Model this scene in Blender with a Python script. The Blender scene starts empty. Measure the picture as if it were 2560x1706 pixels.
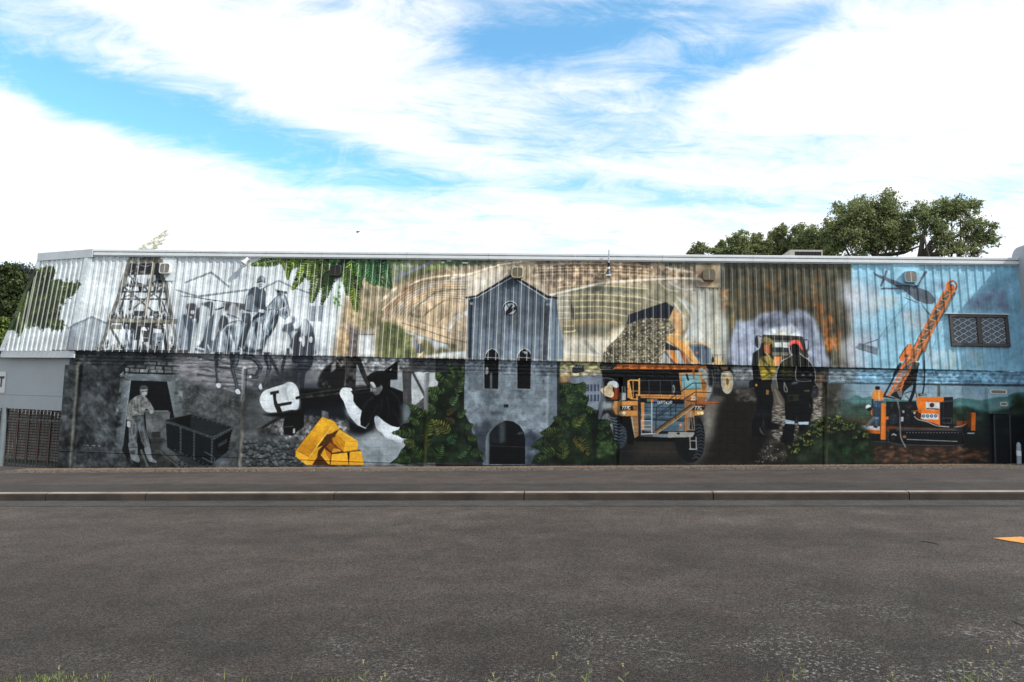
import bpy, bmesh, math, random
import numpy as np
from mathutils import Vector, Matrix

# ------------------------------------------------------------------ camera
F_PX, RHO, HC = 1750.0, 0.027, 1.68
PITCH = math.atan(147 / 1750)
_c, _s = math.cos(PITCH), math.sin(PITCH)
R0 = np.array([1, 0, 0.0]); U0 = np.array([0, -_s, _c]); DF = np.array([0, _c, _s])
CR = (R0 + RHO * U0) / math.sqrt(1 + RHO * RHO)
CU = (U0 - RHO * R0) / math.sqrt(1 + RHO * RHO)
CAM = np.array([0, 0, HC])
scene = bpy.context.scene
COL = scene.collection
cam_data = bpy.data.cameras.new('camera')
cam_data.sensor_width = 36.0
cam_data.lens = 36.0 * F_PX / 2560.0
cam_data.clip_end = 3000.0
cam = bpy.data.objects.new('camera', cam_data)
COL.objects.link(cam)
m = Matrix.Identity(4)
for i in range(3):
    m[i][0] = CR[i]; m[i][1] = CU[i]; m[i][2] = -DF[i]; m[i][3] = CAM[i]
cam.matrix_world = m
scene.camera = cam

# the long wall: yawed a little, its right end nearer
PSI = math.atan(0.0853)
EU = np.array([math.cos(PSI), -math.sin(PSI), 0.0])
EN = np.array([-math.sin(PSI), -math.cos(PSI), 0.0])      # outwards, towards the street
EZ = np.array([0, 0, 1.0])
WO = np.array([0, 18.04, 0.0])
GS = 0.0395                                                  # the street climbs to the right

# ------------------------------------------------------------------ sun, sky
sunv = 0.64 * EU + 0.29 * EN + 0.71 * EZ
sunv = sunv / np.linalg.norm(sunv)
sun_data = bpy.data.lights.new('sun', 'SUN')
sun_data.energy = 4.6
sun_data.angle = math.radians(0.7)
sun_data.color = (1.0, 0.95, 0.87)
sun = bpy.data.objects.new('sun', sun_data)
COL.objects.link(sun)
sun.rotation_euler = Vector(-sunv).to_track_quat('-Z', 'Y').to_euler()
sun.location = (10, -5, 20)

world = bpy.data.worlds.new('World')
scene.world = world
world.use_nodes = True
wn, wl = world.node_tree.nodes, world.node_tree.links
wn.clear()
w_out = wn.new('ShaderNodeOutputWorld')
w_bg = wn.new('ShaderNodeBackground')
w_bg.inputs['Strength'].default_value = 0.1
sky = wn.new('ShaderNodeTexSky')
sky.sky_type = 'NISHITA'
sky.sun_disc = False
sky.sun_elevation = math.asin(sunv[2])
sky.sun_rotation = math.atan2(sunv[0], sunv[1])
sky.ozone_density = 2.0
sky.air_density = 1.0
sky.dust_density = 0.4


def wmath(op, a, b=None, clamp=False):
    nd = wn.new('ShaderNodeMath'); nd.operation = op; nd.use_clamp = clamp
    for k, v in enumerate((a, b)):
        if v is None:
            continue
        if isinstance(v, (int, float)):
            nd.inputs[k].default_value = v
        else:
            wl.new(v, nd.inputs[k])
    return nd.outputs[0]


tc = wn.new('ShaderNodeTexCoord')
sep = wn.new('ShaderNodeSeparateXYZ')
wl.new(tc.outputs['Generated'], sep.inputs[0])
# flat cloud layer: direction projected on a plane overhead
zz = wmath('ADD', wmath('MAXIMUM', sep.outputs[2], 0.0), 0.16)
comb = wn.new('ShaderNodeCombineXYZ')
wl.new(wmath('DIVIDE', sep.outputs[0], zz), comb.inputs[0])
wl.new(wmath('DIVIDE', sep.outputs[1], zz), comb.inputs[1])


def wnoise(scale, detail, rough, loc, sc=(1, 1, 1), rot=0, dist=0.0):
    mp = wn.new('ShaderNodeMapping')
    mp.inputs['Location'].default_value = loc
    mp.inputs['Scale'].default_value = sc
    mp.inputs['Rotation'].default_value = (0, 0, rot)
    wl.new(comb.outputs[0], mp.inputs[0])
    nz = wn.new('ShaderNodeTexNoise')
    nz.inputs['Scale'].default_value = scale
    nz.inputs['Detail'].default_value = detail
    nz.inputs['Roughness'].default_value = rough
    nz.inputs['Distortion'].default_value = dist
    wl.new(mp.outputs[0], nz.inputs['Vector'])
    return nz.outputs[0]


n_big = wnoise(1.3, 9, 0.64, (3.1, 0.4, 0), (0.8, 1.15, 1), 0.35, 0.8)
n_fine = wnoise(5.0, 10, 0.7, (0.7, 5.2, 0), (0.7, 1.25, 1), 0.5, 1.2)
n_wisp = wnoise(2.6, 8, 0.68, (8.7, 1.2, 0), (0.35, 1.5, 1), 0.6, 1.6)
dens = wmath('ADD', 0.94, wmath('MULTIPLY', wmath('SUBTRACT', n_big, 0.5), 1.3))
dens = wmath('ADD', dens, wmath('MULTIPLY', wmath('SUBTRACT', n_fine, 0.5), 2.9))
dens = wmath('ADD', dens, wmath('MULTIPLY', wmath('SUBTRACT', n_wisp, 0.5), 1.9))
# openings in the cloud, as ellipses of direction (x, z)
xz = wn.new('ShaderNodeCombineXYZ')
wl.new(sep.outputs[0], xz.inputs[0]); wl.new(sep.outputs[2], xz.inputs[1])


def opening(cx, cy, rx, ry, rot, amp):
    global dens
    mp = wn.new('ShaderNodeMapping'); mp.vector_type = 'TEXTURE'
    mp.inputs['Location'].default_value = (cx, cy, 0)
    mp.inputs['Rotation'].default_value = (0, 0, rot)
    mp.inputs['Scale'].default_value = (rx, ry, 1)
    wl.new(xz.outputs[0], mp.inputs[0])
    ln = wn.new('ShaderNodeVectorMath'); ln.operation = 'LENGTH'
    wl.new(mp.outputs[0], ln.inputs[0])
    mr = wn.new('ShaderNodeMapRange'); mr.interpolation_type = 'SMOOTHSTEP'
    mr.inputs['From Min'].default_value = 1.6; mr.inputs['From Max'].default_value = 0.0
    wl.new(ln.outputs['Value'], mr.inputs['Value'])
    dens = wmath('SUBTRACT', dens, wmath('MULTIPLY', mr.outputs[0], amp * 1.0))


def dir_of(x, y):
    X, Y = x - 1280, y - 853
    d = X * CR - Y * CU + F_PX * DF
    return d / np.linalg.norm(d)


for (px, py, pr, pq, rot, amp) in (
        (60, 190, 420, 75, -0.28, 1.25), (420, 300, 430, 70, -0.28, 1.3), (820, 390, 420, 62, -0.18, 1.15),
        (1180, 20, 560, 150, -0.1, 0.8), (1560, 70, 330, 130, 0.1, 1.0), (1330, 120, 200, 70, 0.1, 0.7),
        (1780, 150, 260, 60, 0.25, 0.75), (1480, 470, 330, 42, -0.12, 0.8), (1900, 500, 260, 30, -0.1, 0.7),
        (1960, 370, 330, 50, 0.0, 0.55), (1520, 360, 260, 60, 0.0, 0.5), (2480, 480, 240, 40, 0.0, 0.5),
        (200, 70, 420, 90, -0.2, 0.5), (1000, 300, 500, 60, -0.2, 0.35), (1250, 290, 600, 90, 0.1, 0.35), (2000, 60, 300, 60, 0.3, 0.45), (500, 130, 300, 40, -0.3, -0.45), (700, 180, 500, 70, -0.3, -0.7), (150, 460, 800, 130, -0.3, -1.2),
        (2250, 230, 420, 170, 0.0, -0.8)):
    d = dir_of(px, py); d1 = dir_of(px + 10, py); d2 = dir_of(px, py + 10)
    opening(d[0], d[2], pr / 10 * abs(d1[0] - d[0]), pq / 10 * abs(d2[2] - d[2]), rot, amp)
cl = wn.new('ShaderNodeMapRange'); cl.interpolation_type = 'SMOOTHSTEP'
cl.inputs['From Min'].default_value = -0.7; cl.inputs['From Max'].default_value = 1.38
wl.new(dens, cl.inputs['Value'])
skyc = wn.new('ShaderNodeMix'); skyc.data_type = 'RGBA'; skyc.blend_type = 'MULTIPLY'
skyc.inputs['Factor'].default_value = 1.0
wl.new(sky.outputs[0], skyc.inputs[6])
skyc.inputs[7].default_value = (1.75, 2.65, 2.6, 1)
wmix = wn.new('ShaderNodeMix'); wmix.data_type = 'RGBA'
wl.new(cl.outputs[0], wmix.inputs['Factor'])
wl.new(skyc.outputs[2], wmix.inputs[6])
wmix.inputs[7].default_value = (10.6, 10.8, 11.0, 1)
wl.new(wmix.outputs[2], w_bg.inputs['Color'])
wl.new(w_bg.outputs[0], w_out.inputs[0])

scene.view_settings.view_transform = 'Standard'
scene.view_settings.look = 'None'
scene.view_settings.exposure = 0.12
scene.view_settings.gamma = 1.0
scene.view_settings.use_curve_mapping = False
scene.render.engine = 'CYCLES'

# ------------------------------------------------------------------ helpers
random.seed(7)
RNG = np.random.default_rng(11)


def ray(x, y):
    return (x - 1280) * CR - (y - 853) * CU + F_PX * DF


def on_wall(x, y, off=0.0, lean=0.0, zb=0.0):
    """pixel -> (u, z) on the wall plane (off metres proud, leaning back above zb)"""
    d = ray(x, y); N = EN + lean * EZ
    t = (off + lean * zb - (CAM - WO) @ N) / (d @ N)
    P = CAM + t * d
    return (P - WO) @ EU, P[2]


def on_ground(x, y, up=0.0):
    d = ray(x, y)
    t = (up - HC) / (d[2] - GS * d[0])
    return CAM + t * d


def at_depth(x, y, Y):
    d = ray(x, y)
    return CAM + d * (Y / d[1])


def wp(u, z, off=0.0):
    return WO + u * EU + off * EN + z * EZ


def to_px(P):
    v = P - CAM
    dp = v @ DF
    return 1280 + F_PX * (v @ CR) / dp, 853 - F_PX * (v @ CU) / dp


def link(name, verts, faces, mat=None, parent=None, smooth=False):
    me = bpy.data.meshes.new(name)
    me.from_pydata([tuple(v) for v in verts], [], faces)
    me.update()
    if mat:
        me.materials.append(mat)
    if smooth:
        me.polygons.foreach_set('use_smooth', [True] * len(me.polygons))
    o = bpy.data.objects.new(name, me)
    COL.objects.link(o)
    if parent:
        o.parent = parent
    return o


def tag(o, label=None, cat=None, group=None, kind=None):
    if label: o['label'] = label
    if cat: o['category'] = cat
    if group: o['group'] = group
    if kind: o['kind'] = kind
    return o


def empty(name, loc=(0, 0, 0)):
    o = bpy.data.objects.new(name, None)
    o.empty_display_size = 0.2
    o.location = loc
    COL.objects.link(o)
    return o


class MB:
    """collects geometry for one mesh; local frame given by origin + axes"""
    def __init__(s, o=(0, 0, 0), ex=(1, 0, 0), ey=(0, 1, 0), ez=(0, 0, 1)):
        s.v, s.f = [], []
        s.o, s.ex, s.ey, s.ez = (np.array(q, float) for q in (o, ex, ey, ez))

    def P(s, p):
        return s.o + p[0] * s.ex + p[1] * s.ey + p[2] * s.ez

    def add(s, pts, faces):
        k = len(s.v)
        s.v += [s.P(p) for p in pts]
        s.f += [tuple(i + k for i in fc) for fc in faces]
        return s

    def box(s, x0, x1, y0, y1, z0, z1, c=0.0):
        if c <= 0:
            return s.add([(x, y, z) for x in (x0, x1) for y in (y0, y1) for z in (z0, z1)],
                         [(0, 1, 3, 2), (4, 6, 7, 5), (0, 4, 5, 1), (2, 3, 7, 6), (0, 2, 6, 4), (1, 5, 7, 3)])
        # chamfered towards -y (front) face
        a = [(x0, y1, z0), (x1, y1, z0), (x1, y1, z1), (x0, y1, z1),
             (x0, y0 + c, z0), (x1, y0 + c, z0), (x1, y0 + c, z1), (x0, y0 + c, z1),
             (x0 + c, y0, z0 + c), (x1 - c, y0, z0 + c), (x1 - c, y0, z1 - c), (x0 + c, y0, z1 - c)]
        fs = [(3, 2, 1, 0), (8, 9, 10, 11)]
        for i in range(4):
            j = (i + 1) % 4
            fs += [(i, j, 4 + j, 4 + i), (4 + i, 4 + j, 8 + j, 8 + i)]
        return s.add(a, fs)

    def tube(s, pts, r, n=8, cap=True):
        pts = [np.array(p, float) for p in pts]
        rs = r if hasattr(r, '__len__') else [r] * len(pts)
        rings = []
        for i, p in enumerate(pts):
            t = pts[min(i + 1, len(pts) - 1)] - pts[max(i - 1, 0)]
            t = t / (np.linalg.norm(t) + 1e-9)
            a = np.cross(t, (0, 0, 1.0)) if abs(t[2]) < 0.9 else np.cross(t, (1.0, 0, 0))
            a /= np.linalg.norm(a); b = np.cross(t, a)
            rings.append([p + rs[i] * (math.cos(q) * a + math.sin(q) * b) for q in np.linspace(0, 2 * math.pi, n, endpoint=False)])
        vs = [q for rg in rings for q in rg]
        fs = []
        for i in range(len(pts) - 1):
            for j in range(n):
                k = (j + 1) % n
                fs.append((i * n + j, i * n + k, (i + 1) * n + k, (i + 1) * n + j))
        if cap:
            fs.append(tuple(range(n))[::-1]); fs.append(tuple(range((len(pts) - 1) * n, len(pts) * n)))
        return s.add(vs, fs)

    def prism(s, prof, x0, x1, cap=True):
        """profile in (y,z) extruded along x"""
        n = len(prof)
        vs = [(x0, a, b) for a, b in prof] + [(x1, a, b) for a, b in prof]
        fs = [(i, (i + 1) % n, n + (i + 1) % n, n + i) for i in range(n)]
        if cap:
            fs += [tuple(range(n))[::-1], tuple(range(n, 2 * n))]
        return s.add(vs, fs)

    def build(s, name, mat, parent=None, smooth=False):
        return link(name, s.v, s.f, mat, parent, smooth)


def wallMB(u, z, off=0.0):
    """frame on the wall: x along it, y INTO the wall, z up; (0,0,0) at (u,z)"""
    return MB(wp(u, z, off), EU, -EN, EZ)


# ------------------------------------------------------------------ materials
def material(name):
    mt = bpy.data.materials.new(name); mt.use_nodes = True
    nt = mt.node_tree
    return mt, nt, nt.nodes['Principled BSDF']


def simple(name, col, rough=0.6, var=0.12, scale=6.0, metal=0.0, bump=0.0, bscale=60.0, col2=None, detail=6, spec=0.5):
    mt, nt, bs = material(name)
    bs.inputs['Roughness'].default_value = rough
    bs.inputs['Metallic'].default_value = metal
    bs.inputs['Specular IOR Level'].default_value = spec
    tcn = nt.nodes.new('ShaderNodeNewGeometry')
    nz = nt.nodes.new('ShaderNodeTexNoise')
    nz.inputs['Scale'].default_value = scale; nz.inputs['Detail'].default_value = detail
    nz.inputs['Roughness'].default_value = 0.65
    nt.links.new(tcn.outputs['Position'], nz.inputs['Vector'])
    rp = nt.nodes.new('ShaderNodeValToRGB')
    c1 = col2 if col2 else tuple(v * (1 + var) for v in col)
    c0 = col if col2 else tuple(v * (1 - var) for v in col)
    rp.color_ramp.elements[0].color = (*c0, 1); rp.color_ramp.elements[0].position = 0.33
    rp.color_ramp.elements[1].color = (*c1, 1); rp.color_ramp.elements[1].position = 0.67
    nt.links.new(nz.outputs[0], rp.inputs[0])
    nt.links.new(rp.outputs[0], bs.inputs['Base Color'])
    if bump:
        n2 = nt.nodes.new('ShaderNodeTexNoise'); n2.inputs['Scale'].default_value = bscale; n2.inputs['Detail'].default_value = 5
        nt.links.new(tcn.outputs['Position'], n2.inputs['Vector'])
        bp = nt.nodes.new('ShaderNodeBump'); bp.inputs['Strength'].default_value = bump; bp.inputs['Distance'].default_value = 0.02
        nt.links.new(n2.outputs[0], bp.inputs['Height'])
        nt.links.new(bp.outputs[0], bs.inputs['Normal'])
    return mt
# ------------------------------------------------------------------ the mural, painted with brush code
CW, CH, CY0 = 2600, 620, 600          # canvas in photo units: x 0..2600, y 600..1220
CV = np.zeros((CH, CW, 3), np.float32)
TX, TY, TS = 0.0, 0.0, 1.0            # current tracing frame


def frame(x, y, s):
    global TX, TY, TS
    TX, TY, TS = x, y, s


def pts(s):
    if isinstance(s, str):
        a = np.array([float(q) for q in s.replace(',', ' ').split()]).reshape(-1, 2)
    else:
        a = np.array(s, float).reshape(-1, 2)
    return np.stack([TX + a[:, 0] / TS, TY + a[:, 1] / TS - CY0], 1)


def vnoise(scale, seed, octs=4, sx=1.0):
    r = np.random.default_rng(seed); out = np.zeros((CH, CW), np.float32); amp, tot = 1.0, 0.0
    for o in range(octs):
        gw = int(CW / scale * sx * 2 ** o) + 3; gh = int(CH / scale * 2 ** o) + 3
        if gw > CW * 1.5:
            break
        g = r.random((gh, gw)).astype(np.float32)
        ys = np.linspace(0, gh - 1.001, CH); xs = np.linspace(0, gw - 1.001, CW)
        yi = ys.astype(int); xi = xs.astype(int); fy = (ys - yi)[:, None]; fx = (xs - xi)[None]
        fy = fy * fy * (3 - 2 * fy); fx = fx * fx * (3 - 2 * fx)
        a = g[yi][:, xi]; b = g[yi][:, xi + 1]; c = g[yi + 1][:, xi]; d = g[yi + 1][:, xi + 1]
        out += amp * ((a * (1 - fx) + b * fx) * (1 - fy) + (c * (1 - fx) + d * fx) * fy)
        tot += amp; amp *= 0.6
    out = out / tot
    return ((out - out.mean()) / (out.std() + 1e-6)).astype(np.float32)


NZ = {'big': vnoise(90, 1), 'mid': vnoise(28, 2), 'fine': vnoise(9, 3, 2), 'grit': vnoise(4, 4, 1),
      'streak': vnoise(40, 5, 4, 0.25), 'hs': vnoise(10, 6, 3, 0.3), 'vs': vnoise(60, 7, 3, 4.0)}


def spl(a, closed=True, n=6):
    m_ = len(a); out = []
    rng_ = range(m_) if closed else range(m_ - 1)
    for i in rng_:
        if closed:
            p0, p1, p2, p3 = a[i - 1], a[i], a[(i + 1) % m_], a[(i + 2) % m_]
        else:
            p0, p1, p2, p3 = a[max(i - 1, 0)], a[i], a[i + 1], a[min(i + 2, m_ - 1)]
        for t in np.linspace(0, 1, n, endpoint=False):
            out.append(0.5 * (2 * p1 + (p2 - p0) * t + (2 * p0 - 5 * p1 + 4 * p2 - p3) * t * t + (3 * p1 - p0 - 3 * p2 + p3) * t ** 3))
    if not closed:
        out.append(a[-1])
    return np.array(out)


def boxblur(mk, r):
    for _ in range(2):
        for ax in (0, 1):
            k = int(r) * 2 + 1
            pd = [(0, 0), (0, 0)]; pd[ax] = (int(r) + 1, int(r))
            cs = np.cumsum(np.pad(mk, pd), axis=ax)
            mk = (cs[k:] - cs[:-k]) / k if ax == 0 else (cs[:, k:] - cs[:, :-k]) / k
    return mk


def pmask(a, blur):
    pad = int(blur) * 2 + 2
    x0 = max(0, int(a[:, 0].min()) - pad); x1 = min(CW, int(a[:, 0].max()) + pad + 2)
    y0 = max(0, int(a[:, 1].min()) - pad); y1 = min(CH, int(a[:, 1].max()) + pad + 2)
    if x1 <= x0 or y1 <= y0:
        return None
    acc = np.zeros((y1 - y0, x1 - x0), np.float32)
    nx, ny = np.roll(a[:, 0], -1), np.roll(a[:, 1], -1)
    for sy in (0.25, 0.75):
        for r in range(y0, y1):
            yy = r + sy
            cr = (a[:, 1] > yy) != (ny > yy)
            if not cr.any():
                continue
            xs = np.sort(a[cr, 0] + (yy - a[cr, 1]) * (nx[cr] - a[cr, 0]) / (ny[cr] - a[cr, 1]))
            for k in range(0, len(xs) - 1, 2):
                l, h = max(xs[k], x0) - x0, min(xs[k + 1], x1) - x0
                if h <= l:
                    continue
                li, hi = int(l), min(int(h), x1 - x0 - 1)
                row = acc[r - y0]
                if li == hi:
                    row[li] += 0.5 * (h - l)
                else:
                    row[li] += 0.5 * (li + 1 - l); row[li + 1:hi] += 0.5; row[hi] += 0.5 * (h - hi)
    if blur >= 1:
        acc = boxblur(acc, blur)
    return x0, x1, y0, y1, np.clip(acc, 0, 1)


def put(x0, x1, y0, y1, mk, col, tex=None, clip=None):
    reg = CV[y0:y1, x0:x1]
    if isinstance(col, tuple) and isinstance(col[0], str):
        h, w = mk.shape
        yy, xx = np.nonzero(mk > 0.02)
        if len(yy) == 0:
            return
        if col[0] == 'v':
            t = np.clip((np.arange(h) - yy.min()) / max(1, yy.max() - yy.min()), 0, 1)[:, None]
        else:
            t = np.clip((np.arange(w) - xx.min()) / max(1, xx.max() - xx.min()), 0, 1)[None]
        t = np.broadcast_to(t, (h, w))[..., None]
        cc = np.array(col[1], np.float32) * (1 - t) + np.array(col[2], np.float32) * t
    else:
        cc = np.broadcast_to(np.array(col, np.float32), reg.shape)
    if tex:
        for (nm, amp) in tex:
            cc = cc * (1 + amp * NZ[nm][y0:y1, x0:x1, None])
    reg += (np.clip(cc, 0, 255) - reg) * mk[..., None]


def poly(s, col, a=1.0, blur=0, sm=False, tex=None):
    q = pts(s)
    if sm:
        q = spl(q)
    r = pmask(q, blur)
    if r:
        put(*r[:4], r[4] * a, col, tex)


def smo(s, col, a=1.0, blur=0, tex=None):
    poly(s, col, a, blur, True, tex)


def line(s, w, col, a=1.0, blur=0.0, taper=None, sm=False, tex=None):
    """stroke; w in tracing-frame units"""
    q = pts(s)
    if sm:
        q = spl(q, False)
    w0 = w / TS / 2; w1 = (taper if taper is not None else w) / TS / 2
    pad = max(w0, w1) + 2 + blur
    x0 = max(0, int(q[:, 0].min() - pad)); x1 = min(CW, int(q[:, 0].max() + pad) + 1)
    y0 = max(0, int(q[:, 1].min() - pad)); y1 = min(CH, int(q[:, 1].max() + pad) + 1)
    if x1 <= x0 or y1 <= y0:
        return
    gx, gy = np.meshgrid(np.arange(x0, x1) + 0.5, np.arange(y0, y1) + 0.5)
    best = np.full(gx.shape, -1e9, np.float32); n = len(q) - 1
    for i in range(n):
        p, e = q[i], q[i + 1] - q[i]
        L2 = e @ e + 1e-9
        t = np.clip(((gx - p[0]) * e[0] + (gy - p[1]) * e[1]) / L2, 0, 1)
        d = np.hypot(gx - p[0] - t * e[0], gy - p[1] - t * e[1])
        wd = w0 + (w1 - w0) * (i + t) / n
        best = np.maximum(best, wd - d)
    mk = np.clip(best / (1 + blur) + 0.5, 0, 1)
    put(x0, x1, y0, y1, mk * a, col, tex)


def blob(x, y, rx, ry, col, a=0.5, rot=0.0):
    """soft airbrush dab, frame units"""
    cx, cy = TX + x / TS, TY + y / TS - CY0; rx /= TS; ry /= TS
    R = max(rx, ry) * 1.7 + 1
    x0, x1 = max(0, int(cx - R)), min(CW, int(cx + R) + 1); y0, y1 = max(0, int(cy - R)), min(CH, int(cy + R) + 1)
    if x1 <= x0 or y1 <= y0:
        return
    gx, gy = np.meshgrid(np.arange(x0, x1) + 0.5 - cx, np.arange(y0, y1) + 0.5 - cy)
    c, s = math.cos(rot), math.sin(rot)
    d = ((gx * c + gy * s) / rx) ** 2 + ((-gx * s + gy * c) / ry) ** 2
    put(x0, x1, y0, y1, np.exp(-1.3 * d).astype(np.float32) * a, col)


def ell(x, y, rx, ry, col, a=1.0, rot=0.0, tex=None, blur=0):
    t = np.linspace(0, 2 * math.pi, 20, endpoint=False)
    c, s = math.cos(rot), math.sin(rot)
    poly([(x + rx * math.cos(q) * c - ry * math.sin(q) * s, y + rx * math.cos(q) * s + ry * math.sin(q) * c) for q in t], col, a, blur, tex=tex)


PR = random.Random(5)


def vary(c, v):
    k = 1 + PR.uniform(-v, v)
    return tuple(min(255, q * k) for q in c)


def leaf(x, y, ang, L, W, col, a=1.0):
    c, s = math.cos(ang), math.sin(ang)
    q = [(0, 0), (0.3, 0.5), (0.65, 0.42), (1, 0), (0.65, -0.42), (0.3, -0.5)]
    poly([(x + L * p * c - W * r * s, y + L * p * s + W * r * c) for p, r in q], col, a)


FN = 1.0


def frond(path, W, dark, lite, n=16, lw=0.5, rach=None, shade=0.62):
    """a fern frond: path in frame units, leaflets shrinking to the tip"""
    a = spl(np.array([float(q) for q in path.replace(',', ' ').split()]).reshape(-1, 2), False, 8)
    seg = np.r_[0, np.cumsum(np.hypot(*np.diff(a, axis=0).T))]; L = seg[-1]
    n = max(5, int(n * FN))
    for side in (-1, 1):
        for i in range(n):
            t = (i + 0.3) / n
            x, y = np.interp(t * L, seg, a[:, 0]), np.interp(t * L, seg, a[:, 1])
            x2, y2 = np.interp(min(1, t + 0.05) * L, seg, a[:, 0]), np.interp(min(1, t + 0.05) * L, seg, a[:, 1])
            ang = math.atan2(y2 - y, x2 - x) + side * math.radians(62)
            ln = W * (1 - t) ** 0.7 * (0.55 + 0.45 * min(1, t * 5)) * PR.uniform(0.9, 1.1) + W * 0.08
            wd = max(L / n * lw * 2, 1.5)
            leaf(x, y, ang, ln, wd * 1.15, vary(dark, 0.2))
            if PR.random() < 0.92:
                leaf(x, y, ang, ln * 0.94, wd * 0.66, vary(lite if side > 0 else tuple(u_ * shade + v_ * (1 - shade) for u_, v_ in zip(lite, dark)), 0.25), 1.0)
    line(a.ravel(), W * 0.06, rach or lite, 0.8)


def inside(a, x, y):
    nx, ny = np.roll(a[:, 0], -1), np.roll(a[:, 1], -1)
    cr = (a[:, 1] > y) != (ny > y)
    return (np.sum(x < (a[cr, 0] + (y - a[cr, 1]) * (nx[cr] - a[cr, 0]) / (ny[cr] - a[cr, 1]))) % 2) == 1


def scatter(s, n, fn):
    a = np.array([float(q) for q in s.replace(',', ' ').split()]).reshape(-1, 2)
    k = 0
    while k < n:
        x = PR.uniform(a[:, 0].min(), a[:, 0].max()); y = PR.uniform(a[:, 1].min(), a[:, 1].max())
        if inside(a, x, y):
            fn(x, y)
            k += 1


def pebbles(s, n, r, base, v=0.35, flat=0.75, lit=1.5):
    def one(x, y):
        q = r * PR.uniform(0.6, 1.35); c = vary(base, v)
        ell(x, y + q * 0.2, q, q * flat, tuple(k * 0.45 for k in c), 0.9, PR.uniform(-0.5, 0.5))
        ell(x, y, q * 0.85, q * flat * 0.75, c, 1, PR.uniform(-0.5, 0.5))
        blob(x - q * 0.15, y - q * 0.25, q * 0.5, q * flat * 0.4, tuple(min(255, k * lit) for k in c), 0.7)
    scatter(s, n, one)


def mottle(s, n, r0, r1, cols, a=0.4, asp=1.0, rot=0.0):
    scatter(s, n, lambda x, y: blob(x, y, PR.uniform(r0, r1) * asp, PR.uniform(r0, r1), PR.choice(cols), a * PR.uniform(0.5, 1), rot + PR.uniform(-0.4, 0.4)))


def fringe(s, step, size, cols):
    """leaf tips sticking out all along an outline"""
    a = np.array([float(q) for q in s.replace(',', ' ').split()]).reshape(-1, 2)
    c = a.mean(0)
    for i in range(len(a)):
        p, q = a[i - 1], a[i]; n = max(1, int(np.hypot(*(q - p)) / step))
        for k in range(n):
            r = p + (q - p) * (k + PR.random()) / n
            d = r - c; ang = math.atan2(d[1], d[0]) + PR.uniform(-.7, .7)
            leaf(r[0] - d[0] / (np.hypot(*d) + 1) * size * .4, r[1] - d[1] / (np.hypot(*d) + 1) * size * .4, ang, size * PR.uniform(.7, 1.3), size * .42, vary(PR.choice(cols), .2))


GLY = {'7': ['0,0 1,0 .35,1'], 'C': ['1,.15 .8,0 .2,0 0,.2 0,.8 .2,1 .8,1 1,.85'], '2': ['0,.2 .25,0 .8,0 1,.25 .9,.45 0,1 1,1'],
       '4': ['.75,1 .75,0 0,.7 1,.7'], 'A': ['0,1 .5,0 1,1', '.2,.65 .8,.65'], 'T': ['0,0 1,0', '.5,0 .5,1'], 'E': ['1,0 0,0 0,1 1,1', '0,.5 .8,.5'],
       'R': ['0,1 0,0 .8,0 1,.25 .8,.5 0,.5', '.5,.5 1,1'], 'P': ['0,1 0,0 .8,0 1,.28 .8,.55 0,.55'], 'I': ['.5,0 .5,1'], 'L': ['0,0 0,1 1,1']}


def text(t, x, y, w, h, gap, col, sw):
    for ch in t:
        ww = w * (0.4 if ch == 'I' else 1)
        for st in GLY[ch]:
            q = np.array([float(k) for k in st.replace(',', ' ').split()]).reshape(-1, 2)
            line((np.array([x, y]) + q * [ww, h]).ravel(), sw, col)
        x += ww + gap


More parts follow.
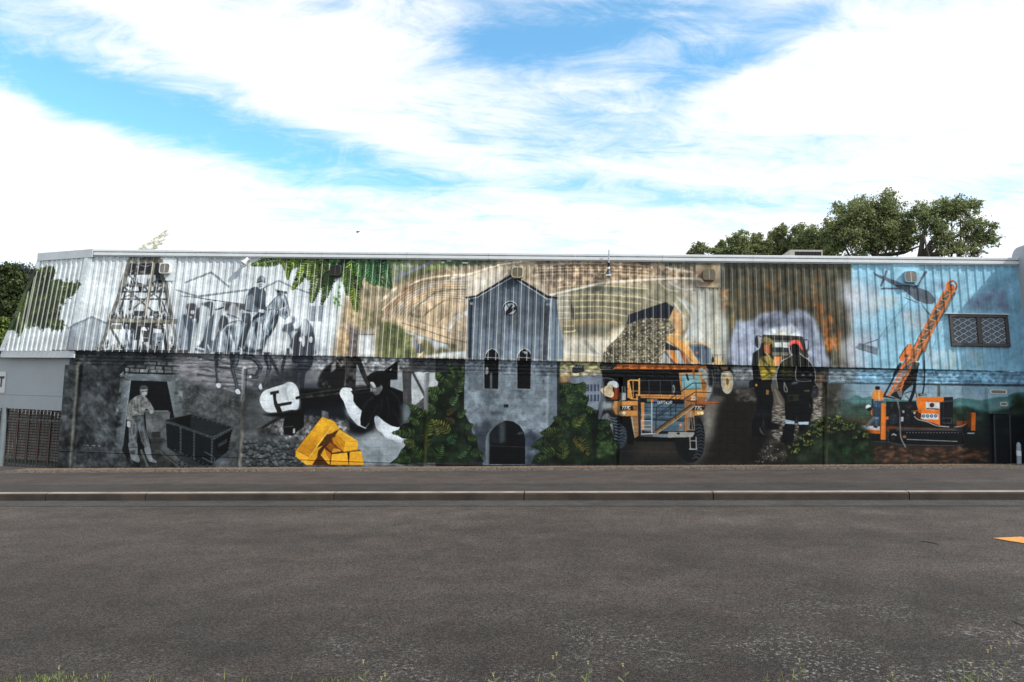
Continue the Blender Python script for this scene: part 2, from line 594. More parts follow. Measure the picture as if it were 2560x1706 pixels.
def crowd(x0, x1, y0, y1, n, s=1.0):
    for _ in range(n):
        x, y = PR.uniform(x0, x1), PR.uniform(y0, y1); h = PR.uniform(38, 58) * s
        g = PR.choice(((170, 176, 180), (60, 64, 70), (120, 126, 132), (200, 204, 206), (42, 45, 50)))
        line([x, y - h, x, y - h * 0.1], 20 * s, (45, 48, 52), 0.9, taper=26 * s)
        line([x, y - h * 0.8, x, y - h * 0.2], 11 * s, g, 0.9, taper=15 * s)
        ell(x, y - h, 7 * s, 8 * s, (205, 205, 202), 0.9)
def paint_left():
    # ---- grounds
    frame(0, 0, 1)
    poly('0,600 2600,600 2600,1220 0,1220', (203, 210, 214), tex=[('streak', 0.012)])
    mottle('160,650 800,650 800,880 160,880', 60, 15, 45, [(172, 180, 190), (160, 168, 180), (215, 221, 224)], 0.35, 0.6)
    poly('130,876 470,876 470,1220 130,1220', (50, 54, 57), tex=[('mid', 0.22), ('fine', 0.12)])
    poly('440,884 1100,894 1100,1220 440,1220', (70, 73, 76), tex=[('mid', 0.16)])
    poly('1090,896 2600,930 2600,1220 1090,1220', (36, 40, 42), tex=[('mid', 0.12)])
    # left foliage on the white end panel
    frame(0, 560, 4.6125)
    out = '400,480 440,560 480,510 505,530 520,640 560,490 575,560 630,510 640,610 590,660 625,700 640,740 690,660 720,650 715,760 760,760 780,640 800,700 850,670 850,720 905,665 945,695 900,760 870,810 800,860 760,840 750,930 680,920 690,1000 700,1050 640,1110 740,1120 740,1220 660,1225 600,1230 560,1180 510,1225 440,1190 400,1150 350,1215 280,1140 265,1220 230,1290 170,1230 60,1220 100,960 200,800 280,640'
    poly(out, (40, 53, 33), tex=[('mid', 0.12), ('fine', 0.12)])
    for k in range(26):
        x = 110 + (k * 97) % 600; y = 560 + (k * 151) % 600
        a = np.array([float(q) for q in out.replace(',', ' ').split()]).reshape(-1, 2)
        if inside(a, x, y):
            frond(f'{x},{y} {x+60},{y-40} {x+130},{y-60}', 60, (38, 50, 32), PR.choice([(92, 104, 48), (74, 92, 46), (104, 112, 56)]), 9)
    for q in ('640,740 760,720 900,700', '560,1100 650,1150 730,1170', '240,960 350,840 430,700', '180,1000 260,1120 240,1270'):
        frond(q, 70, (42, 56, 34), (100, 114, 52), 12)
    for q in ('140,1100 200,960 300,800 400,620', '230,1130 290,980 370,820', '330,1150 380,980 450,800'):
        line(q, 14, (112, 116, 62), 0.5, 3, 5, True)
    mottle(out, 46, 16, 46, [(22, 34, 20), (88, 106, 46), (30, 44, 26), (108, 118, 58)], 0.5, 0.5, 0.3)
    fringe(out, 26, 44, [(40, 54, 32), (62, 78, 40), (84, 98, 48)])
    # grey shed
    poly('755,1460 800,1205 1060,1068 1235,1150 1190,1300 1120,1460', (150, 158, 167), 0.9, tex=[('vs', 0.05)])
    line('800,1205 1060,1075 1240,1155', 22, (118, 126, 136), 0.9)
    poly('1060,1090 1190,1300 1120,1460 1010,1460', (138, 146, 155), 0.5, 2)
    # ---- headframe
    frame(220, 620, 5.6)
    G1, G2, DK = (112, 112, 106), (134, 130, 118), (38, 40, 44)
    poly('565,110 1020,110 1020,215 560,215', (120, 122, 122), tex=[('fine', 0.3)])
    crowd(580, 1010, 150, 210, 16, 1.0)
    poly('545,165 1062,165 1062,215 545,215', G2, tex=[('fine', 0.08)])
    poly('1000,115 1030,130 1030,165 1062,170 1055,215 1000,215', (110, 104, 90))
    smo('740,165 800,130 860,140 900,170', (60, 62, 64), 0.8)
    poly('600,218 1000,218 1010,382 565,382', DK)
    line('735,240 800,262 880,242', 7, (170, 174, 178), sm=True)
    ell(765, 340, 40, 18, (112, 110, 102)); line('710,370 880,370', 6, (150, 150, 148))
    poly('545,218 602,218 570,380 470,690 400,860 345,965 300,965 400,690', G1, tex=[('fine', 0.08)])
    poly('985,215 1010,215 1100,460 1145,690 1200,980 1135,975 1075,640 1010,440', (92, 93, 90), tex=[('fine', 0.08)])
    poly('1100,450 1140,600 1160,760 1215,990 1190,990 1085,560', (122, 122, 116))
    poly('955,215 1010,215 1035,500 985,500 950,400', (46, 48, 52))
    for q, w, c in (('490,532 1070,532', 34, (120, 120, 116)), ('468,618 1075,618', 26, (62, 64, 68)), ('440,722 1110,722', 24, (66, 68, 72)),
                    ('575,390 700,500', 18, (78, 80, 82)), ('700,500 760,510', 18, (70, 72, 74)), ('860,520 1000,440', 18, (78, 80, 80)),
                    ('500,560 480,620', 30, (64, 66, 70)), ('530,620 450,890', 34, (72, 74, 78)), ('520,560 660,690', 22, (74, 76, 78)),
                    ('640,660 760,770 960,930', 26, (86, 88, 88)), ('1050,570 840,700 640,850', 24, (96, 97, 94)), ('1040,600 1000,720 1030,900', 34, (78, 80, 80)),
                    ('790,550 860,620', 18, (60, 62, 66)), ('920,640 1040,760 1120,940', 20, (82, 84, 84)), ('450,740 430,900', 16, (84, 86, 88)),
                    ('1100,740 1060,890', 16, (80, 82, 84)), ('610,640 520,700', 14, (80, 82, 84))):
        line(q, w, c, tex=[('fine', 0.06)])
    poly('705,545 785,545 770,615 715,615', DK); poly('930,550 990,550 970,620 920,620', (50, 52, 56))
    line('940,120 895,430 850,700 800,930', 34, (122, 118, 106), taper=44, tex=[('fine', 0.1)])
    line('710,120 690,260 640,560 590,860', 46, (112, 116, 120), tex=[('grit', 0.25)])
    crowd(560, 700, 330, 560, 12, .8); crowd(580, 640, 560, 880, 7, .8); crowd(540, 700, 500, 545, 5, .9); crowd(830, 1000, 480, 535, 7, .9); ell(885, 450, 26, 22, (112, 108, 98))
    poly('640,888 800,888 800,960 600,960', (62, 64, 68)); poly('880,890 1000,890 1000,960 860,960', (66, 68, 72))
    poly('270,968 1250,998 1250,1062 280,1048', (128, 126, 116), tex=[('fine', 0.12)])
    crowd(310, 660, 930, 1000, 26); crowd(650, 1190, 965, 1015, 26)
    line('280,1048 1240,1066', 10, (58, 60, 62))
    poly('480,1050 1060,1058 1050,1150 760,1110 640,1160 500,1140', (44, 46, 50))
    poly('330,1085 480,1085 480,1150 345,1140', (122, 120, 112)); poly('690,1060 780,1062 770,1120 700,1110', (116, 114, 106)); poly('950,1065 1040,1065 1020,1140 930,1110', (118, 116, 106))
    line('305,1050 230,1280 150,1440', 60, (104, 106, 102), taper=50, tex=[('fine', 0.12)])
    line('315,1110 480,1400', 36, (90, 92, 92)); line('1180,1060 1230,1250 1235,1440', 40, (128, 128, 124), taper=50)
    line('1060,1150 1100,1450', 44, (46, 48, 52)); line('1110,1070 1130,1440', 26, (128, 130, 128))
    poly('655,1110 745,1100 730,1290 650,1300', (44, 46, 50)); line('890,1080 880,1440', 56, (46, 48, 54)); line('545,1090 545,1430', 46, (120, 128, 140), tex=[('grit', 0.2)])
    line('620,1160 600,1430', 46, (84, 96, 112), tex=[('fine', 0.15)]); poly('905,1190 1060,1200 1040,1430 890,1430', (128, 136, 148), tex=[('fine', 0.1)])
    poly('970,1165 1040,1170 1038,1200 965,1195', (205, 208, 208)); poly('980,1320 1015,1320 1010,1340 980,1340', (40, 42, 48))
    poly('760,1160 860,1170 850,1320 780,1330', (64, 66, 72)); line('760,1262 850,1268', 8, (200, 200, 200)); line('700,1300 690,1440', 26, (48, 50, 54)); line('770,1330 770,1430', 20, (60, 62, 66))
    line('545,1200 580,1400', 16, (80, 82, 84)); line('850,1100 990,1110', 18, (50, 52, 56)); line('780,1070 860,1180', 22, (48, 50, 54)); line('1020,1070 1060,1110', 22, (48, 50, 54))
    crowd(140, 280, 1330, 1440, 14, .9); crowd(320, 520, 1390, 1445, 14); crowd(700, 1000, 1400, 1450, 18); crowd(1150, 1310, 1260, 1450, 22, .9)
    # ---- roof outlines
    for q in ('1365,490 1725,345 1860,440', '1245,595 1540,685 1800,650'):
        line(q, 26, (116, 126, 134), 0.9)
    line('1300,678 1500,695 1800,745', 7, (40, 44, 50), taper=11)
    frame(500, 620, 5.6)
    line('0,410 155,345 405,545', 26, (116, 126, 134), 0.9); line('0,682 690,590', 28, (116, 126, 134), 0.9)
    line('900,560 1105,462 1310,560 1530,635', 24, (122, 132, 140), 0.9); line('1103,470 1100,600', 26, (130, 140, 148), 0.7)
    line('0,708 620,795', 8, (36, 40, 46)); poly('330,760 620,795 600,850 540,900 330,880', (52, 54, 58), 0.9, 2)
    poly('1535,815 1740,815 1735,1035 1525,1035', (190, 197, 203)); poly('1540,818 1625,818 1615,1030 1530,1030', (134, 142, 152)); poly('1665,812 1735,812 1710,1035 1650,1035', (134, 142, 152))
    # ---- ghost crowd behind the horse
    frame(220, 620, 5.6)
    poly('1250,1000 1340,900 1400,800 1520,800 1560,880 1540,1100 1480,1240 1460,1440 1240,1440 1240,1200', (112, 122, 136), 0.75, 5)
    smo('1390,800 1510,790 1530,900 1500,1000 1400,960', (72, 72, 80), 0.97, 1)
    ell(1365, 890, 30, 50, (188, 196, 202)); ell(1468, 905, 30, 30, (196, 202, 206)); ell(1445, 975, 18, 16, (190, 196, 200)); ell(1508, 1010, 18, 20, (196, 202, 206))
    smo('1330,950 1400,960 1480,1060 1460,1240 1440,1440 1400,1440 1400,1180 1360,1100', (70, 80, 94), 0.97, 1)
    smo('1540,870 1600,800 1740,780 1720,880 1700,1020 1650,1120 1600,1290 1540,1290 1530,1150 1560,1000', (186, 193, 198), 0.97, 1)
    smo('1530,860 1580,850 1570,1000 1530,1080 1500,1230 1520,1080 1510,960', (52, 58, 68), 0.95, 1)
    line('1600,780 1650,800 1740,770 1720,960', 20, (48, 54, 62), sm=True); line('1560,910 1600,920', 12, (44, 50, 58))
    smo('1720,1000 1790,960 1790,1440 1500,1440 1600,1320 1640,1160 1700,1080', (84, 96, 108), 0.97, 1)
    smo('1600,1250 1680,1130 1720,1260 1690,1440 1580,1440', (52, 60, 70), 0.97, 1)
    line('1520,1290 1530,1305', 26, (196, 200, 202)); line('1500,1395 1615,1420', 20, (200, 204, 206)); line('1690,1380 1720,1430', 18, (170, 176, 182))
    frame(500, 620, 5.6)
    smo('0,800 100,790 150,900 100,1060 60,1250 0,1290', (184, 192, 198), 0.97, 1); smo('20,790 170,760 160,900 130,960 130,850', (66, 74, 84), 0.9, 1)
    smo('130,1000 220,930 300,960 250,1150 160,1300 120,1480 60,1480 70,1200', (86, 98, 110), 0.97, 1); smo('230,860 330,820 330,940 260,1040 210,1280 160,1280 190,1080', (182, 190, 196), 0.97, 1)
    smo('300,960 380,980 400,1060 330,1130 270,1150', (52, 58, 66), 0.95, 1); smo('400,850 470,780 550,860 530,960 440,1000 390,940', (150, 154, 160), 0.97, 1)
    line('230,870 330,840', 20, (44, 50, 58)); line('380,930 540,990', 14, (58, 66, 76), sm=True); line('0,1420 60,1430', 24, (196, 200, 204)); line('110,1370 140,1450', 22, (180, 186, 192))
    # crowd right of the horse
    smo('1150,1140 1290,1060 1330,1140 1400,1110 1480,1000 1580,1120 1590,1260 1620,1400 1600,1500 1250,1500 1280,1300 1200,1240', (84, 92, 104), 0.97, 1)
    ell(1320, 1010, 26, 46, (98, 106, 118), blur=2); smo('1180,1090 1310,1040 1310,1070 1190,1150', (92, 100, 112), 0.97, 1); smo('1440,1020 1480,1000 1520,1080 1500,1220 1450,1230 1420,1130', (188, 194, 200), 0.97, 1)
    smo('1270,1190 1370,1170 1370,1220 1310,1290', (176, 184, 190), 0.9, 1); smo('950,1290 1050,1200 1200,1180 1260,1260 1240,1310 1080,1290 960,1330', (180, 186, 190), 0.97, 1)
    smo('1300,1280 1400,1160 1420,1300 1400,1500 1280,1500', (52, 56, 64), 1, 1); smo('1500,1240 1600,1200 1610,1500 1430,1500', (60, 66, 76), 1, 1)
    for x, y, a_, b_ in ((1555, 1290, 28, 44), (1410, 1285, 18, 34), (1450, 1310, 26, 80)):
        ell(x, y, a_, b_, (198, 203, 207))
    smo('1140,1490 1190,1400 1230,1370 1290,1420 1290,1490', (188, 194, 200), 0.95, 1); poly('1215,1410 1250,1410 1250,1500 1210,1500', (60, 66, 74)); smo('1620,1340 1760,1400 1790,1500 1620,1440', (150, 158, 168), 0.7, 3)


def paint_horse():
    frame(500, 620, 5.6)
    M, L, D = (124, 136, 147), (208, 217, 224), (28, 33, 40)
    body = '1065,585 1110,605 1160,610 1215,615 1218,645 1175,642 1205,690 1232,760 1262,880 1255,950 1195,1005 1150,975 1105,935 1085,1010 1060,1100 1000,1220 930,1300 900,1400 850,1520 720,1520 640,1500 520,1500 450,1500 330,1500 205,1500 230,1280 270,1160 350,1090 450,1040 540,1020 600,1030 700,1070 760,1000 880,950 920,870 960,810 1080,680 1075,620'
    poly(body, M, tex=[('fine', 0.05)])
    for x, y, a_, b_, c, al, r in (
            (420, 1130, 60, 40, D, .55, 0), (400, 1240, 90, 50, L, .8, .5), (300, 1220, 40, 90, L, .5, .2), (260, 1400, 30, 90, L, .6, 0), (330, 1430, 24, 70, L, .7, 0), (400, 1400, 30, 90, D, .8, 0), (480, 1300, 40, 90, (70, 80, 92), .8, 0), (560, 1140, 34, 90, L, .9, .1),
            (500, 1080, 60, 30, L, .5, 0), (600, 1330, 34, 110, D, .85, .2), (680, 1200, 30, 120, L, .5, .25), (700, 1330, 60, 60, L, .6, .4), (660, 1420, 40, 60, D, .7, 0), (790, 1150, 30, 100, D, .75, .25), (850, 1240, 34, 130, L, .7, .2), (760, 1240, 26, 90, L, .6, .2), (950, 1020, 26, 120, L, .7, .3), (900, 1100, 20, 100, L, .6, .2),
            (1030, 1010, 26, 110, D, .9, .35), (990, 1190, 30, 60, D, .8, .3), (900, 1330, 40, 70, D, .6, .2), (830, 1400, 40, 40, L, .6, 0), (730, 1440, 40, 30, D, .7, 0), (860, 1470, 40, 40, D, .8, 0), (1000, 800, 20, 70, L, .5, .4), (1060, 790, 20, 70, D, .5, 0), (1110, 780, 18, 80, L, .7, 0), (1170, 790, 22, 80, D, .7, -.2),
            (1200, 850, 20, 60, L, .6, -.1), (1160, 690, 24, 30, L, .7, 0), (1110, 660, 30, 20, D, .5, 0), (1215, 910, 14, 30, D, 1, 0), (1190, 980, 30, 20, L, .6, 0), (1180, 880, 20, 40, L, .5, 0)):
        blob(x, y, a_ * .85, b_ * .85, c, min(1, al * 1.3), r)
    for q, w, t, k in (('340,1100 285,1200 250,1350 236,1495', 12, 8, D), ('548,1035 542,1200 528,1400', 44, 36, L), ('692,1080 650,1200 600,1360', 54, 40, D), ('800,1060 785,1160 800,1280', 38, 8, D), ('856,1080 852,1250 820,1410', 28, 14, L), ('742,1120 722,1260 690,1390', 26, 14, L), ('1086,955 1052,1080 975,1230', 48, 20, D), ('1002,850 962,960 926,1090', 34, 12, L), ('385,1180 402,1300 372,1490', 42, 30, D), ('432,1230 474,1350 452,1490', 32, 26, L), ('302,1190 296,1340 286,1490', 30, 24, L), ('610,1440 720,1465 870,1430', 34, 20, D), ('470,1060 380,1100 320,1170', 24, 10, L), ('900,1000 880,1120 900,1240', 18, 8, D), ('940,1240 900,1330 870,1490', 30, 20, D), ('1120,720 1110,800 1130,880', 22, 12, L), ('1190,740 1215,830 1235,900', 14, 10, L), ('1160,760 1170,860 1150,930', 20, 8, D)):
        line(q, w, k, .8, 1, t, True)
    line('1030,860 1080,890 1230,815', 10, (205, 210, 214), sm=True); line('920,880 1030,860 1080,900', 8, (60, 68, 76)); ell(1088, 900, 22, 24, D); ell(1088, 900, 10, 12, L)
    poly('1065,585 1130,605 1110,640 1080,630', D); poly('1140,612 1218,616 1215,645 1150,640', (70, 80, 90)); line('880,980 960,1185', 7, L)
    line('205,1500 230,1280 270,1160 350,1090 450,1040', 7, D, .6, 1, sm=True); line('1085,680 960,815 920,880', 8, D, .7, 1); line('1180,660 1232,760 1258,880', 6, D, .6)
    line(body + ' 1065,585', 8, (34, 40, 47), .55, 1)
    # saddle, rider
    smo('540,930 600,890 720,905 790,930 770,990 700,1000 690,930 600,930 560,960', (168, 178, 186)); smo('595,930 700,925 720,1000 705,1072 610,1040', (62, 70, 78)); blob(640, 970, 30, 40, (108, 118, 128), .7)
    poly('740,980 830,900 920,920 880,950 780,1000 720,1060', (44, 50, 58)); smo('640,1090 720,1060 680,1180 620,1290 570,1420 520,1420 560,1300', (54, 62, 70), .9, 1); line('560,1400 590,1440 575,1490 530,1480', 10, (200, 206, 210), sm=True)
    poly('720,560 800,548 890,570 922,620 918,780 938,860 905,885 830,862 815,905 740,905 640,892 585,855 635,780 650,680 690,600', (68, 78, 88))
    poly('650,690 735,640 760,700 745,790 838,858 822,905 740,900 645,860', (112, 124, 134)); blob(860, 680, 40, 60, (96, 108, 118), .6); blob(800, 800, 40, 60, (40, 47, 55), .8); blob(690, 760, 20, 60, (150, 160, 168), .6, .1); blob(880, 830, 20, 60, (46, 52, 60), .9)
    poly('835,865 880,862 918,880 890,915 850,910', (188, 196, 202)); smo('800,490 812,425 860,390 902,412 912,485 860,478', (98, 109, 119)); line('800,492 860,474 912,486', 12, D); blob(880, 430, 12, 40, L, .7)
    poly('805,496 895,486 888,545 862,585 830,580 808,540', (182, 191, 198)); line('825,520 880,515', 8, (84, 92, 100)); line('838,545 872,542', 10, (60, 68, 76)); blob(850, 572, 16, 10, (220, 225, 228), .8); poly('860,585 890,560 900,570 870,600', D)
    # legs on the block wall
    frame(440, 880, 5.228)
    poly('0,30 1500,40 1500,215 950,400 600,480 300,420 0,300', (118, 118, 124), 0.92, 8, tex=[('hs', 0.14)])
    for q, w in (('300,70 500,110 780,170 1100,200', 26), ('330,210 480,250 700,270 960,300 1090,330', 40), ('300,300 560,330 900,360 1090,400', 34), ('360,380 600,400 860,420', 26), ('930,535 1060,510 1130,500', 22), ('600,460 900,440 1080,460', 22), ('820,90 1000,110 1100,140', 24), ('560,200 760,230 960,270', 30)):
        line(q, w, (54, 56, 62), .8, 2, 12, True)
    for q, w in (('330,100 480,140 700,180 1000,200', 20), ('300,215 420,220 520,260', 14), ('600,255 760,280 900,310', 34), ('560,330 800,380 1000,420', 40), ('370,380 520,390', 10), ('620,420 780,430 1000,440', 30), ('640,110 760,130', 30), ('840,170 1060,190', 40), ('650,480 780,520', 30), ('880,130 1040,150', 30)):
        line(q, w, (158, 160, 162), .75, 3, 12, True, tex=[('fine', .12)])
    poly('1180,40 1560,60 1540,150 1420,180 1300,200 1180,190', (120, 122, 126), .7, 3, tex=[('fine', .15)])
    LG = (50, 56, 62)
    for q in ('515,10 612,10 602,90 572,150 558,200 562,300 578,400 592,424 538,424 530,300 518,200 508,120', '705,10 842,10 832,120 802,200 768,210 802,330 838,485 794,498 768,380 738,280 718,205 712,120', '880,20 1012,40 1092,130 1142,200 1136,240 1097,300 1086,352 1020,358 964,346 958,314 1000,288 1040,298 1078,230 1068,180 1000,112 890,96', '1145,10 1246,10 1254,150 1258,230 1228,300 1216,370 1182,440 1166,484 1132,462 1148,400 1183,360 1193,280 1198,200 1168,130'):
        poly(q, LG)
    for q, w, t in (('590,40 575,110 555,150', 40, 20), ('552,220 556,320 566,400', 12, 10), ('800,60 800,120 780,180', 54, 22), ('752,220 780,330 812,470', 14, 12), ('930,60 1010,80 1080,150 1120,200', 26, 18), ('1110,240 1080,320 1000,335', 14, 10), ('1215,60 1225,150 1230,220', 26, 16), ('1220,240 1205,350 1165,440', 14, 10)):
        line(q, w * .8, (122, 132, 140), .6, 2, t * .7, True)
    for q in ('548,120 544,190', '744,130 738,196', '1030,110 1085,180', '1195,120 1205,220'):
        line(q, 14, (24, 27, 31), .7, 1)
    line('1250,100 1300,190 1350,290', 50, (50, 54, 60), taper=40); line('1430,70 1400,200 1405,340', 40, (52, 56, 62), taper=44); line('1310,330 1345,345', 14, (60, 62, 68))
    for q in ('540,418 592,415 600,460 570,475 545,455', '788,505 830,488 856,540 835,556 800,545', '1095,450 1120,415 1140,480 1118,497 1098,480', '965,320 990,310 1000,335 975,345'):
        smo(q, (205, 214, 222))


def paint_mine():
    frame(140, 880, 5.228)
    mottle('150,120 900,0 1600,0 1600,160 900,200 800,700 600,800 300,700', 150, 20, 70, [(30, 33, 36), (66, 70, 74), (78, 82, 84), (26, 28, 32)], .5)
    mottle('30,600 300,300 640,560 780,700 700,1000 900,1300 1000,1480 0,1490', 260, 14, 56, [(84, 90, 94), (38, 42, 46), (96, 100, 100), (60, 66, 72), (110, 114, 114)], .42, 1, 1.0)
    mottle('30,160 300,160 820,200 800,700 760,900 1000,1480 20,1480', 420, 6, 20, [(112, 116, 116), (28, 31, 34), (84, 90, 94), (36, 40, 44)], .5, 1.6, 1.0)
    line('560,860 680,1050 800,1200 960,1380 1040,1480', 14, (118, 122, 122), .5, 4, sm=True); line('640,930 760,1080 790,1160', 10, (104, 108, 108), .4, 3)
    poly('0,150 70,150 70,700 20,1500 0,1500', (52, 56, 60), .3, 4)
    line('385,1220 470,1226 590,1232', 12, (150, 154, 154), .55, tex=[('grit', .4)]); line('395,1258 590,1254', 7, (120, 124, 124), .4, tex=[('grit', .4)])
    # stonework and timber portal
    ST = (96, 101, 102)
    poly('940,120 1660,120 1660,300 1000,285 930,270 850,330 820,220', (28, 31, 34))
    for x0, x1, y0, y1 in ((1165, 1320, 132, 168), (1335, 1450, 130, 178), (1465, 1640, 132, 182), (940, 1050, 175, 205), (1060, 1180, 172, 210), (1188, 1310, 178, 232), (1320, 1405, 192, 238), (1432, 1528, 190, 238), (1536, 1632, 196, 240), (920, 970, 212, 262), (984, 1104, 222, 268), (1110, 1220, 226, 272), (1228, 1418, 236, 276), (1428, 1526, 244, 276), (1534, 1620, 246, 280)):
        poly([x0, y0, x1, y0 + 4, x1 - 4, y1, x0 + 4, y1 - 3], vary(ST, .2), tex=[('fine', .15)])
    for q in ('850,300 900,255 905,320 860,335', '905,300 945,270 950,300 915,345', '850,350 900,345 880,530 840,540', '815,650 830,575 855,610 845,660 808,690', '805,700 848,685 835,780 800,790', '1620,300 1660,270 1670,330', '1570,345 1625,325 1640,370 1590,390', '1600,500 1665,510 1673,600 1630,590'):
        poly(q, vary(ST, .15), tex=[('fine', .15)])
    poly('985,375 1475,380 1570,860 1430,900 1300,1260 1340,1480 1080,1480 880,1280 900,1000', (14, 16, 18))
    poly('870,1000 900,950 990,1480 950,1420 880,1290', (20, 22, 24))
    poly('890,365 996,372 960,680 880,1280 800,1140 815,960', ('h', (74, 82, 88), (122, 132, 138)), tex=[('vs', .08), ('fine', .06)])
    line('985,380 950,680 890,1240', 9, (150, 160, 166), .6, 1); poly('1465,385 1580,378 1673,780 1673,840 1560,855', ('h', (128, 137, 142), (84, 92, 96)), tex=[('vs', .08)])
    poly('935,300 1000,288 1560,305 1575,375 1455,392 985,375 915,345', ('v', (112, 120, 125), (88, 96, 102)), tex=[('hs', .12)])
    for y in (320, 340, 358):
        line([950, y, 1250, y - 4, 1560, y + 6], 4, (66, 74, 80), .6)
    line('1335,450 1340,480 1440,480 1430,580', 6, (34, 36, 40)); mottle('780,800 880,780 860,960 800,1000', 8, 20, 40, [(12, 13, 15)], .8)
    # ore drum, skip, rails
    poly('1180,770 1480,770 1510,795 1500,860 1480,1120 1260,1180 1200,1060', ('v', (100, 104, 106), (58, 60, 62)), tex=[('mid', .15)])
    line('1190,790 1500,800', 20, (78, 82, 84)); line('1190,775 1480,772', 6, (150, 154, 156)); mottle('1200,850 1450,850 1450,1050 1220,1050', 22, 20, 50, [(120, 124, 126), (70, 74, 76)], .5)
    poly('1270,1050 1380,1045 1380,1130 1270,1120', (40, 42, 42)); poly('1250,1140 1420,1130 1400,1290 1260,1290', (46, 48, 48)); line('1250,1190 1400,1180', 8, (20, 20, 20))
    poly('1120,1300 1420,1290 1640,1400 1673,1500 1000,1500', (46, 48, 46), .95, 3, tex=[('mid', .2)]); smo('1400,1300 1500,1270 1650,1340 1640,1420 1480,1440', (74, 78, 76), .9, 4, tex=[('mid', .15)]); smo('1390,1230 1450,1180 1500,1230 1480,1280 1400,1290', (84, 88, 88), .9, 3)
    line('1130,1290 1210,1490', 30, (84, 88, 86)); line('1148,1290 1232,1490', 10, (30, 32, 32)); line('1380,1310 1600,1490', 22, (76, 80, 80)); line('1395,1305 1615,1480', 8, (26, 28, 28))
    # the miner
    poly('1060,580 1120,560 1200,600 1290,740 1300,765 1260,790 1190,740 1160,830 1010,840 1000,900 940,890 945,760 985,640', (118, 120, 118), tex=[('fine', .12)])
    for q, w in (('1010,650 1000,760 975,880', 14), ('1040,640 1050,760 1020,820', 10), ('1120,640 1130,720', 10), ('1080,680 1090,800', 12), ('1220,650 1260,750', 8)):
        line(q, w, (62, 64, 66), .7, 1, 4)
    for q, w in (('970,680 960,780', 14), ('1100,620 1110,790', 14), ('1240,660 1280,740', 10), ('1030,780 1120,820', 12), ('1150,660 1190,640', 10)):
        line(q, w, (164, 168, 166), .7, 2)
    poly('1010,845 1160,838 1175,990 1215,1100 1250,1250 1180,1260 1130,1170 1090,1000 1070,1170 970,1180 965,1000', (82, 87, 90), tex=[('fine', .1)])
    for q in ('1030,880 1000,1020 1030,1160', '1140,880 1110,960', '1150,1000 1190,1150 1220,1240', '1000,1120 1060,1090'):
        line(q, 10, (130, 138, 142), .7, 2)
    for q in ('1070,900 1080,1010 1060,1140', '1120,1040 1160,1180', '1040,960 1030,1080'):
        line(q, 12, (34, 36, 40), .7, 2)
    smo('965,1190 1070,1180 1085,1330 1110,1420 1080,1450 1010,1420 980,1320', (112, 118, 124)); smo('1170,1260 1245,1250 1270,1380 1330,1430 1310,1460 1240,1440 1200,1360', (118, 124, 130)); smo('985,1300 1050,1290 1040,1340 990,1330', (40, 44, 48), .8, 1); line('975,1255 1080,1250', 8, (40, 44, 48)); blob(1020, 1220, 40, 30, (50, 54, 60), .6); blob(1260, 1400, 14, 30, (170, 176, 180), .6); blob(1040, 1390, 16, 30, (160, 166, 172), .6); line('1010,1425 1085,1455', 12, (28, 30, 34)); line('1240,1445 1315,1462', 12, (28, 30, 34))
    smo('1110,500 1125,450 1175,440 1215,465 1215,500 1150,490', (64, 70, 72)); poly('1112,495 1212,492 1205,560 1170,598 1130,570 1115,535', (150, 156, 158)); line('1150,520 1200,515', 10, (70, 74, 78)); line('1150,565 1190,558', 9, (225, 228, 228)); line('1175,520 1185,545', 8, (200, 204, 204)); blob(1130, 540, 10, 30, (84, 88, 92), .8); poly('1130,580 1170,600 1150,640 1120,590', (84, 88, 90)); line('1140,524 1160,520', 9, (40, 43, 46)); line('1180,520 1200,516', 9, (40, 43, 46)); line('1145,572 1190,564', 7, (60, 63, 66)); blob(1118, 530, 12, 26, (70, 74, 78), .8)
    smo('950,905 985,910 990,960 985,990 950,980 943,945', (168, 172, 172)); smo('1240,770 1285,765 1285,800 1250,815', (160, 164, 164))
    # riveted skip in front
    frame(440, 880, 5.228)
    mottle('0,400 400,420 860,560 860,900 700,1000 400,880 0,780', 170, 10, 34, [(98, 102, 100), (44, 48, 48), (116, 120, 118), (36, 38, 40)], .5)
    mottle('0,420 400,430 860,560 860,960 700,1000 400,880 0,780', 300, 5, 14, [(124, 128, 124), (30, 32, 34), (92, 96, 94)], .55, 1.4, .6)
    mottle('600,800 860,800 860,1480 700,1480', 80, 12, 34, [(86, 90, 90), (40, 44, 46), (104, 106, 104)], .5)
    poly('-120,890 210,815 770,985 735,1080 700,1290 540,1420 480,1490 250,1480 -100,1250', (20, 23, 26)); poly('0,870 205,825 205,985 30,940', (12, 13, 15)); poly('210,825 760,985 500,1110 205,990', (30, 35, 38))
    poly('-120,900 0,930 510,1110 510,1150 0,965 -120,935', (52, 58, 62)); poly('500,1110 765,985 755,1010 510,1150', (50, 56, 60)); line('-120,893 210,815 770,985', 7, (70, 76, 80)); line('500,1112 765,988', 6, (120, 126, 128), .7)
    for q in ('75,990 75,1330', '252,1060 248,1400', '487,1140 480,1440'):
        line(q, 26, (48, 53, 57))
    poly('520,1150 735,1030 700,1300 560,1400', (14, 15, 17)); poly('560,1200 675,1140 670,1190 570,1245', (40, 46, 50)); line('570,1235 668,1185 672,1145', 5, (88, 94, 98))
    for q in ('-100,930 510,1132 8', '520,1140 750,1010 7', '240,845 740,985 9', '75,1010 75,1320 8', '250,1080 246,1390 9', '485,1150 478,1430 8', '0,1280 420,1480 9', '745,1050 690,1300 7'):
        k = q.split(); a, b = [np.array([float(v) for v in z.split(',')]) for z in k[:2]]
        for t in np.linspace(0, 1, int(k[2])):
            ell(*(a + (b - a) * t), 6, 6, (118, 124, 126), .8)
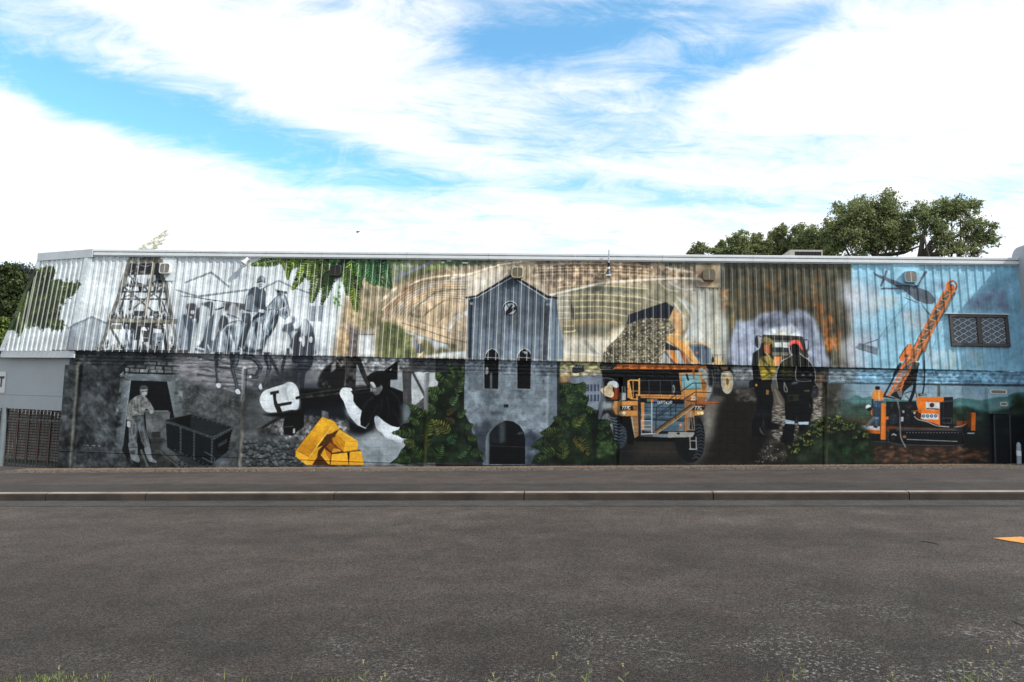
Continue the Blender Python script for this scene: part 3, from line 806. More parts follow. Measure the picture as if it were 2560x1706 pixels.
    line('360,1385 480,1450 520,1440 515,1380 390,1310', 12, (74, 80, 86)); ell(95, 1460, 72, 82, (70, 74, 76)); ell(95, 1460, 54, 62, (26, 28, 30))
    for t in np.linspace(0, math.pi, 5)[:-1]:
        line([95 - 54 * math.cos(t), 1460 - 62 * math.sin(t), 95 + 54 * math.cos(t), 1460 + 62 * math.sin(t)], 10, (86, 90, 92))
    poly('-20,1300 60,1320 380,1490 250,1500 170,1470 30,1380', (40, 45, 50), .9); blob(620, 1390, 70, 50, (60, 70, 84), .6)
    # pebble heap
    poly('880,1160 1400,1100 1673,1200 1673,1490 880,1490', (58, 62, 64), .9, 8)
    pebbles('890,1180 1300,1130 1640,1160 1673,1480 890,1480', 230, 34, (74, 79, 81), .3, .75, 1.3)
    mottle('880,640 1120,720 1060,960 1000,1000 890,960', 60, 14, 40, [(60, 62, 62), (84, 88, 88), (40, 42, 44)], .5)


def paint_forge():
    frame(620, 880, 5.226)
    poly('0,540 170,540 170,780 250,1000 0,1000 -20,700', (92, 96, 99), .5, 14); poly('860,250 1500,240 2000,280 2050,480 1900,700 900,470', (150, 155, 159), .9, 6, tex=[('fine', .05)])
    poly('850,60 2100,85 2100,260 850,250', (134, 136, 138), .95, 2, tex=[('fine', .22), ('hs', .1)]); poly('850,60 1110,70 1000,180 860,160', (92, 96, 104), .8, 5, tex=[('fine', .15)])
    for y in (330, 380, 440):
        line([1410, y, 1540, y + 4], 7, (50, 50, 52), .8, 1)
    poly('750,240 940,230 940,470 740,500', (110, 113, 118), .9, 6); poly('740,410 940,400 980,480 740,500', (66, 68, 74), .9, 4)
    # standing figure behind, timber post
    smo('600,60 850,60 830,200 760,300 740,500 700,520 690,420 700,280 660,300 640,500 590,400 600,240 660,170 590,140', (42, 46, 54)); blob(760, 120, 50, 50, (66, 72, 82), .8)
    smo('930,360 1000,220 1100,140 1180,90 1260,130 1290,260 1270,420 1240,480 950,480', (26, 25, 26), 1, 2); poly('1090,270 1100,170 1160,110 1150,230', (150, 150, 148), .9, 1); smo('1160,90 1240,70 1280,150 1220,200 1170,170', (78, 76, 74), 1, 1, tex=[('grit', .3)]); mottle('950,350 1080,350 1080,480 950,480', 14, 6, 18, [(150, 148, 146), (90, 88, 88)], .6)
    line('1240,0 1290,60 1300,470', 12, (20, 20, 20)); poly('1310,0 1430,0 1415,470 1280,470', (50, 48, 48), tex=[('fine', .3)]); line('1440,90 1500,250 1570,400 1600,450', 70, (40, 38, 38), taper=60, tex=[('fine', .15)])
    # dark ground of the scene
    poly('680,480 1300,470 1600,440 2030,520 2040,980 1960,1000 1700,840 1640,1020 1500,1100 1320,1040 1310,900 900,870 740,830 690,760', (14, 16, 19), 1, 3)
    poly('740,760 1300,700 1320,900 1000,880 760,850', (24, 28, 34), .9, 6)
    poly('160,1010 480,880 740,840 980,860 1310,910 1320,1060 1180,1120 760,1150 480,1130 240,1070', (104, 106, 108), .95, 5, tex=[('fine', .28), ('grit', .15)])
    poly('740,850 960,870 940,920 760,1000 700,1060 740,930', (74, 74, 76), .8, 6, tex=[('fine', .2)]); poly('970,770 1060,790 1065,870 975,850', (84, 86, 88)); poly('985,770 1025,778 1010,850 975,845', (112, 114, 116))
    poly('160,1000 450,820 500,850 200,1010', (34, 32, 30), tex=[('fine', .15)]); poly('150,1000 240,1000 460,1040 440,1080 160,1060', (30, 30, 30), .8, 5)
    poly('490,860 740,780 745,960 640,1060 600,1100 480,1090 470,960', (18, 17, 17)); poly('690,770 745,760 740,980 690,1010', (12, 12, 13)); line('470,985 600,975', 10, (70, 66, 58)); poly('600,1010 625,1000 625,1060 600,1070', (180, 182, 182)); line('480,1088 560,1096', 8, (90, 90, 90))
    poly('190,820 450,790 760,745 740,800 560,850 330,850', (10, 10, 11), 1, 2)
    # the drum
    smo('165,640 180,570 230,510 330,470 480,425 545,395 620,420 670,500 680,620 660,745 560,760 430,785 270,790 200,730', (218, 225, 231))
    smo('505,560 520,470 560,410 545,395 480,430 490,560 520,640', (160, 168, 176), .7, 4); line('500,480 510,560 540,640', 10, (140, 148, 156), .7, 3, sm=True); smo('640,650 680,615 670,740 600,750', (196, 204, 210), .8, 3); blob(600, 540, 40, 100, (236, 241, 245), .8); blob(230, 620, 40, 90, (236, 241, 245), .6); poly('180,720 260,780 430,785 560,762 560,745 400,765 260,755', (170, 178, 184), .7, 4)
    poly('300,525 415,505 415,545 382,548 380,620 400,680 570,650 588,660 575,690 430,715 465,795 400,810 350,690 335,560 302,565', (32, 31, 30), tex=[('fine', .1)])
    line('650,605 900,540 1240,480 1330,475', 40, (30, 29, 28), tex=[('fine', .15)]); line('680,600 1000,570 1230,540', 26, (44, 42, 40), tex=[('fine', .25)]); line('700,560 1200,490', 8, (78, 76, 72), .6); line('640,608 700,595', 12, (10, 10, 10))
    # arm, head, jacket
    poly('1560,330 1610,285 1680,255 1790,250 1870,270 1955,130 1963,365 1870,370 1870,460 1910,470 2030,520 2040,990 1960,995 1850,950 1700,840 1690,930 1560,1000 1480,960 1470,860 1495,770 1620,590 1660,570 1610,520 1600,430', (11, 12, 14))
    poly('1790,245 1945,125 1963,140 1963,365 1880,360', (15, 15, 17)); poly('1855,240 1895,208 1870,250', (160, 160, 160))
    poly('1600,400 1650,395 1690,470 1730,450 1750,430 1770,460 1760,500 1720,560 1670,570 1640,530 1610,500', (84, 87, 90)); smo('1605,400 1645,400 1680,460 1650,470 1630,440', (190, 194, 198)); blob(1660, 500, 26, 22, (150, 154, 158), .8); blob(1750, 470, 16, 22, (132, 136, 140), .9); line('1600,480 1625,490 1615,520', 10, (160, 164, 166)); blob(1640, 545, 22, 14, (40, 40, 42), .8)
    line('1350,520 1480,490 1590,478', 26, (36, 34, 34), tex=[('fine', .2)]); line('1380,540 1500,540 1590,520', 20, (28, 28, 28)); line('1400,500 1580,478', 6, (90, 88, 86), .7)
    poly('1205,545 1220,500 1250,470 1300,468 1360,478 1375,505 1350,515 1385,570 1385,640 1410,690 1470,750 1495,770 1475,880 1480,960 1560,1000 1540,1005 1440,960 1350,860 1300,770 1260,650 1220,590', (222, 229, 236)); blob(1330, 800, 50, 90, (186, 196, 204), .7, -.4); blob(1420, 900, 40, 60, (176, 186, 194), .7, -.6); blob(1300, 560, 30, 60, (238, 243, 247), .7); line('1385,640 1420,700 1490,770', 8, (150, 160, 168), .6, 2); line('1510,740 1560,650 1640,590', 5, (90, 92, 94), .5); line('1480,965 1540,1000 1590,940', 10, (160, 164, 166), .7, 1)
    smo('1700,840 1800,920 1920,985 2010,995 2050,1120 1980,1185 1850,1130 1720,1040 1680,980 1660,870', (206, 215, 224)); smo('1690,850 1720,900 1710,1030 1670,930', (128, 136, 144), .7, 4); blob(1900, 1070, 60, 40, (230, 236, 242), .8, .5)
    for q, w in (('1640,600 1560,690 1510,790', 22), ('1760,640 1740,760 1690,850', 26), ('1880,520 1960,600 2000,720', 24), ('1900,760 1960,860 2000,960', 22), ('1620,320 1700,280 1800,275', 18), ('1700,700 1640,820 1560,940', 22), ('1830,600 1850,760 1830,900', 18)):
        line(q, w, (44, 47, 52), .55, 5, w * .4, True)
    for q in ('1250,500 1300,520 1350,520', '1260,560 1320,570 1375,560', '1290,680 1340,700 1390,690', '1340,820 1400,830 1470,800', '1400,920 1450,930'):
        line(q, 8, (150, 160, 170), .55, 2, 3, True)
    for q in ('1720,900 1800,990 1930,1060', '1760,1010 1850,1080 1960,1140'):
        line(q, 12, (150, 160, 170), .5, 4, 4, True)
    for q in ('210,560 330,520 480,470', '190,640 300,640', '230,740 330,750', '560,480 600,560 610,660'):
        line(q, 9, (168, 176, 184), .5, 3, 3, True)
    # grey ground right of the drum
    poly('1320,1060 1520,1105 1700,1040 1850,1130 2060,1190 2050,1480 1500,1480 1320,1150', (124, 133, 140), .95, 5, tex=[('mid', .08)]); smo('1520,1110 1700,1045 1760,1100 1990,1190 2020,1250 1700,1240 1440,1170', (168, 178, 186), .8, 8); blob(1700, 1400, 160, 60, (108, 117, 124), .6)
    poly('1330,1000 1500,1100 1420,1110 1330,1070', (30, 33, 36), .7, 5)
    # posts and white bay right
    poly('1895,250 2045,262 2035,520 1910,470 1870,460 1870,370 1963,365 1963,260', (164, 172, 178), .95, 1)
    frame(960, 880, 5.226)
    poly('370,262 740,275 700,480 560,560 420,710 350,700', (188, 194, 198), tex=[('mid', .03)]); poly('240,690 370,690 350,860 250,960', (110, 122, 130), .9, 6); poly('240,960 260,930 340,1200 240,1320 100,1440 0,1480 0,1100 100,1160 240,1180', (170, 180, 188), .9, 3)
    smo('-30,900 60,960 200,995 250,1060 240,1190 130,1160 0,1090', (214, 222, 230)); poly('0,1120 230,1190 230,1380 60,1480 0,1480', (134, 143, 150), .9, 4)
    line('300,262 318,640', 110, ('h', (64, 64, 66), (84, 84, 86)), tex=[('vs', .1)]); line('340,270 335,660', 50, (56, 57, 60), .9, tex=[('vs', .1)]); line('382,120 380,265', 22, (60, 60, 62)); line('385,275 470,440 560,610', 34, (70, 70, 70)); line('560,620 430,705', 36, (82, 82, 82))
    # gold
    frame(620, 880, 5.226)
    Y1, Y2, Y3, BR = (226, 170, 44), (204, 142, 30), (238, 190, 74), (70, 40, 20)
    poly('980,850 1130,905 1200,1000 1440,1165 1445,1275 1490,1295 1525,1478 780,1478 635,1370 635,1280', BR)
    poly('980,850 1135,908 900,1240 800,1370 640,1285', ('v', (224, 172, 48), (196, 128, 24)), tex=[('mid', .04)]); poly('1135,908 1205,1005 1190,1030 1010,1110 990,1150 820,1370 805,1368', ('v', (222, 164, 40), (232, 176, 56))); poly('635,1285 800,1370 800,1478 770,1478 632,1370', ('v', (228, 172, 46), (236, 178, 60))); poly('800,1370 900,1260 1010,1215 990,1150 1010,1250 900,1400 850,1478 798,1478', ('v', Y2, (226, 166, 44)))
    poly('800,1365 1130,930 1135,945 820,1372', (242, 200, 96), .8); poly('990,1150 1040,1080 1095,1070 1200,1010 1150,1110 1080,1185 1000,1210', (78, 46, 20)); poly('910,1380 930,1290 1000,1215 1040,1210 980,1320', (62, 36, 18)); poly('960,1350 1010,1260 1080,1345 1080,1470 1060,1470', ('v', (206, 148, 36), (230, 170, 48)))
    poly('1010,1262 1040,1290 1095,1330 1085,1430 1030,1330', (176, 110, 28)); poly('1160,1080 1205,1010 1440,1165 1280,1178', ('h', (214, 160, 44), (230, 176, 52))); poly('1280,1178 1445,1168 1445,1290 1255,1315', (232, 172, 48)); poly('1150,1085 1180,1085 1280,1180 1255,1310 1200,1230 1160,1150', (196, 132, 30)); poly('1105,1130 1160,1105 1170,1180 1240,1300 1120,1190', (188, 124, 30)); poly('1030,1240 1085,1180 1230,1300 1110,1320', (132, 76, 26)); poly('1110,1300 1130,1265 1200,1272 1230,1300 1110,1322', (204, 144, 40)); poly('1105,1340 1305,1318 1325,1478 1090,1478', ('v', (236, 180, 54), (224, 160, 40))); poly('1340,1310 1490,1297 1525,1478 1330,1478', ('v', (230, 172, 50), (220, 158, 40))); poly('1305,1318 1340,1312 1325,1465', (44, 28, 14)); line('1105,1325 1305,1312 1480,1290', 6, (60, 36, 16)); line('1255,1310 1445,1280', 5, (70, 40, 16)); line('640,1285 800,1370 900,1240', 5, (120, 76, 20)); line('1180,1030 1440,1165', 7, (242, 206, 110), .8)
def paint_pit():
    frame(0, 0, 1)
    # ochre pit ground, soft left edge
    poly('905,636 1800,636 1800,916 830,900 860,760 880,700', (158, 136, 104), 1, 8, tex=[('mid', .08), ('fine', .05)])
    frame(600, 630, 5.6)
    poly('1560,820 1700,560 1800,400 2200,300 2352,600 2352,1500 1700,1500 1600,1080', (148, 132, 100), 1, 10, tex=[('mid', .1)])
    mottle('1560,850 1800,560 2000,800 2100,1100 1700,1080 1580,1000', 70, 16, 44, [(150, 114, 72), (112, 104, 62), (170, 150, 110), (96, 92, 54)], .5)
    mottle('1750,800 2050,950 2352,1150 2352,1250 2000,1150 1700,1000', 70, 14, 40, [(88, 94, 44), (106, 110, 56), (70, 76, 38)], .55)
    poly('1660,1160 1900,1160 1880,1470 1650,1470', (196, 202, 206), .95, 4); poly('1640,1080 1900,1090 1900,1160 1660,1160', (150, 146, 138), .7, 5); line('1660,1160 1890,1165', 8, (60, 58, 56)); poly('1545,1060 1660,1080 1640,1470 1520,1470', (76, 72, 76), .9, 4, tex=[('fine', .12)]); poly('1480,980 1560,960 1600,1120 1500,1120', (120, 120, 132), .6, 10)
    smo('1930,1150 2352,1150 2352,1500 1960,1500', (116, 118, 72), .8, 8); mottle('1950,1050 2352,1060 2352,1260 2000,1260', 60, 14, 40, [(52, 62, 30), (74, 84, 40), (60, 70, 34)], .6); poly('2000,1195 2200,1160 2200,1185 2030,1200', (156, 162, 84), .8, 2)
    frame(960, 630, 5.6)
    # fields at the top
    poly('60,100 1750,105 1500,170 900,230 500,330 200,440 150,420 60,330', (104, 116, 74), 1, 4, tex=[('mid', .1)])
    for q, c in (('60,100 350,100 320,160 100,150', (78, 116, 58)), ('230,190 330,140 430,190 350,230', (140, 146, 128)), ('200,270 330,290 200,390 150,400', (116, 122, 116)), ('590,230 700,150 860,190 800,240 620,260', (128, 142, 70)), ('820,110 1550,110 1300,180 900,200 830,150', (64, 88, 58)), ('420,100 560,100 480,180 420,160', (116, 124, 100)), ('450,290 600,250 700,260 560,330 400,360', (88, 92, 48))):
        poly(q, c, .85, 2)
    mottle('820,110 1650,110 1500,170 1000,210', 60, 10, 26, [(48, 72, 50), (84, 104, 66), (60, 70, 50)], .6)
    line('720,105 560,200 340,290 150,390', 40, (108, 110, 134), .9, 1, 34, True); line('120,190 250,280', 24, (120, 122, 140), .8, 1); poly('1100,145 1180,148 1180,165 1100,162', (220, 222, 216)); poly('800,140 850,135 850,160 810,162', (196, 200, 200)); poly('880,115 950,118 940,140 890,135', (200, 204, 204))
    mottle('200,440 500,330 1000,230 1600,160 1700,180 1100,300 700,360 400,430', 70, 12, 40, [(112, 84, 56), (92, 80, 54), (132, 94, 58)], .55)
    # terraces left: concentric sweeps
    poly('0,640 180,500 420,400 900,330 1180,330 1180,1480 1100,1480 900,1330 200,1060 0,960', (160, 136, 104), .9, 4, tex=[('mid', .08)])
    for q, w, c in (('-20,680 170,510', 40, (196, 180, 150)), ('-20,820 200,610 420,440 620,370 900,335 1200,310 1500,220 1700,170 2150,110', 18, (214, 204, 178)), ('940,400 960,370 1180,320 1500,210', 20, (198, 186, 158)),
                    ('230,790 420,590 700,460 940,410 1180,400', 44, (142, 138, 140)), ('30,820 250,640 420,520', 70, (134, 96, 62)), ('250,560 500,450 900,370', 50, (120, 98, 66)), ('330,720 600,560 800,480 1000,450', 70, (180, 142, 98)),
                    ('340,890 430,800 700,590 900,540 1150,530', 18, (74, 68, 46)), ('520,980 560,900 760,740 900,670 1080,655', 18, (78, 72, 50)), ('720,1030 820,930 960,830', 12, (92, 84, 62)), ('900,1090 1000,940 1160,860', 60, (172, 178, 180)),
                    ('400,950 520,990 760,1060 1160,1140', 10, (112, 92, 62)), ('250,1000 520,1080 900,1210 1160,1275', 10, (70, 62, 46)), ('250,1075 600,1210 900,1300', 12, (52, 62, 44)), ('0,960 250,1050 500,1130 900,1250', 60, (176, 150, 112))):
        line(q, w, c, .85, 1.5, sm=True, tex=[('fine', .06)])
    mottle('350,900 900,560 1150,560 1150,1100 700,1040', 110, 14, 50, [(172, 132, 86), (190, 160, 116), (146, 122, 86), (156, 146, 118)], .4); mottle('380,880 560,900 440,960', 20, 10, 24, [(92, 90, 52), (74, 74, 44)], .6); mottle('200,560 420,450 420,560 260,700', 24, 12, 40, [(140, 92, 58), (120, 84, 54)], .5)
    for k in range(9):
        t = k / 9; x0 = 20 + 300 * t; y0 = 780 + 120 * t
        line([x0, y0 + 90, x0 + 60, y0 - 20, 300 + 260 * t, 560 + 190 * t, 620 + 160 * t, 430 + 260 * t, 1160, 400 + 330 * t], 7, (214, 202, 172), .5, 1, sm=True)
        line([x0 + 12, y0 + 100, x0 + 74, y0 - 6, 314 + 260 * t, 574 + 190 * t, 634 + 160 * t, 446 + 260 * t, 1160, 416 + 330 * t], 8, (112, 92, 66), .35, 1, sm=True)
    # gully: water, trees
    poly('250,1090 520,1180 900,1310 920,1350 760,1400 560,1250 400,1180', (158, 166, 178), .9, 2); smo('0,990 240,1060 300,1180 330,1300 420,1470 -10,1480', (92, 98, 52), .95, 5, tex=[('mid', .15)]); mottle('0,990 230,1060 300,1200 100,1160 0,1160', 40, 14, 40, [(48, 56, 30), (70, 80, 40), (110, 116, 60)], .6)
    mottle('320,1150 430,1170 480,1470 330,1470', 30, 14, 36, [(88, 98, 44), (70, 80, 36), (112, 120, 58)], .6); poly('400,1180 500,1270 470,1430 400,1290', (112, 118, 130), .9, 2); poly('480,1300 530,1280 580,1370 520,1430 460,1420', (66, 68, 74)); line('480,1475 560,1395', 12, (196, 200, 160)); smo('540,1240 640,1260 720,1400 600,1470 540,1380', (96, 94, 54), .95, 3); smo('750,1380 820,1340 880,1390 760,1440', (78, 78, 46), .95, 3); smo('900,1320 950,1285 1010,1310 1000,1360 930,1360', (70, 72, 44), .95, 2); line('945,1360 945,1420', 8, (60, 56, 40)); poly('560,1470 900,1400 1150,1385 1150,1480 600,1480', (176, 186, 192), .9, 2); smo('700,1420 900,1370 1150,1385 900,1410', (84, 82, 54), .8, 2)
    poly('1190,380 1660,250 1760,320 1600,440 1340,590 1170,640', (196, 194, 184), .75, 14)
    # ---- right bowl
    frame(1340, 640, 5.348)
    poly('0,60 2150,60 2150,200 2000,330 800,400 300,500 0,420', (140, 116, 90), .95, 5, tex=[('fine', .16), ('mid', .1)])
    mottle('0,70 1600,80 1500,300 700,400 200,480 60,300', 220, 8, 34, [(112, 78, 54), (172, 136, 86), (96, 82, 62), (156, 118, 76), (84, 62, 46)], .5, 1.7)
    for y in (105, 155, 190, 235):
        line([0, y + 20, 500, y, 1100, y + 8, 1520, y + 36], 9, (206, 186, 148), .75, 1, sm=True)
    for y in (130, 172, 215):
        line([300, y, 900, y - 6, 1500, y + 22], 12, (92, 62, 44), .55, 2, sm=True)
    line('0,330 500,325 1100,330', 8, (206, 188, 154), .7, 1); line('0,160 300,120 700,80', 10, (196, 176, 140), .6, 1); mottle('0,200 450,200 400,420 100,430', 50, 8, 20, [(72, 60, 48), (150, 122, 84)], .6)
    poly('0,300 60,330 120,500 20,470', (190, 180, 158), .7, 6)
    poly('220,520 700,400 1600,380 2200,440 2330,560 2100,900 1950,1150 1200,1100 1000,980 280,1150', (124, 118, 92), .95, 6, tex=[('mid', .08)])
    poly('1650,350 2200,330 2330,480 2300,640 2150,600 1900,460', (138, 128, 116), .9, 6, tex=[('mid', .08)]); poly('1600,80 2150,70 2150,150 1750,130', (76, 84, 64), .95, 5, tex=[('fine', .12)]); poly('2150,140 2352,150 2352,420 2150,420', (158, 122, 92), .9, 5, tex=[('mid', .12)]); poly('2150,80 2352,80 2352,150 2160,140', (72, 78, 60), .95, 4, tex=[('fine', .12)])
    for k, (y0, y1, x1, c) in enumerate(((410, 470, 1500, (84, 86, 68)), (530, 580, 1450, (104, 98, 72)), (608, 660, 1400, (98, 94, 70)), (690, 740, 1300, (96, 92, 70)), (775, 830, 1220, (92, 88, 66)), (865, 920, 1150, (100, 92, 66)))):
        xs0 = 450 + k * 10
        poly([xs0, y0 + 6, 900, y0, x1, y0 + 40 + k * 4, x1 - 40, y0 + 96, 900, y0 + 70, xs0 + 10, y0 + 78], c, .85, 4, tex=[('vs', .07), ('fine', .06)])
        line([290, y0 + 22, xs0, y0, 900, y0 - 8, x1, y0 + 36], 11, (198, 180, 128) if k < 5 else (206, 168, 92), .85, 1, sm=True)
    for y in (530, 605, 685, 765, 840):
        poly([285, y + 12, 450, y + 2, 450, y + 60, 285, y + 66], (138, 134, 116), .7, 3); line([285, y, 450, y - 6], 9, (206, 202, 186), .7, 1)
    poly('440,530 520,760 530,860 490,860', (58, 58, 46), .9, 2); poly('380,880 1150,860 1060,930 700,940 380,940', (142, 118, 76), .7, 4); poly('300,940 1060,930 1000,1000 900,1100 740,1060 740,1110 570,1100 560,1010 380,1080 370,960', (82, 82, 66), .9, 4, tex=[('vs', .1)]); line('380,1020 500,1015 530,1000', 20, (206, 170, 90), .9, 1); line('360,945 500,940', 16, (196, 162, 92), .8, 1)
    poly('290,1080 560,1100 740,1110 960,1090 1000,1300 900,1420 330,1420', (172, 166, 148), .95, 8, tex=[('mid', .04)]); line('660,1150 740,1240 830,1340', 50, (120, 118, 110), .8, 3, 60, True); line('400,1310 700,1320 860,1340', 18, (200, 200, 194), .7, 2); poly('340,1310 850,1350 850,1420 340,1420', (178, 164, 128), .7, 5); poly('940,1130 1100,1000 1200,930 1180,1030 960,1300', (206, 198, 178), .8, 5)
    line('190,525 560,440 900,365 1200,340 1800,305 2150,310 2230,345', 30, (192, 184, 164), .95, 1, sm=True)
    for q, w, c in (('1660,140 1900,190 2110,225', 24, (186, 176, 156)), ('1500,270 1800,280', 14, (180, 170, 148)), ('1780,340 1850,400 2000,450 2150,440 2270,480', 12, (196, 190, 176)), ('1200,520 1500,580 1700,640', 12, (190, 180, 148)), ('1640,350 1760,450 1900,480', 12, (190, 184, 168)), ('2270,480 2280,640 2190,720 2120,900 2040,1060', 30, (168, 174, 178)), ('1950,600 2100,700 2140,850 2060,1100', 50, (150, 160, 168)), ('1900,560 2020,700 2080,860 2000,1100', 26, (178, 184, 186)), ('1850,640 1960,800 1980,980', 30, (184, 184, 176)), ('2230,640 2200,900 2100,1080', 26, (158, 166, 172))):
        line(q, w, c, .8, 3, sm=True)
    poly('2150,640 2352,440 2352,1160 2050,1160', (156, 164, 166), .8, 10, tex=[('vs', .05)]); mottle('2180,440 2352,460 2352,640 2240,600', 14, 14, 40, [(150, 116, 80), (120, 104, 86)], .5)
    frame(1740, 640, 5.348)
    poly('0,430 330,430 400,1460 0,1460', (160, 162, 152), .8, 8, tex=[('vs', .06)])
    # ---- rock face and tunnel
    poly('330,70 2120,90 2060,640 2080,1200 2080,1510 380,1510 420,1000 330,560', (72, 70, 58), 1, 7, tex=[('mid', .1), ('vs', .04)])
    mottle('560,300 1100,250 1500,120 1900,300 1950,700 1600,700 1300,650 1000,720 650,880 450,800', 170, 18, 62, [(150, 96, 50), (128, 88, 52), (60, 62, 54), (112, 88, 56), (50, 52, 48), (88, 84, 66)], .5, .7)
    mottle('350,100 1500,100 1200,260 500,300 400,500', 90, 18, 60, [(66, 62, 50), (84, 80, 68), (54, 54, 46)], .5, .6); mottle('1560,640 1680,640 1800,800 1950,900 1950,1300 1800,1300 1700,1050', 70, 18, 60, [(176, 98, 42), (196, 108, 44), (140, 86, 46), (96, 74, 50)], .6, .7); mottle('1700,1120 1850,1060 1920,1200 1820,1330', 34, 18, 50, [(214, 120, 48), (222, 132, 58)], .65, .6); mottle('1800,700 2050,640 2060,1400 1900,1400', 60, 18, 60, [(84, 74, 52), (104, 84, 58), (62, 62, 56)], .5, .7); mottle('420,560 560,640 540,1000 440,1000', 40, 16, 50, [(120, 106, 70), (138, 120, 84), (92, 84, 60)], .5, .6); mottle('330,430 440,440 420,700 350,760', 26, 14, 40, [(176, 122, 80), (196, 170, 130)], .6)
    smo('530,920 640,880 760,860 860,790 980,770 1100,735 1200,800 1240,790 1310,735 1420,740 1520,790 1600,900 1680,1100 1730,1300 1720,1520 520,1520', (148, 156, 174), 1, 4, tex=[('mid', .05)])
    smo('860,800 980,780 1100,745 1230,810 1310,745 1420,750 1560,880 1640,1200 1640,1480 1500,1400 1480,1100 1380,1020 1300,940 1000,990 900,1060 780,1090', (112, 118, 134), .9, 4, tex=[('mid', .12)]); smo('900,1060 1000,980 1180,960 1290,930 1350,1000 1380,1080 900,1080', (190, 196, 200), .95, 4, tex=[('fine', .08)]); mottle('540,950 760,880 760,1400 540,1450', 40, 18, 60, [(168, 176, 194), (128, 138, 158)], .45, .6); blob(1150, 1050, 100, 30, (232, 226, 190), .7)
    # vehicle
    smo('895,1080 920,1062 1380,1078 1440,1120 1470,1250 1470,1380 880,1380 870,1200', (52, 50, 46)); poly('1000,1130 1400,1140 1400,1300 1000,1300', (84, 86, 86)); poly('1050,1165 1140,1160 1145,1240 1060,1230', (206, 214, 212)); poly('1160,1160 1260,1165 1260,1240 1165,1245', (198, 206, 204)); smo('1020,1230 1260,1240 1250,1290 1020,1290', (46, 50, 52)); poly('1020,1290 1250,1300 1250,1340 1020,1340', (112, 110, 98)); poly('1040,1350 1150,1350 1140,1470 1050,1470', (206, 140, 92)); poly('980,1100 1400,1110 1400,1135 980,1125', (40, 38, 36))
    line('800,1140 805,1075 850,1075 890,1090', 12, (44, 42, 42)); smo('795,1090 835,1100 840,1230 800,1210', (38, 38, 40)); line('1430,1125 1500,1130 1510,1260 1470,1280 1500,1330 1470,1370', 14, (52, 48, 46)); smo('1465,1280 1490,1240 1495,1150 1505,1280', (44, 44, 46)); smo('1450,1270 1480,1260 1490,1310 1460,1310', (44, 44, 46))


def paint_sky_right():
    frame(0, 0, 1)
    poly('2128,636 2600,640 2600,945 2138,935', (142, 187, 208), 1, 3, tex=[('mid', .02)])
    poly('2440,640 2600,640 2600,945 2470,945', (108, 154, 182), .5, 22)
    mottle('2120,720 2200,700 2180,920 2120,920', 30, 14, 34, [(176, 180, 190), (160, 168, 182), (190, 196, 202)], .55)
    frame(2180, 620, 4.9)
    mottle('370,800 680,780 640,1000 450,1000', 24, 24, 60, [(182, 182, 186), (196, 186, 180), (172, 180, 190)], .5); mottle('0,580 330,600 300,720 0,760', 20, 24, 60, [(176, 184, 186), (192, 190, 182)], .5); mottle('700,430 900,430 900,560 700,520', 14, 24, 50, [(120, 136, 158)], .4); mottle('1180,560 1640,540 1660,760 1200,760', 40, 30, 70, [(104, 112, 136), (118, 122, 144)], .5); mottle('700,1260 1250,1260 1250,1430 700,1450', 30, 24, 60, [(176, 188, 194), (186, 190, 190), (160, 180, 190)], .5); mottle('960,1250 1000,1250 1010,1450 970,1450', 8, 20, 60, [(140, 152, 120)], .5, .4); mottle('1290,1260 1330,1250 1340,1460 1300,1460', 8, 20, 60, [(130, 146, 122)], .5, .4)
    line('0,680 420,640 0,720', 2, (120, 170, 200), .3)
    # helicopter
    HG = (88, 98, 110)
    smo('300,430 400,450 540,480 700,540 775,630 760,680 700,692 600,670 500,610 400,530 300,470', HG); line('60,340 160,375 330,460', 30, HG, taper=60); line('25,305 60,345', 14, HG); line('35,335 130,350', 10, HG); line('180,290 150,375 115,465', 34, HG, taper=26); line('125,502 330,500 600,520', 22, HG); line('545,480 600,400 660,300', 24, HG, taper=30); line('540,475 390,370', 12, (60, 66, 74)); line('440,530 430,600', 10, HG); line('400,610 555,675', 12, HG); line('545,620 540,670', 8, HG); line('600,680 660,760 720,840', 10, (80, 96, 108), taper=20); line('450,660 240,910 85,1110', 5, (82, 100, 112)); blob(620, 600, 80, 40, (74, 84, 96), .7, .4)
    line('-190,1220 75,1125 80,1240', 12, (82, 98, 110)); line('-150,1180 75,1240', 20, (98, 110, 120)); poly('-210,1230 -150,1170 85,1230 65,1320', (112, 124, 134)); line('-150,1185 60,1255', 6, (74, 88, 100)); line('-190,1235 60,1310', 6, (74, 88, 100))


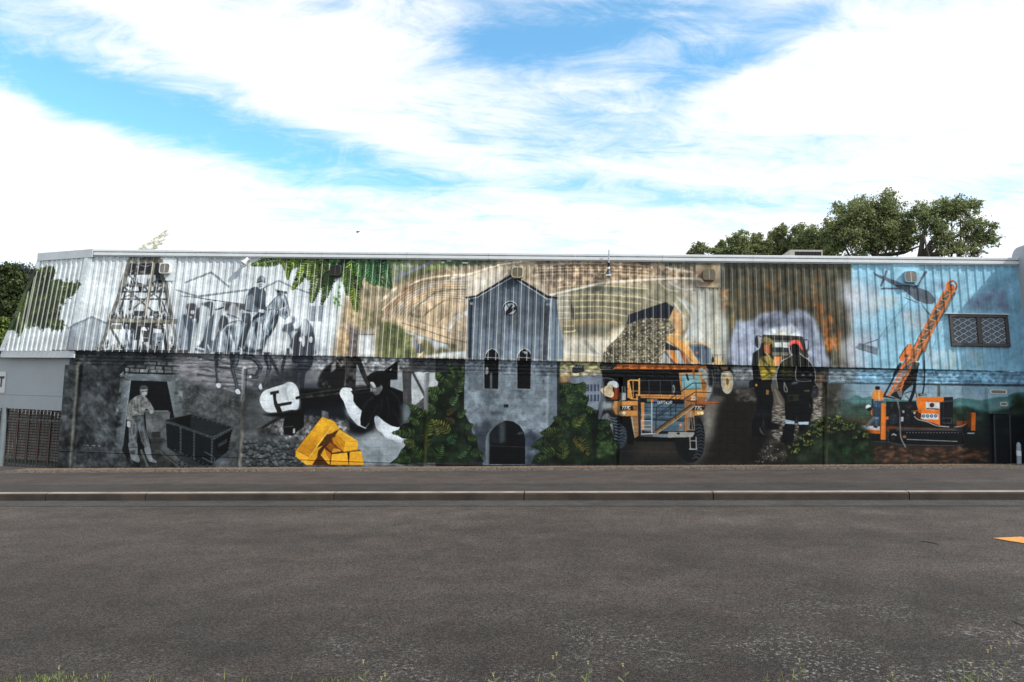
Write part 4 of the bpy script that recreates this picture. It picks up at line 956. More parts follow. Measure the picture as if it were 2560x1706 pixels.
def paint_rig():
    OR, OD, OL = (204, 116, 62), (150, 82, 44), (232, 150, 96)
    # landscape on the wall
    frame(2120, 900, 5.348)
    poly('-260,120 2600,160 2600,330 -260,310', (122, 164, 190), 1, 1, tex=[('fine', .12)]); poly('-330,130 160,135 60,300 -330,290', (112, 104, 98), .8, 14, tex=[('fine', .12)])
    poly('-60,320 2600,360 2600,560 -200,540', ('v', (128, 158, 178), (150, 172, 184)), 1, 1); poly('-200,330 60,330 10,520 -200,520', (96, 104, 108), .8, 10)
    poly('-120,530 0,530 90,470 140,485 200,510 300,490 480,520 900,550 1300,550 1480,510 1600,520 1780,545 1900,500 2080,490 2230,440 2600,420 2600,720 -100,760', (74, 118, 118), 1, 1, tex=[('mid', .08)]); poly('0,580 600,600 1400,610 1700,600 2400,560 2400,640 1400,640 0,640', (128, 152, 154), .7, 7)
    poly('-260,560 20,560 60,600 200,580 300,600 900,640 1390,640 1550,610 1700,680 1830,700 2200,620 2240,520 2600,500 2600,800 -260,860', (40, 56, 48), 1, 3, tex=[('mid', .2)]); mottle('-200,560 300,590 900,640 1700,640 1850,740 1400,900 0,860 -200,800', 140, 14, 44, [(58, 76, 56), (30, 42, 38), (74, 90, 64), (46, 64, 56)], .55); mottle('2180,560 2240,480 2400,460 2400,800 2200,760', 40, 20, 60, [(26, 38, 30), (46, 58, 40)], .6)
    poly('-200,760 400,790 900,880 2400,860 2400,1400 -200,1400', ('v', (40, 46, 42), (22, 24, 24)), 1, 9); poly('-60,790 420,810 420,900 -60,880', (104, 78, 50), .7, 10)
    poly('300,1140 1900,1160 1920,1380 260,1390', (40, 32, 28), 1, 5); mottle('330,1160 1500,1170 1900,1190 1900,1370 300,1370', 230, 10, 26, [(112, 66, 46), (132, 88, 64), (60, 44, 36), (150, 116, 94), (40, 48, 42), (88, 56, 42)], .55, 2.4)
    poly('1800,740 2600,740 2600,1400 1880,1400', (24, 28, 31), 1, 8); poly('1940,760 2600,740 2600,1400 1950,1400', (16, 19, 22), .9, 4); blob(2120, 950, 120, 60, (30, 40, 38), .5)
    # undercarriage
    poly('430,920 560,880 1440,900 1440,960 500,960', (92, 54, 28)); smo('525,1040 545,960 620,925 1430,945 1510,970 1535,1060 1480,1140 700,1135 560,1120', (16, 17, 20)); line('525,1040 545,960 620,925 1430,945 1510,970 1535,1060 1480,1140 700,1135 560,1110 525,1040', 9, (64, 68, 74), .7, sm=True)
    for x in range(640, 1430, 26):
        line([x, 948, x + 22, 922], 10, (72, 78, 86))
    for x in range(780, 1490, 40):
        ell(x, 975, 7, 6, (180, 184, 188), .8)
    line('780,1065 1450,1092', 9, (150, 156, 160)); line('310,1095 530,1100 700,1135 1400,1150', 9, (60, 64, 70)); smo('565,1015 600,985 640,1005 630,1020 600,1005', (160, 166, 170)); poly('725,1010 770,1012 768,1050 725,1045', (120, 92, 40)); ell(600, 1050, 30, 30, (30, 32, 36)); poly('330,1000 440,980 440,1090 310,1090', (24, 24, 26))
    # engine house
    poly('500,560 900,560 930,700 1240,800 1440,880 1440,920 700,900 520,880', (22, 24, 27)); poly('900,498 1270,502 1265,560 1215,570 1222,880 960,790 930,680', (222, 116, 40)); poly('1270,500 1395,498 1395,560 1270,560', (26, 27, 31)); poly('1222,568 1395,560 1390,880 1222,870', (20, 21, 25)); line('1270,555 1385,550', 6, (90, 94, 98)); line('1250,780 1380,780 1370,850 1260,845', 5, (110, 114, 118)); line('1265,590 1262,840', 4, (60, 62, 66)); poly('1030,565 1212,570 1210,672 1030,668', (206, 210, 212)); ell(1112, 608, 34, 32, (92, 52, 34)); ell(1112, 608, 22, 20, (60, 34, 26)); line('1045,655 1200,660', 14, (40, 42, 46), tex=[('grit', .5)]); poly('975,718 1200,725 1200,800 975,795', (206, 210, 214))
    for x in (1002, 1055, 1108, 1162):
        ell(x, 752, 22, 23, (52, 74, 104)); ell(x + 2, 752, 9, 8, (190, 196, 204))
    poly('1440,820 1600,815 1600,900 1440,900', (120, 58, 28)); poly('1635,705 1697,708 1690,955 1635,945', (214, 112, 42)); line('1610,720 1600,860 1540,920', 26, (26, 26, 28)); poly('1580,700 1640,705 1640,900 1590,900', (96, 56, 32), .8); poly('1580,975 1690,975 1670,992 1590,990', (190, 194, 196)); poly('1440,950 1690,950 1680,970 1440,975', (30, 28, 28)); line('880,760 930,800 1050,830 1170,880 1340,898', 12, (176, 178, 178), sm=True); line('1410,900 1500,890 1560,860', 10, (160, 162, 164), sm=True); line('840,690 960,680 970,720', 14, (190, 100, 40)); ell(935, 745, 36, 40, (70, 40, 24)); poly('860,700 900,700 880,735', (210, 210, 208))
    poly('1180,345 1222,345 1222,492 1185,492', ('h', (112, 112, 108), (72, 72, 70))); poly('925,450 1045,455 1040,480 930,490', (60, 66, 68)); ell(1000, 468, 46, 14, (120, 130, 136))
    # rear platform, orange column, controls
    poly('170,880 420,890 420,942 175,935', (186, 190, 196)); poly('175,935 425,942 425,990 260,985 200,955', (206, 106, 40)); poly('438,580 498,590 495,1070 428,1068', (210, 110, 42)); poly('445,600 470,600 465,1060 440,1060', (228, 132, 64), .6, 1); line('500,775 580,770', 26, (206, 106, 40)); line('500,800 560,780', 12, (206, 106, 40)); smo('540,750 640,720 660,800 620,860 550,850', (34, 40, 48)); line('640,500 680,680 690,900 700,1040 760,1165', 18, (116, 118, 120), sm=True); mottle('510,560 850,570 860,720 700,880 540,840', 60, 8, 26, [(50, 52, 56), (14, 15, 17), (84, 88, 92), (30, 32, 36)], .6); poly('720,680 745,680 745,710 720,710', (170, 174, 178)); poly('700,765 735,765 732,825 700,825', (176, 180, 184)); poly('300,640 330,640 330,760 360,760 350,780 300,730', (200, 104, 44))
    # man in orange
    smo('355,365 380,355 415,360 415,400 365,400', (24, 26, 32)); poly('345,405 420,402 470,430 515,470 510,500 470,490 470,545 345,550 340,520 310,520 318,440', (216, 134, 66)); line('405,410 410,545', 16, (226, 200, 130), .7); blob(350, 450, 20, 40, (236, 160, 96), .6); line('475,490 540,500 620,520', 30, (30, 48, 66), taper=18); poly('345,550 470,545 465,560 430,600 415,780 390,900 350,895 345,760', (52, 76, 102)); line('370,580 375,720 370,860', 16, (88, 120, 150), .6, 2); line('320,540 325,640', 24, (28, 44, 58)); poly('335,880 385,895 380,915 335,905', (24, 26, 30)); line('360,780 395,782', 12, (150, 160, 166)); line('345,545 465,548', 12, (130, 138, 130), .6); smo('230,650 240,610 275,600 300,620 290,640', (206, 208, 208)); smo('245,660 300,630 310,670 270,690', (26, 28, 30)); line('340,780 250,880', 40, (84, 92, 102)); poly('300,620 420,640 430,760 320,760', (32, 40, 46), .6)
    # mast on the wall part
    line('690,70 580,290 480,470', 26, (40, 46, 52)); line('940,60 900,200 870,420 800,600', 44, (26, 28, 32), sm=True); line('1020,20 1020,250 990,450', 20, (28, 32, 36), sm=True); poly('820,130 920,110 870,300 740,430 700,540 560,480 700,290', (34, 32, 32))
    for q in ('740,60 640,280 540,480', '850,100 740,290 690,420'):
        line(q, 26, OR)
    for i in range(6):
        t = i / 6; a = np.array([730 - 200 * t, 90 + 390 * t]); b = np.array([840 - 150 * t, 120 + 290 * t]); a2 = np.array([730 - 200 * (t + .16), 90 + 390 * (t + .16)])
        line([*a, *b], 12, OL, .9); line([*b, *a2], 12, OR, .9)
    poly('640,415 720,410 715,500 680,500', (120, 124, 128))
    for q in ('740,460 780,440 840,420', '760,480 800,520 830,560', '880,380 910,480 900,500', '740,420 850,330', '700,600 800,580 850,480'):
        line(q, 9, (22, 24, 28), sm=True)
    # mast on the cladding
    frame(2180, 620, 4.9)
    line('1010,560 880,780 700,1080 560,1380', 34, (72, 76, 74)); line('700,1080 640,1260', 50, (128, 92, 66)); poly('915,500 985,545 700,1080 480,1490 345,1490 500,1220 700,870', (70, 74, 70), .85)
    for q in ('905,510 760,770 500,1290 360,1490', '985,545 860,790 720,1060 600,1250 470,1490'):
        line(q, 26, OR)
    for i in range(8):
        t = i / 8; t2 = (i + 1) / 8
        L = lambda t: np.array([905 - 545 * t, 510 + 960 * t]); R_ = lambda t: np.array([985 - 510 * t, 545 + 945 * t])
        line([*L(t), *R_(t)], 12, OL); line([*R_(t), *L(t2)], 13, OR); line([*L(t), *R_(t2)], 8, OD, .7)
    poly('440,1190 500,1175 480,1300 380,1400 335,1390 330,1340', OR); line('440,1190 335,1350', 12, (92, 52, 32)); ell(425, 1330, 26, 22, (96, 76, 64)); poly('480,1250 560,1210 540,1330 470,1400', (150, 96, 62), .6); poly('500,1400 570,1410 540,1490 480,1490', (72, 70, 64))
    ell(980, 470, 74, 76, OR); ell(1000, 448, 40, 42, (134, 180, 204)); line('940,440 1000,410 1040,460 1030,520', 12, (70, 44, 34), sm=True); ell(970, 490, 46, 40, (186, 100, 54)); mottle('920,440 1000,460 1000,520 930,520', 10, 6, 14, [(80, 50, 40)], .7)
    line('990,600 900,780', 26, (112, 120, 116)); line('350,1430 270,1560', 40, (44, 50, 56)); line('635,1280 645,1560', 14, (40, 46, 52)); line('900,870 660,1440', 4, (96, 116, 128)); line('660,860 490,1150', 3, (110, 130, 140))


def paint_truck():
    frame(1480, 890, 5.406)
    # dusty ground
    poly('-120,760 1838,500 1838,1460 -120,1460', (26, 27, 28), 1, 4); poly('1480,560 1838,540 1838,700 1700,1000 1560,1300 1360,1460 1300,1440 1480,1100', (112, 108, 102), .95, 12, tex=[('mid', .06)]); blob(1720, 720, 90, 140, (146, 142, 136), .6); blob(1600, 1100, 60, 200, (96, 90, 84), .5, .4); poly('1560,1250 1750,950 1838,950 1838,1460 1420,1460', (30, 27, 25), .8, 18); poly('540,1180 1130,1180 1180,1400 540,1420', (40, 37, 34), .9, 10); poly('640,1200 1120,1190 1150,1300 640,1300', (58, 52, 46), .6, 12); line('380,1290 1180,1310 1838,1335', 5, (74, 74, 74), .5)
    poly('1640,130 1838,130 1838,560 1640,520', (30, 32, 34), 1, 2)
    # band colours behind
    poly('-180,100 140,110 140,300 -180,230', (142, 136, 108), 1, 2, tex=[('fine', .15)]); poly('-180,190 140,200 140,260 -60,260', (164, 158, 140), .8, 4, tex=[('fine', .15)])
    # grey ute behind, foliage is painted later
    frame(1300, 890, 5.406)
    poly('545,80 1090,90 1090,280 545,290', (138, 134, 96), 1, 1, tex=[('fine', .18)]); poly('545,190 1090,180 1090,260 560,270', (172, 164, 142), .9, 4, tex=[('fine', .15)]); poly('545,270 720,250 660,370 545,365', (190, 150, 96), .9, 4); poly('710,160 760,125 860,130 875,215 740,240 705,220', (40, 44, 50)); 
    for x in (760, 790, 820, 845):
        line([x - 20, 165, x, 130], 6, (150, 156, 160))
    poly('640,300 1090,250 1120,310 1100,560 1060,740 920,700 860,600 840,400 700,380', (112, 122, 136), 1, 2, tex=[('mid', .04)]); poly('1050,290 1110,300 1090,600 1050,880 1080,880 1160,620 1140,300', (84, 90, 102)); 
    for y in (390, 525):
        poly([850, y, 1080, y, 1080, y + 92, 850, y + 92], (58, 66, 82))
        for x in (905, 945, 990, 1040, 1080):
            line([x, y, x, y + 92], 16, (120, 130, 144))
    poly('1120,620 1260,640 1240,720 1120,730', (150, 158, 164), .95, 3); poly('910,640 1060,620 1050,740 940,710', (126, 138, 150), .9, 2)
    # ---- the haul truck
    frame(1480, 890, 5.406)
    A, AD, AL, BL = (196, 134, 70), (150, 96, 52), (216, 160, 92), (70, 92, 108)
    poly('105,110 330,110 300,190 110,190', (50, 48, 44), tex=[('fine', .25)]); line('105,188 290,190 320,150', 8, (190, 190, 184)); poly('125,190 1560,190 1600,300 1220,560 1200,590 600,590 560,620 200,600 150,320', (14, 15, 17), tex=[('fine', .1)])
    poly('300,178 340,112 1548,132 1545,190', (190, 108, 54), tex=[('fine', .1)]); line('320,180 1545,190', 7, (96, 52, 28))
    # cab
    smo('1440,190 1560,200 1620,330 1610,500 1550,620 1500,560', (150, 152, 150), 1, 1, tex=[('fine', .1)]); line('1550,170 1600,240 1620,340', 12, (190, 192, 190)); poly('1175,232 1470,225 1500,330 1545,420 1560,470 1540,560 1210,545 1195,430', A); poly('1195,255 1450,245 1478,445 1225,455', (104, 150, 160)); poly('1220,300 1450,260 1470,400 1230,450', (128, 170, 176), .7, 3); line('1280,255 1300,325', 26, (26, 28, 32)); line('1370,200 1378,300', 28, AD); smo('1480,340 1520,330 1550,400 1520,470 1490,460', (132, 92, 50)); line('1225,455 1478,447', 8, (60, 44, 30)); poly('1205,250 1225,540 1195,430', AD)
    poly('1220,545 1540,560 1525,610 1480,625 1250,600', (150, 94, 54)); text('22', 1340, 556, 26, 40, 7, (222, 222, 216), 9); text('4', 1402, 558, 14, 38, 7, (170, 168, 160), 8); poly('1260,620 1735,622 1735,640 1620,660 1260,660', (172, 92, 50)); line('1280,655 1740,650', 5, (90, 50, 32))
    # deck and fascia
    poly('590,520 1220,530 1250,560 1250,600 600,590', A, tex=[('fine', .03)]); line('600,548 1240,552', 8, (120, 78, 42)); poly('300,615 620,610 620,820 385,815 320,790 280,700', A); poly('290,650 400,640 400,800 330,800 260,720', (160, 128, 96), .6, 5); poly('480,460 500,420 530,460 545,580 480,570', A)
    line('490,430 490,345 520,330 640,335 640,520', 18, AL); line('555,335 560,560', 12, A); line('500,350 545,580', 16, AL); line('540,478 640,478', 10, A); line('520,580 620,590', 14, AL); line('640,315 632,560', 20, AL)
    poly('370,500 460,500 458,600 370,610', ('h', (206, 210, 210), (150, 154, 156))); line('410,420 410,500', 16, (150, 154, 158)); line('445,420 450,490', 9, (120, 124, 128))
    poly('640,570 1240,590 1240,640 640,640', (20, 20, 22)); poly('740,580 890,582 888,628 738,625', (110, 70, 42))
    for x, c in ((762, (52, 140, 92)), (812, (222, 120, 66)), (862, (60, 100, 160))):
        poly([x - 20, 590, x + 20, 591, x + 20, 622, x - 20, 621], c)
    poly('700,640 1250,655 1245,1020 700,1010', BL, tex=[('fine', .04)])
    for y in (700, 748, 800, 852):
        line([700, y, 1245, y + 4], 9, (34, 44, 56), .9)
    for y in (720, 775, 825):
        line([700, y, 1245, y + 3], 6, (112, 134, 146), .5)
    poly('700,860 1245,880 1245,960 700,930', (84, 108, 124)); line('700,862 1245,884', 14, (22, 28, 36)); poly('700,930 860,930 860,1030 700,1020', (96, 102, 108)); poly('860,940 1130,950 1130,1020 900,1020', (74, 96, 110)); text('CATERPILLAR', 888, 614, 15, 34, 3.6, (232, 234, 234), 6)
    poly('640,630 708,630 705,1000 660,1010', A); poly('1250,600 1380,640 1370,830 1290,830 1300,1010 1250,1030', (148, 106, 70)); poly('1520,670 1385,668 1380,810 1510,800', A)
    poly('380,672 612,672 612,740 385,738', (20, 20, 22)); text('777C', 405, 684, 22, 40, 8, (236, 238, 238), 9); poly('1345,672 1528,670 1515,735 1345,735', (20, 20, 22)); text('77C', 1386, 684, 24, 40, 11, (236, 238, 238), 9); line('1348,690 1350,725', 6, (220, 220, 220)); ell(1502, 686, 10, 10, (206, 92, 52)); poly('552,680 612,680 612,736 560,736', (150, 104, 62), .8)
    for x in (388, 434, 1442, 1482):
        poly([x - 25, 750, x + 25, 750, x + 25, 798, x - 25, 798], (28, 26, 24)); smo([x - 20, 755, x + 20, 755, x + 20, 793, x - 20, 793], (232, 214, 160) if x != 434 else (222, 220, 196))
    poly('520,815 625,810 630,1080 570,1120', (140, 104, 70)); line('540,830 575,1110', 12, (176, 170, 160)); line('640,560 648,760 660,1080', 36, (30, 33, 40)); line('610,770 650,765 660,1000', 8, (70, 74, 80))
    for y in (900, 965, 1020):
        line([560, y, 620, y], 7, (150, 146, 136), .7)
    line('808,630 808,1060', 12, (196, 198, 198)); line('670,1060 890,1050', 20, (170, 172, 172))
    for y in (800, 878, 940, 990):
        line([665, y, 808, y], 8, (190, 192, 192))
    line('668,870 670,1060', 9, (170, 172, 172))
    # stairs and rails
    line('870,1030 1130,850 1370,670', 50, (128, 98, 64)); line('860,1010 1110,830 1340,665', 26, (70, 56, 40)); line('890,1040 1150,860 1375,690', 12, (170, 150, 120))
    K = (26, 28, 32)
    for q, w in (('640,335 1245,335 1245,650', 8), ('640,490 1240,490', 6), ('770,335 775,560', 7), ('922,335 925,560', 7), ('1080,335 1082,560', 6), ('1540,372 1360,370 1150,520 870,700 862,1010', 11), ('1600,498 1390,492 1200,620 870,840', 10), ('1405,372 1405,665', 10), ('1135,560 1130,860', 10), ('1065,690 1065,820', 9), ('865,820 1000,720 1200,570', 9)):
        line(q, w, (74, 78, 84) if w < 9 else K)
    smo('1088,410 1105,395 1120,420 1118,490 1095,500', (120, 128, 130)); ell(1102, 450, 8, 26, (40, 44, 48)); poly('1150,965 1240,960 1240,1020 1160,1020', (104, 112, 118)); smo('1180,955 1185,925 1208,922 1215,955', (230, 140, 66)); line('1300,770 1300,1000 1385,1005 1370,770', 12, (150, 130, 110)); line('1330,760 1310,1000', 8, (170, 160, 146)); line('1340,760 1355,1000', 8, (150, 140, 126)); poly('820,1060 1035,1055 1035,1105 820,1110', (112, 120, 130)); poly('1030,1030 1420,1036 1410,1100 1030,1108', (150, 150, 146)); poly('1145,1038 1185,1038 1185,1065 1145,1065', (40, 42, 44)); line('660,1085 990,1085', 10, (120, 128, 136))
    poly('575,1120 660,1085 1030,1108 1330,1100 1330,1160 600,1160', (12, 13, 15))
    # wheels
    smo('1430,840 1480,880 1515,1000 1522,1120 1500,1300 1440,1400 1350,1445 1250,1420 1180,1350 1140,1250 1130,1130 1350,1100 1400,960', (20, 22, 25)); 
    for k in range(11):
        y = 920 + k * 44; xr = 1520 - 0.0016 * (y - 1110) ** 2 * .7
        line([xr - 90, y + 26, xr - 46, y + 6, xr - 6, y + 26], 16, (58, 68, 78), .8)
    smo('128,870 180,785 230,790 330,880 350,1000 330,1150 260,1220 150,1200', (34, 38, 44)); smo('125,870 170,795 215,780 270,880 285,1000 270,1150 210,1200 150,1160', (112, 118, 124), 1, 1, tex=[('fine', .08)]); smo('180,930 230,925 262,1010 265,1110 235,1140 200,1100', (84, 58, 44)); smo('195,950 225,950 245,1020 245,1090 220,1110', (34, 28, 26)); smo('250,800 320,860 400,930 460,1000 470,1130 440,1220 360,1260 300,1220 330,1040 300,900', (44, 50, 58), tex=[('fine', .12)])
    for k in range(10):
        y = 830 + k * 42; x = 330 + 70 * math.sin(k / 9 * 3.0) - 60
        line([x - 20, y, x + 40, y + 20, x + 60, y + 8], 15, (100, 114, 126), .75); line([x + 80, y + 10, x + 130, y + 30], 13, (66, 76, 86), .6); line([x - 20, y + 16, x + 44, y + 38, x + 66, y + 24], 8, (12, 13, 15), .9)
    poly('380,820 520,820 580,1120 560,1200 480,1200 470,1000 400,920', (12, 13, 14))
    line('1320,1100 1330,1265', 14, (150, 152, 150)); line('1405,1100 1410,1265', 14, (150, 152, 150)); line('1318,1262 1412,1264', 16, (160, 162, 160)); line('1325,1150 1408,1150', 12, (150, 152, 150))
    # loader wheel at the right of the cab
    smo('1800,460 1838,440 1838,200 1780,170 1730,240', (20, 20, 22)); frame(1800, 890, 5.406)
    poly('150,150 880,160 880,360 200,340', (120, 124, 128), 1, 3, tex=[('fine', .14)]); poly('-160,140 30,140 20,420 -160,420', (24, 26, 28), 1, 3); poly('170,330 480,330 500,460 180,450', (104, 112, 120), .95, 8)
    poly('160,420 500,440 500,900 1450,900 1450,1460 -100,1460 -50,700', (28, 26, 24), 1, 8); mottle('180,430 470,440 480,620 200,600', 50, 10, 30, [(84, 78, 72), (60, 56, 52), (120, 116, 110)], .6, 2)
    smo('20,210 90,160 150,180 160,230 60,240', (20, 18, 24)); smo('15,260 50,215 140,215 175,290 170,430 120,510 60,500 20,420', (164, 158, 140), tex=[('fine', .06)]); ell(98, 350, 36, 80, (206, 170, 108)); ell(98, 348, 22, 50, (110, 96, 74)); line('30,300 30,430', 10, (110, 104, 92), .6, 2)
    frame(1480, 890, 5.406)
    for q, w in (('1640,150 1700,150 1720,210', 9), ('1650,230 1830,225', 6), ('1665,170 1665,360', 7), ('1700,180 1705,360', 6), ('1640,300 1720,300', 6), ('1640,360 1720,365', 7)):
        line(q, w, (104, 108, 112), .8)
    poly('1730,150 1838,150 1838,190 1760,185', (168, 130, 84), .8, 1); poly('1640,370 1730,380 1740,440 1650,430', (62, 60, 58), .9, 2); line('1620,200 1640,330 1620,480', 16, (128, 130, 130), .6, 3, sm=True)
    # loader on the cladding
    frame(1340, 640, 5.348)
    LB = (206, 154, 92)
    poly('1850,690 1950,780 1970,900 1950,1080 1740,1060 1840,1000 1840,900 1780,850', (196, 160, 116), tex=[('fine', .06)]); mottle('1860,760 1940,800 1940,1060 1850,1040', 16, 16, 40, [(206, 132, 80), (184, 160, 130)], .5)
    poly('1240,790 1735,620 1848,690 1780,850 1700,840 1480,840 1215,925', (34, 38, 46)); line('1735,620 1848,690', 6, (90, 94, 100))
    pile = '905,1300 960,1220 1090,1100 1200,960 1260,915 1400,850 1480,838 1620,850 1740,838 1800,880 1845,970 1830,1040 1760,1060 1720,1180 1700,1340 1660,1425 890,1425'
    poly(pile, (104, 98, 80), 1, 0, tex=[('fine', .2)]); pebbles(pile, 420, 17, (132, 126, 108), .35, .8, 1.35)
    poly('1740,1080 1890,1080 2000,1180 2060,1260 2120,1360 2190,1450 2110,1450 1960,1280 1780,1150', LB); line('1745,1115 1960,1280 2110,1430', 8, (120, 84, 50)); poly('1735,1160 1900,1240 1960,1300 1880,1270 1730,1260', (40, 40, 46)); poly('1790,1270 1850,1270 1900,1440 1840,1440', (214, 140, 72)); poly('1860,1270 1920,1270 1980,1450 1920,1450', (170, 172, 172)); poly('1930,1290 1980,1290 2060,1450 1990,1450', (150, 96, 62)); line('1725,1290 1800,1380 1850,1440', 26, (96, 96, 100)); ell(1815, 1405, 22, 24, (110, 70, 50)); poly('1660,1420 1720,1290 1820,1440 1650,1440', (150, 152, 154), .8)
    poly('2010,1195 2050,1180 2230,1160 2352,1225 2352,1240 2230,1190', (206, 170, 116)); poly('2040,1190 2230,1185 2340,1240 2352,1450 2200,1450 2100,1300', (112, 122, 130)); poly('2090,1220 2200,1215 2200,1380 2130,1350', (74, 88, 104)); poly('2220,1210 2330,1250 2340,1440 2230,1440', (86, 98, 110)); blob(2160, 1300, 20, 20, (222, 132, 72), .9); line('2210,1190 2200,1440', 12, (60, 66, 74)); blob(2270, 1230, 16, 26, (26, 30, 36), .8)
    frame(1740, 640, 5.348)
    poly('220,1360 330,1370 385,1460 220,1460', (210, 180, 132)); line('220,1330 380,1330', 5, (60, 56, 50)); line('225,1330 225,1380', 6, (60, 56, 50)); line('290,1330 285,1460', 8, (50, 46, 42)); smo('215,1370 240,1360 245,1420 215,1430', (40, 36, 34)); line('370,1350 330,1440', 5, (80, 70, 56))


def paint_miners():
    # gravel road between the men
    frame(1800, 890, 5.406)
    mottle('680,250 880,250 860,900 900,1440 430,1440 700,900', 40, 20, 70, [(84, 76, 68), (120, 110, 98)], .4); poly('690,350 780,340 880,600 880,880 690,880', (112, 100, 88), .7, 8)
    poly('1230,370 1430,370 1440,820 1240,900', (96, 88, 80), .9, 5, tex=[('fine', .2)]); poly('1290,260 1380,250 1390,370 1290,370', (150, 118, 96), .8, 5, tex=[('fine', .12)])

    def stone(x, y):
        w = PR.uniform(8, 26)
        line([x - w, y, x + w, y + PR.uniform(-5, 5)], PR.uniform(5, 12), PR.choice(((176, 172, 164), (130, 124, 116), (206, 204, 198), (56, 50, 46))), .75, 1)
    scatter('700,680 880,680 870,1180 720,1100 690,900', 130, stone); scatter('1250,560 1420,560 1410,830 1240,920', 90, stone); scatter('990,900 1060,920 1060,1160 980,1160', 30, stone)
    scatter('560,1200 760,1230 900,1320 900,1430 450,1440', 90, lambda x, y: ell(x, y, PR.uniform(4, 9), PR.uniform(4, 8), PR.choice(((200, 200, 196), (150, 146, 140), (90, 86, 80))), .85))
    line('740,460 800,620 830,660', 20, (150, 140, 128), .5, 4, 40)
    B = (13, 14, 17)
    # man with the yellow jacket
    poly('430,120 700,140 700,330 690,400 720,600 700,740 690,900 800,930 790,985 620,1005 580,830 560,1000 640,1090 600,1110 430,1090 430,900 480,760 500,560 460,480 465,430 390,430 400,340 450,330', B)
    poly('480,760 690,760 690,810 480,810', (32, 38, 44), .7, 4); smo('535,960 545,1040 635,1090 610,1070 560,1020', (110, 104, 90), .8); poly('430,1090 700,1000 560,1440 430,1440', (16, 16, 17), .7, 8)
    poly('520,130 740,130 765,220 720,255 690,320 560,330 540,220', (126, 112, 44), 1, 1, tex=[('mid', .15)]); blob(720, 190, 40, 40, (186, 164, 70), .7); blob(620, 200, 40, 30, (164, 144, 60), .6); line('600,130 700,260', 30, (60, 54, 36), .8, 2); line('560,300 690,240', 14, (70, 64, 36), .7, 2); line('480,290 700,310', 16, (72, 78, 76), .6, 3); poly('475,380 500,385 500,415 475,412', (196, 140, 60)); poly('620,460 660,465 655,530 618,525', (126, 98, 60)); line('690,390 700,480', 6, (150, 150, 140), .7); smo('390,350 440,350 430,430 395,430', (24, 26, 30))
    # man in black
    poly('760,270 800,130 1280,150 1290,300 1285,370 1310,420 1325,470 1310,560 1250,570 1250,740 1195,900 1190,930 1190,1100 1060,1100 1060,930 1030,820 1000,930 990,1160 900,1200 810,1160 870,940 880,860 870,620 860,580 770,440', B)
    for q in ('795,140 760,270 775,440', '1035,140 1020,260 1050,340 1230,345', '1275,170 1290,290 1280,360', '865,360 865,460 890,490 905,465 868,370'):
        line(q, 8, (206, 204, 196), .85, 1, sm=True)
    line('1285,370 1310,400 1260,420', 6, (180, 176, 166), .7); poly('870,862 1005,885 1000,925 880,918', (160, 178, 192)); poly('1050,895 1198,892 1190,932 1060,930', (168, 186, 200)); poly('830,170 1000,160 1000,280 820,280', (52, 52, 30), .8, 6); blob(860, 200, 30, 50, (84, 80, 36), .5); smo('955,390 1000,350 1060,350 1040,375', (84, 94, 98), .9, 1); smo('1230,500 1260,440 1320,460 1300,560 1240,570', (38, 42, 48)); blob(1270, 490, 14, 20, (90, 98, 104), .6); poly('1130,462 1210,460 1205,485 1135,488', (84, 82, 54), .8); poly('905,530 1060,520 1060,610 915,620', (38, 38, 26)); poly('920,545 980,540 980,600 925,605', (20, 20, 16)); blob(1125, 260, 26, 12, (150, 160, 166), .9); blob(1225, 255, 24, 12, (140, 150, 156), .9); line('1205,650 1215,700', 8, (120, 116, 108), .7)
    frame(1740, 640, 5.348)
    poly('760,1310 860,1240 900,1100 1000,1110 1010,1320 1020,1480 750,1480', (34, 36, 34)); poly('905,1190 1020,1190 1020,1290 960,1330 915,1300', (166, 98, 58)); blob(1000, 1250, 12, 30, (220, 150, 100), .7); smo('870,1150 900,1090 1000,1110 1050,1190 1040,1230 1000,1220 960,1170', (116, 104, 58)); blob(1010, 1150, 16, 40, (196, 184, 120), .7, -.4); line('870,1160 1020,1200', 7, (196, 176, 110), .7); poly('860,1360 980,1330 1040,1400 1060,1480 830,1480', (128, 116, 56), tex=[('mid', .1)]); line('930,1300 980,1340 990,1400', 9, (206, 190, 150), .8); line('880,1370 980,1480', 34, (52, 50, 36), .8, 2); smo('990,1200 1020,1195 1015,1320 995,1330', (60, 44, 34))
    smo('1245,1230 1260,1160 1330,1125 1390,1150 1425,1220 1430,1265 1400,1240 1340,1180', (206, 78, 66)); blob(1320, 1150, 40, 20, (232, 130, 110), .8); smo('1250,1260 1270,1200 1340,1180 1400,1240 1390,1320 1310,1340 1270,1330', B); line('1245,1230 1260,1300 1290,1335', 16, (200, 198, 192), .8, 1, sm=True); poly('1240,1380 1310,1320 1400,1320 1500,1390 1580,1480 1100,1480 1150,1410', (26, 26, 24)); poly('1160,1400 1280,1370 1280,1480 1110,1480', (66, 66, 40), .7, 5)
    for q in ('1100,1500 1150,1410 1230,1370 1290,1320', '1385,1300 1440,1350 1520,1410 1575,1490'):
        line(q, 9, (210, 206, 196), .85, 1, sm=True)
    line('1345,1485 1330,1560', 8, (190, 186, 176), .8)


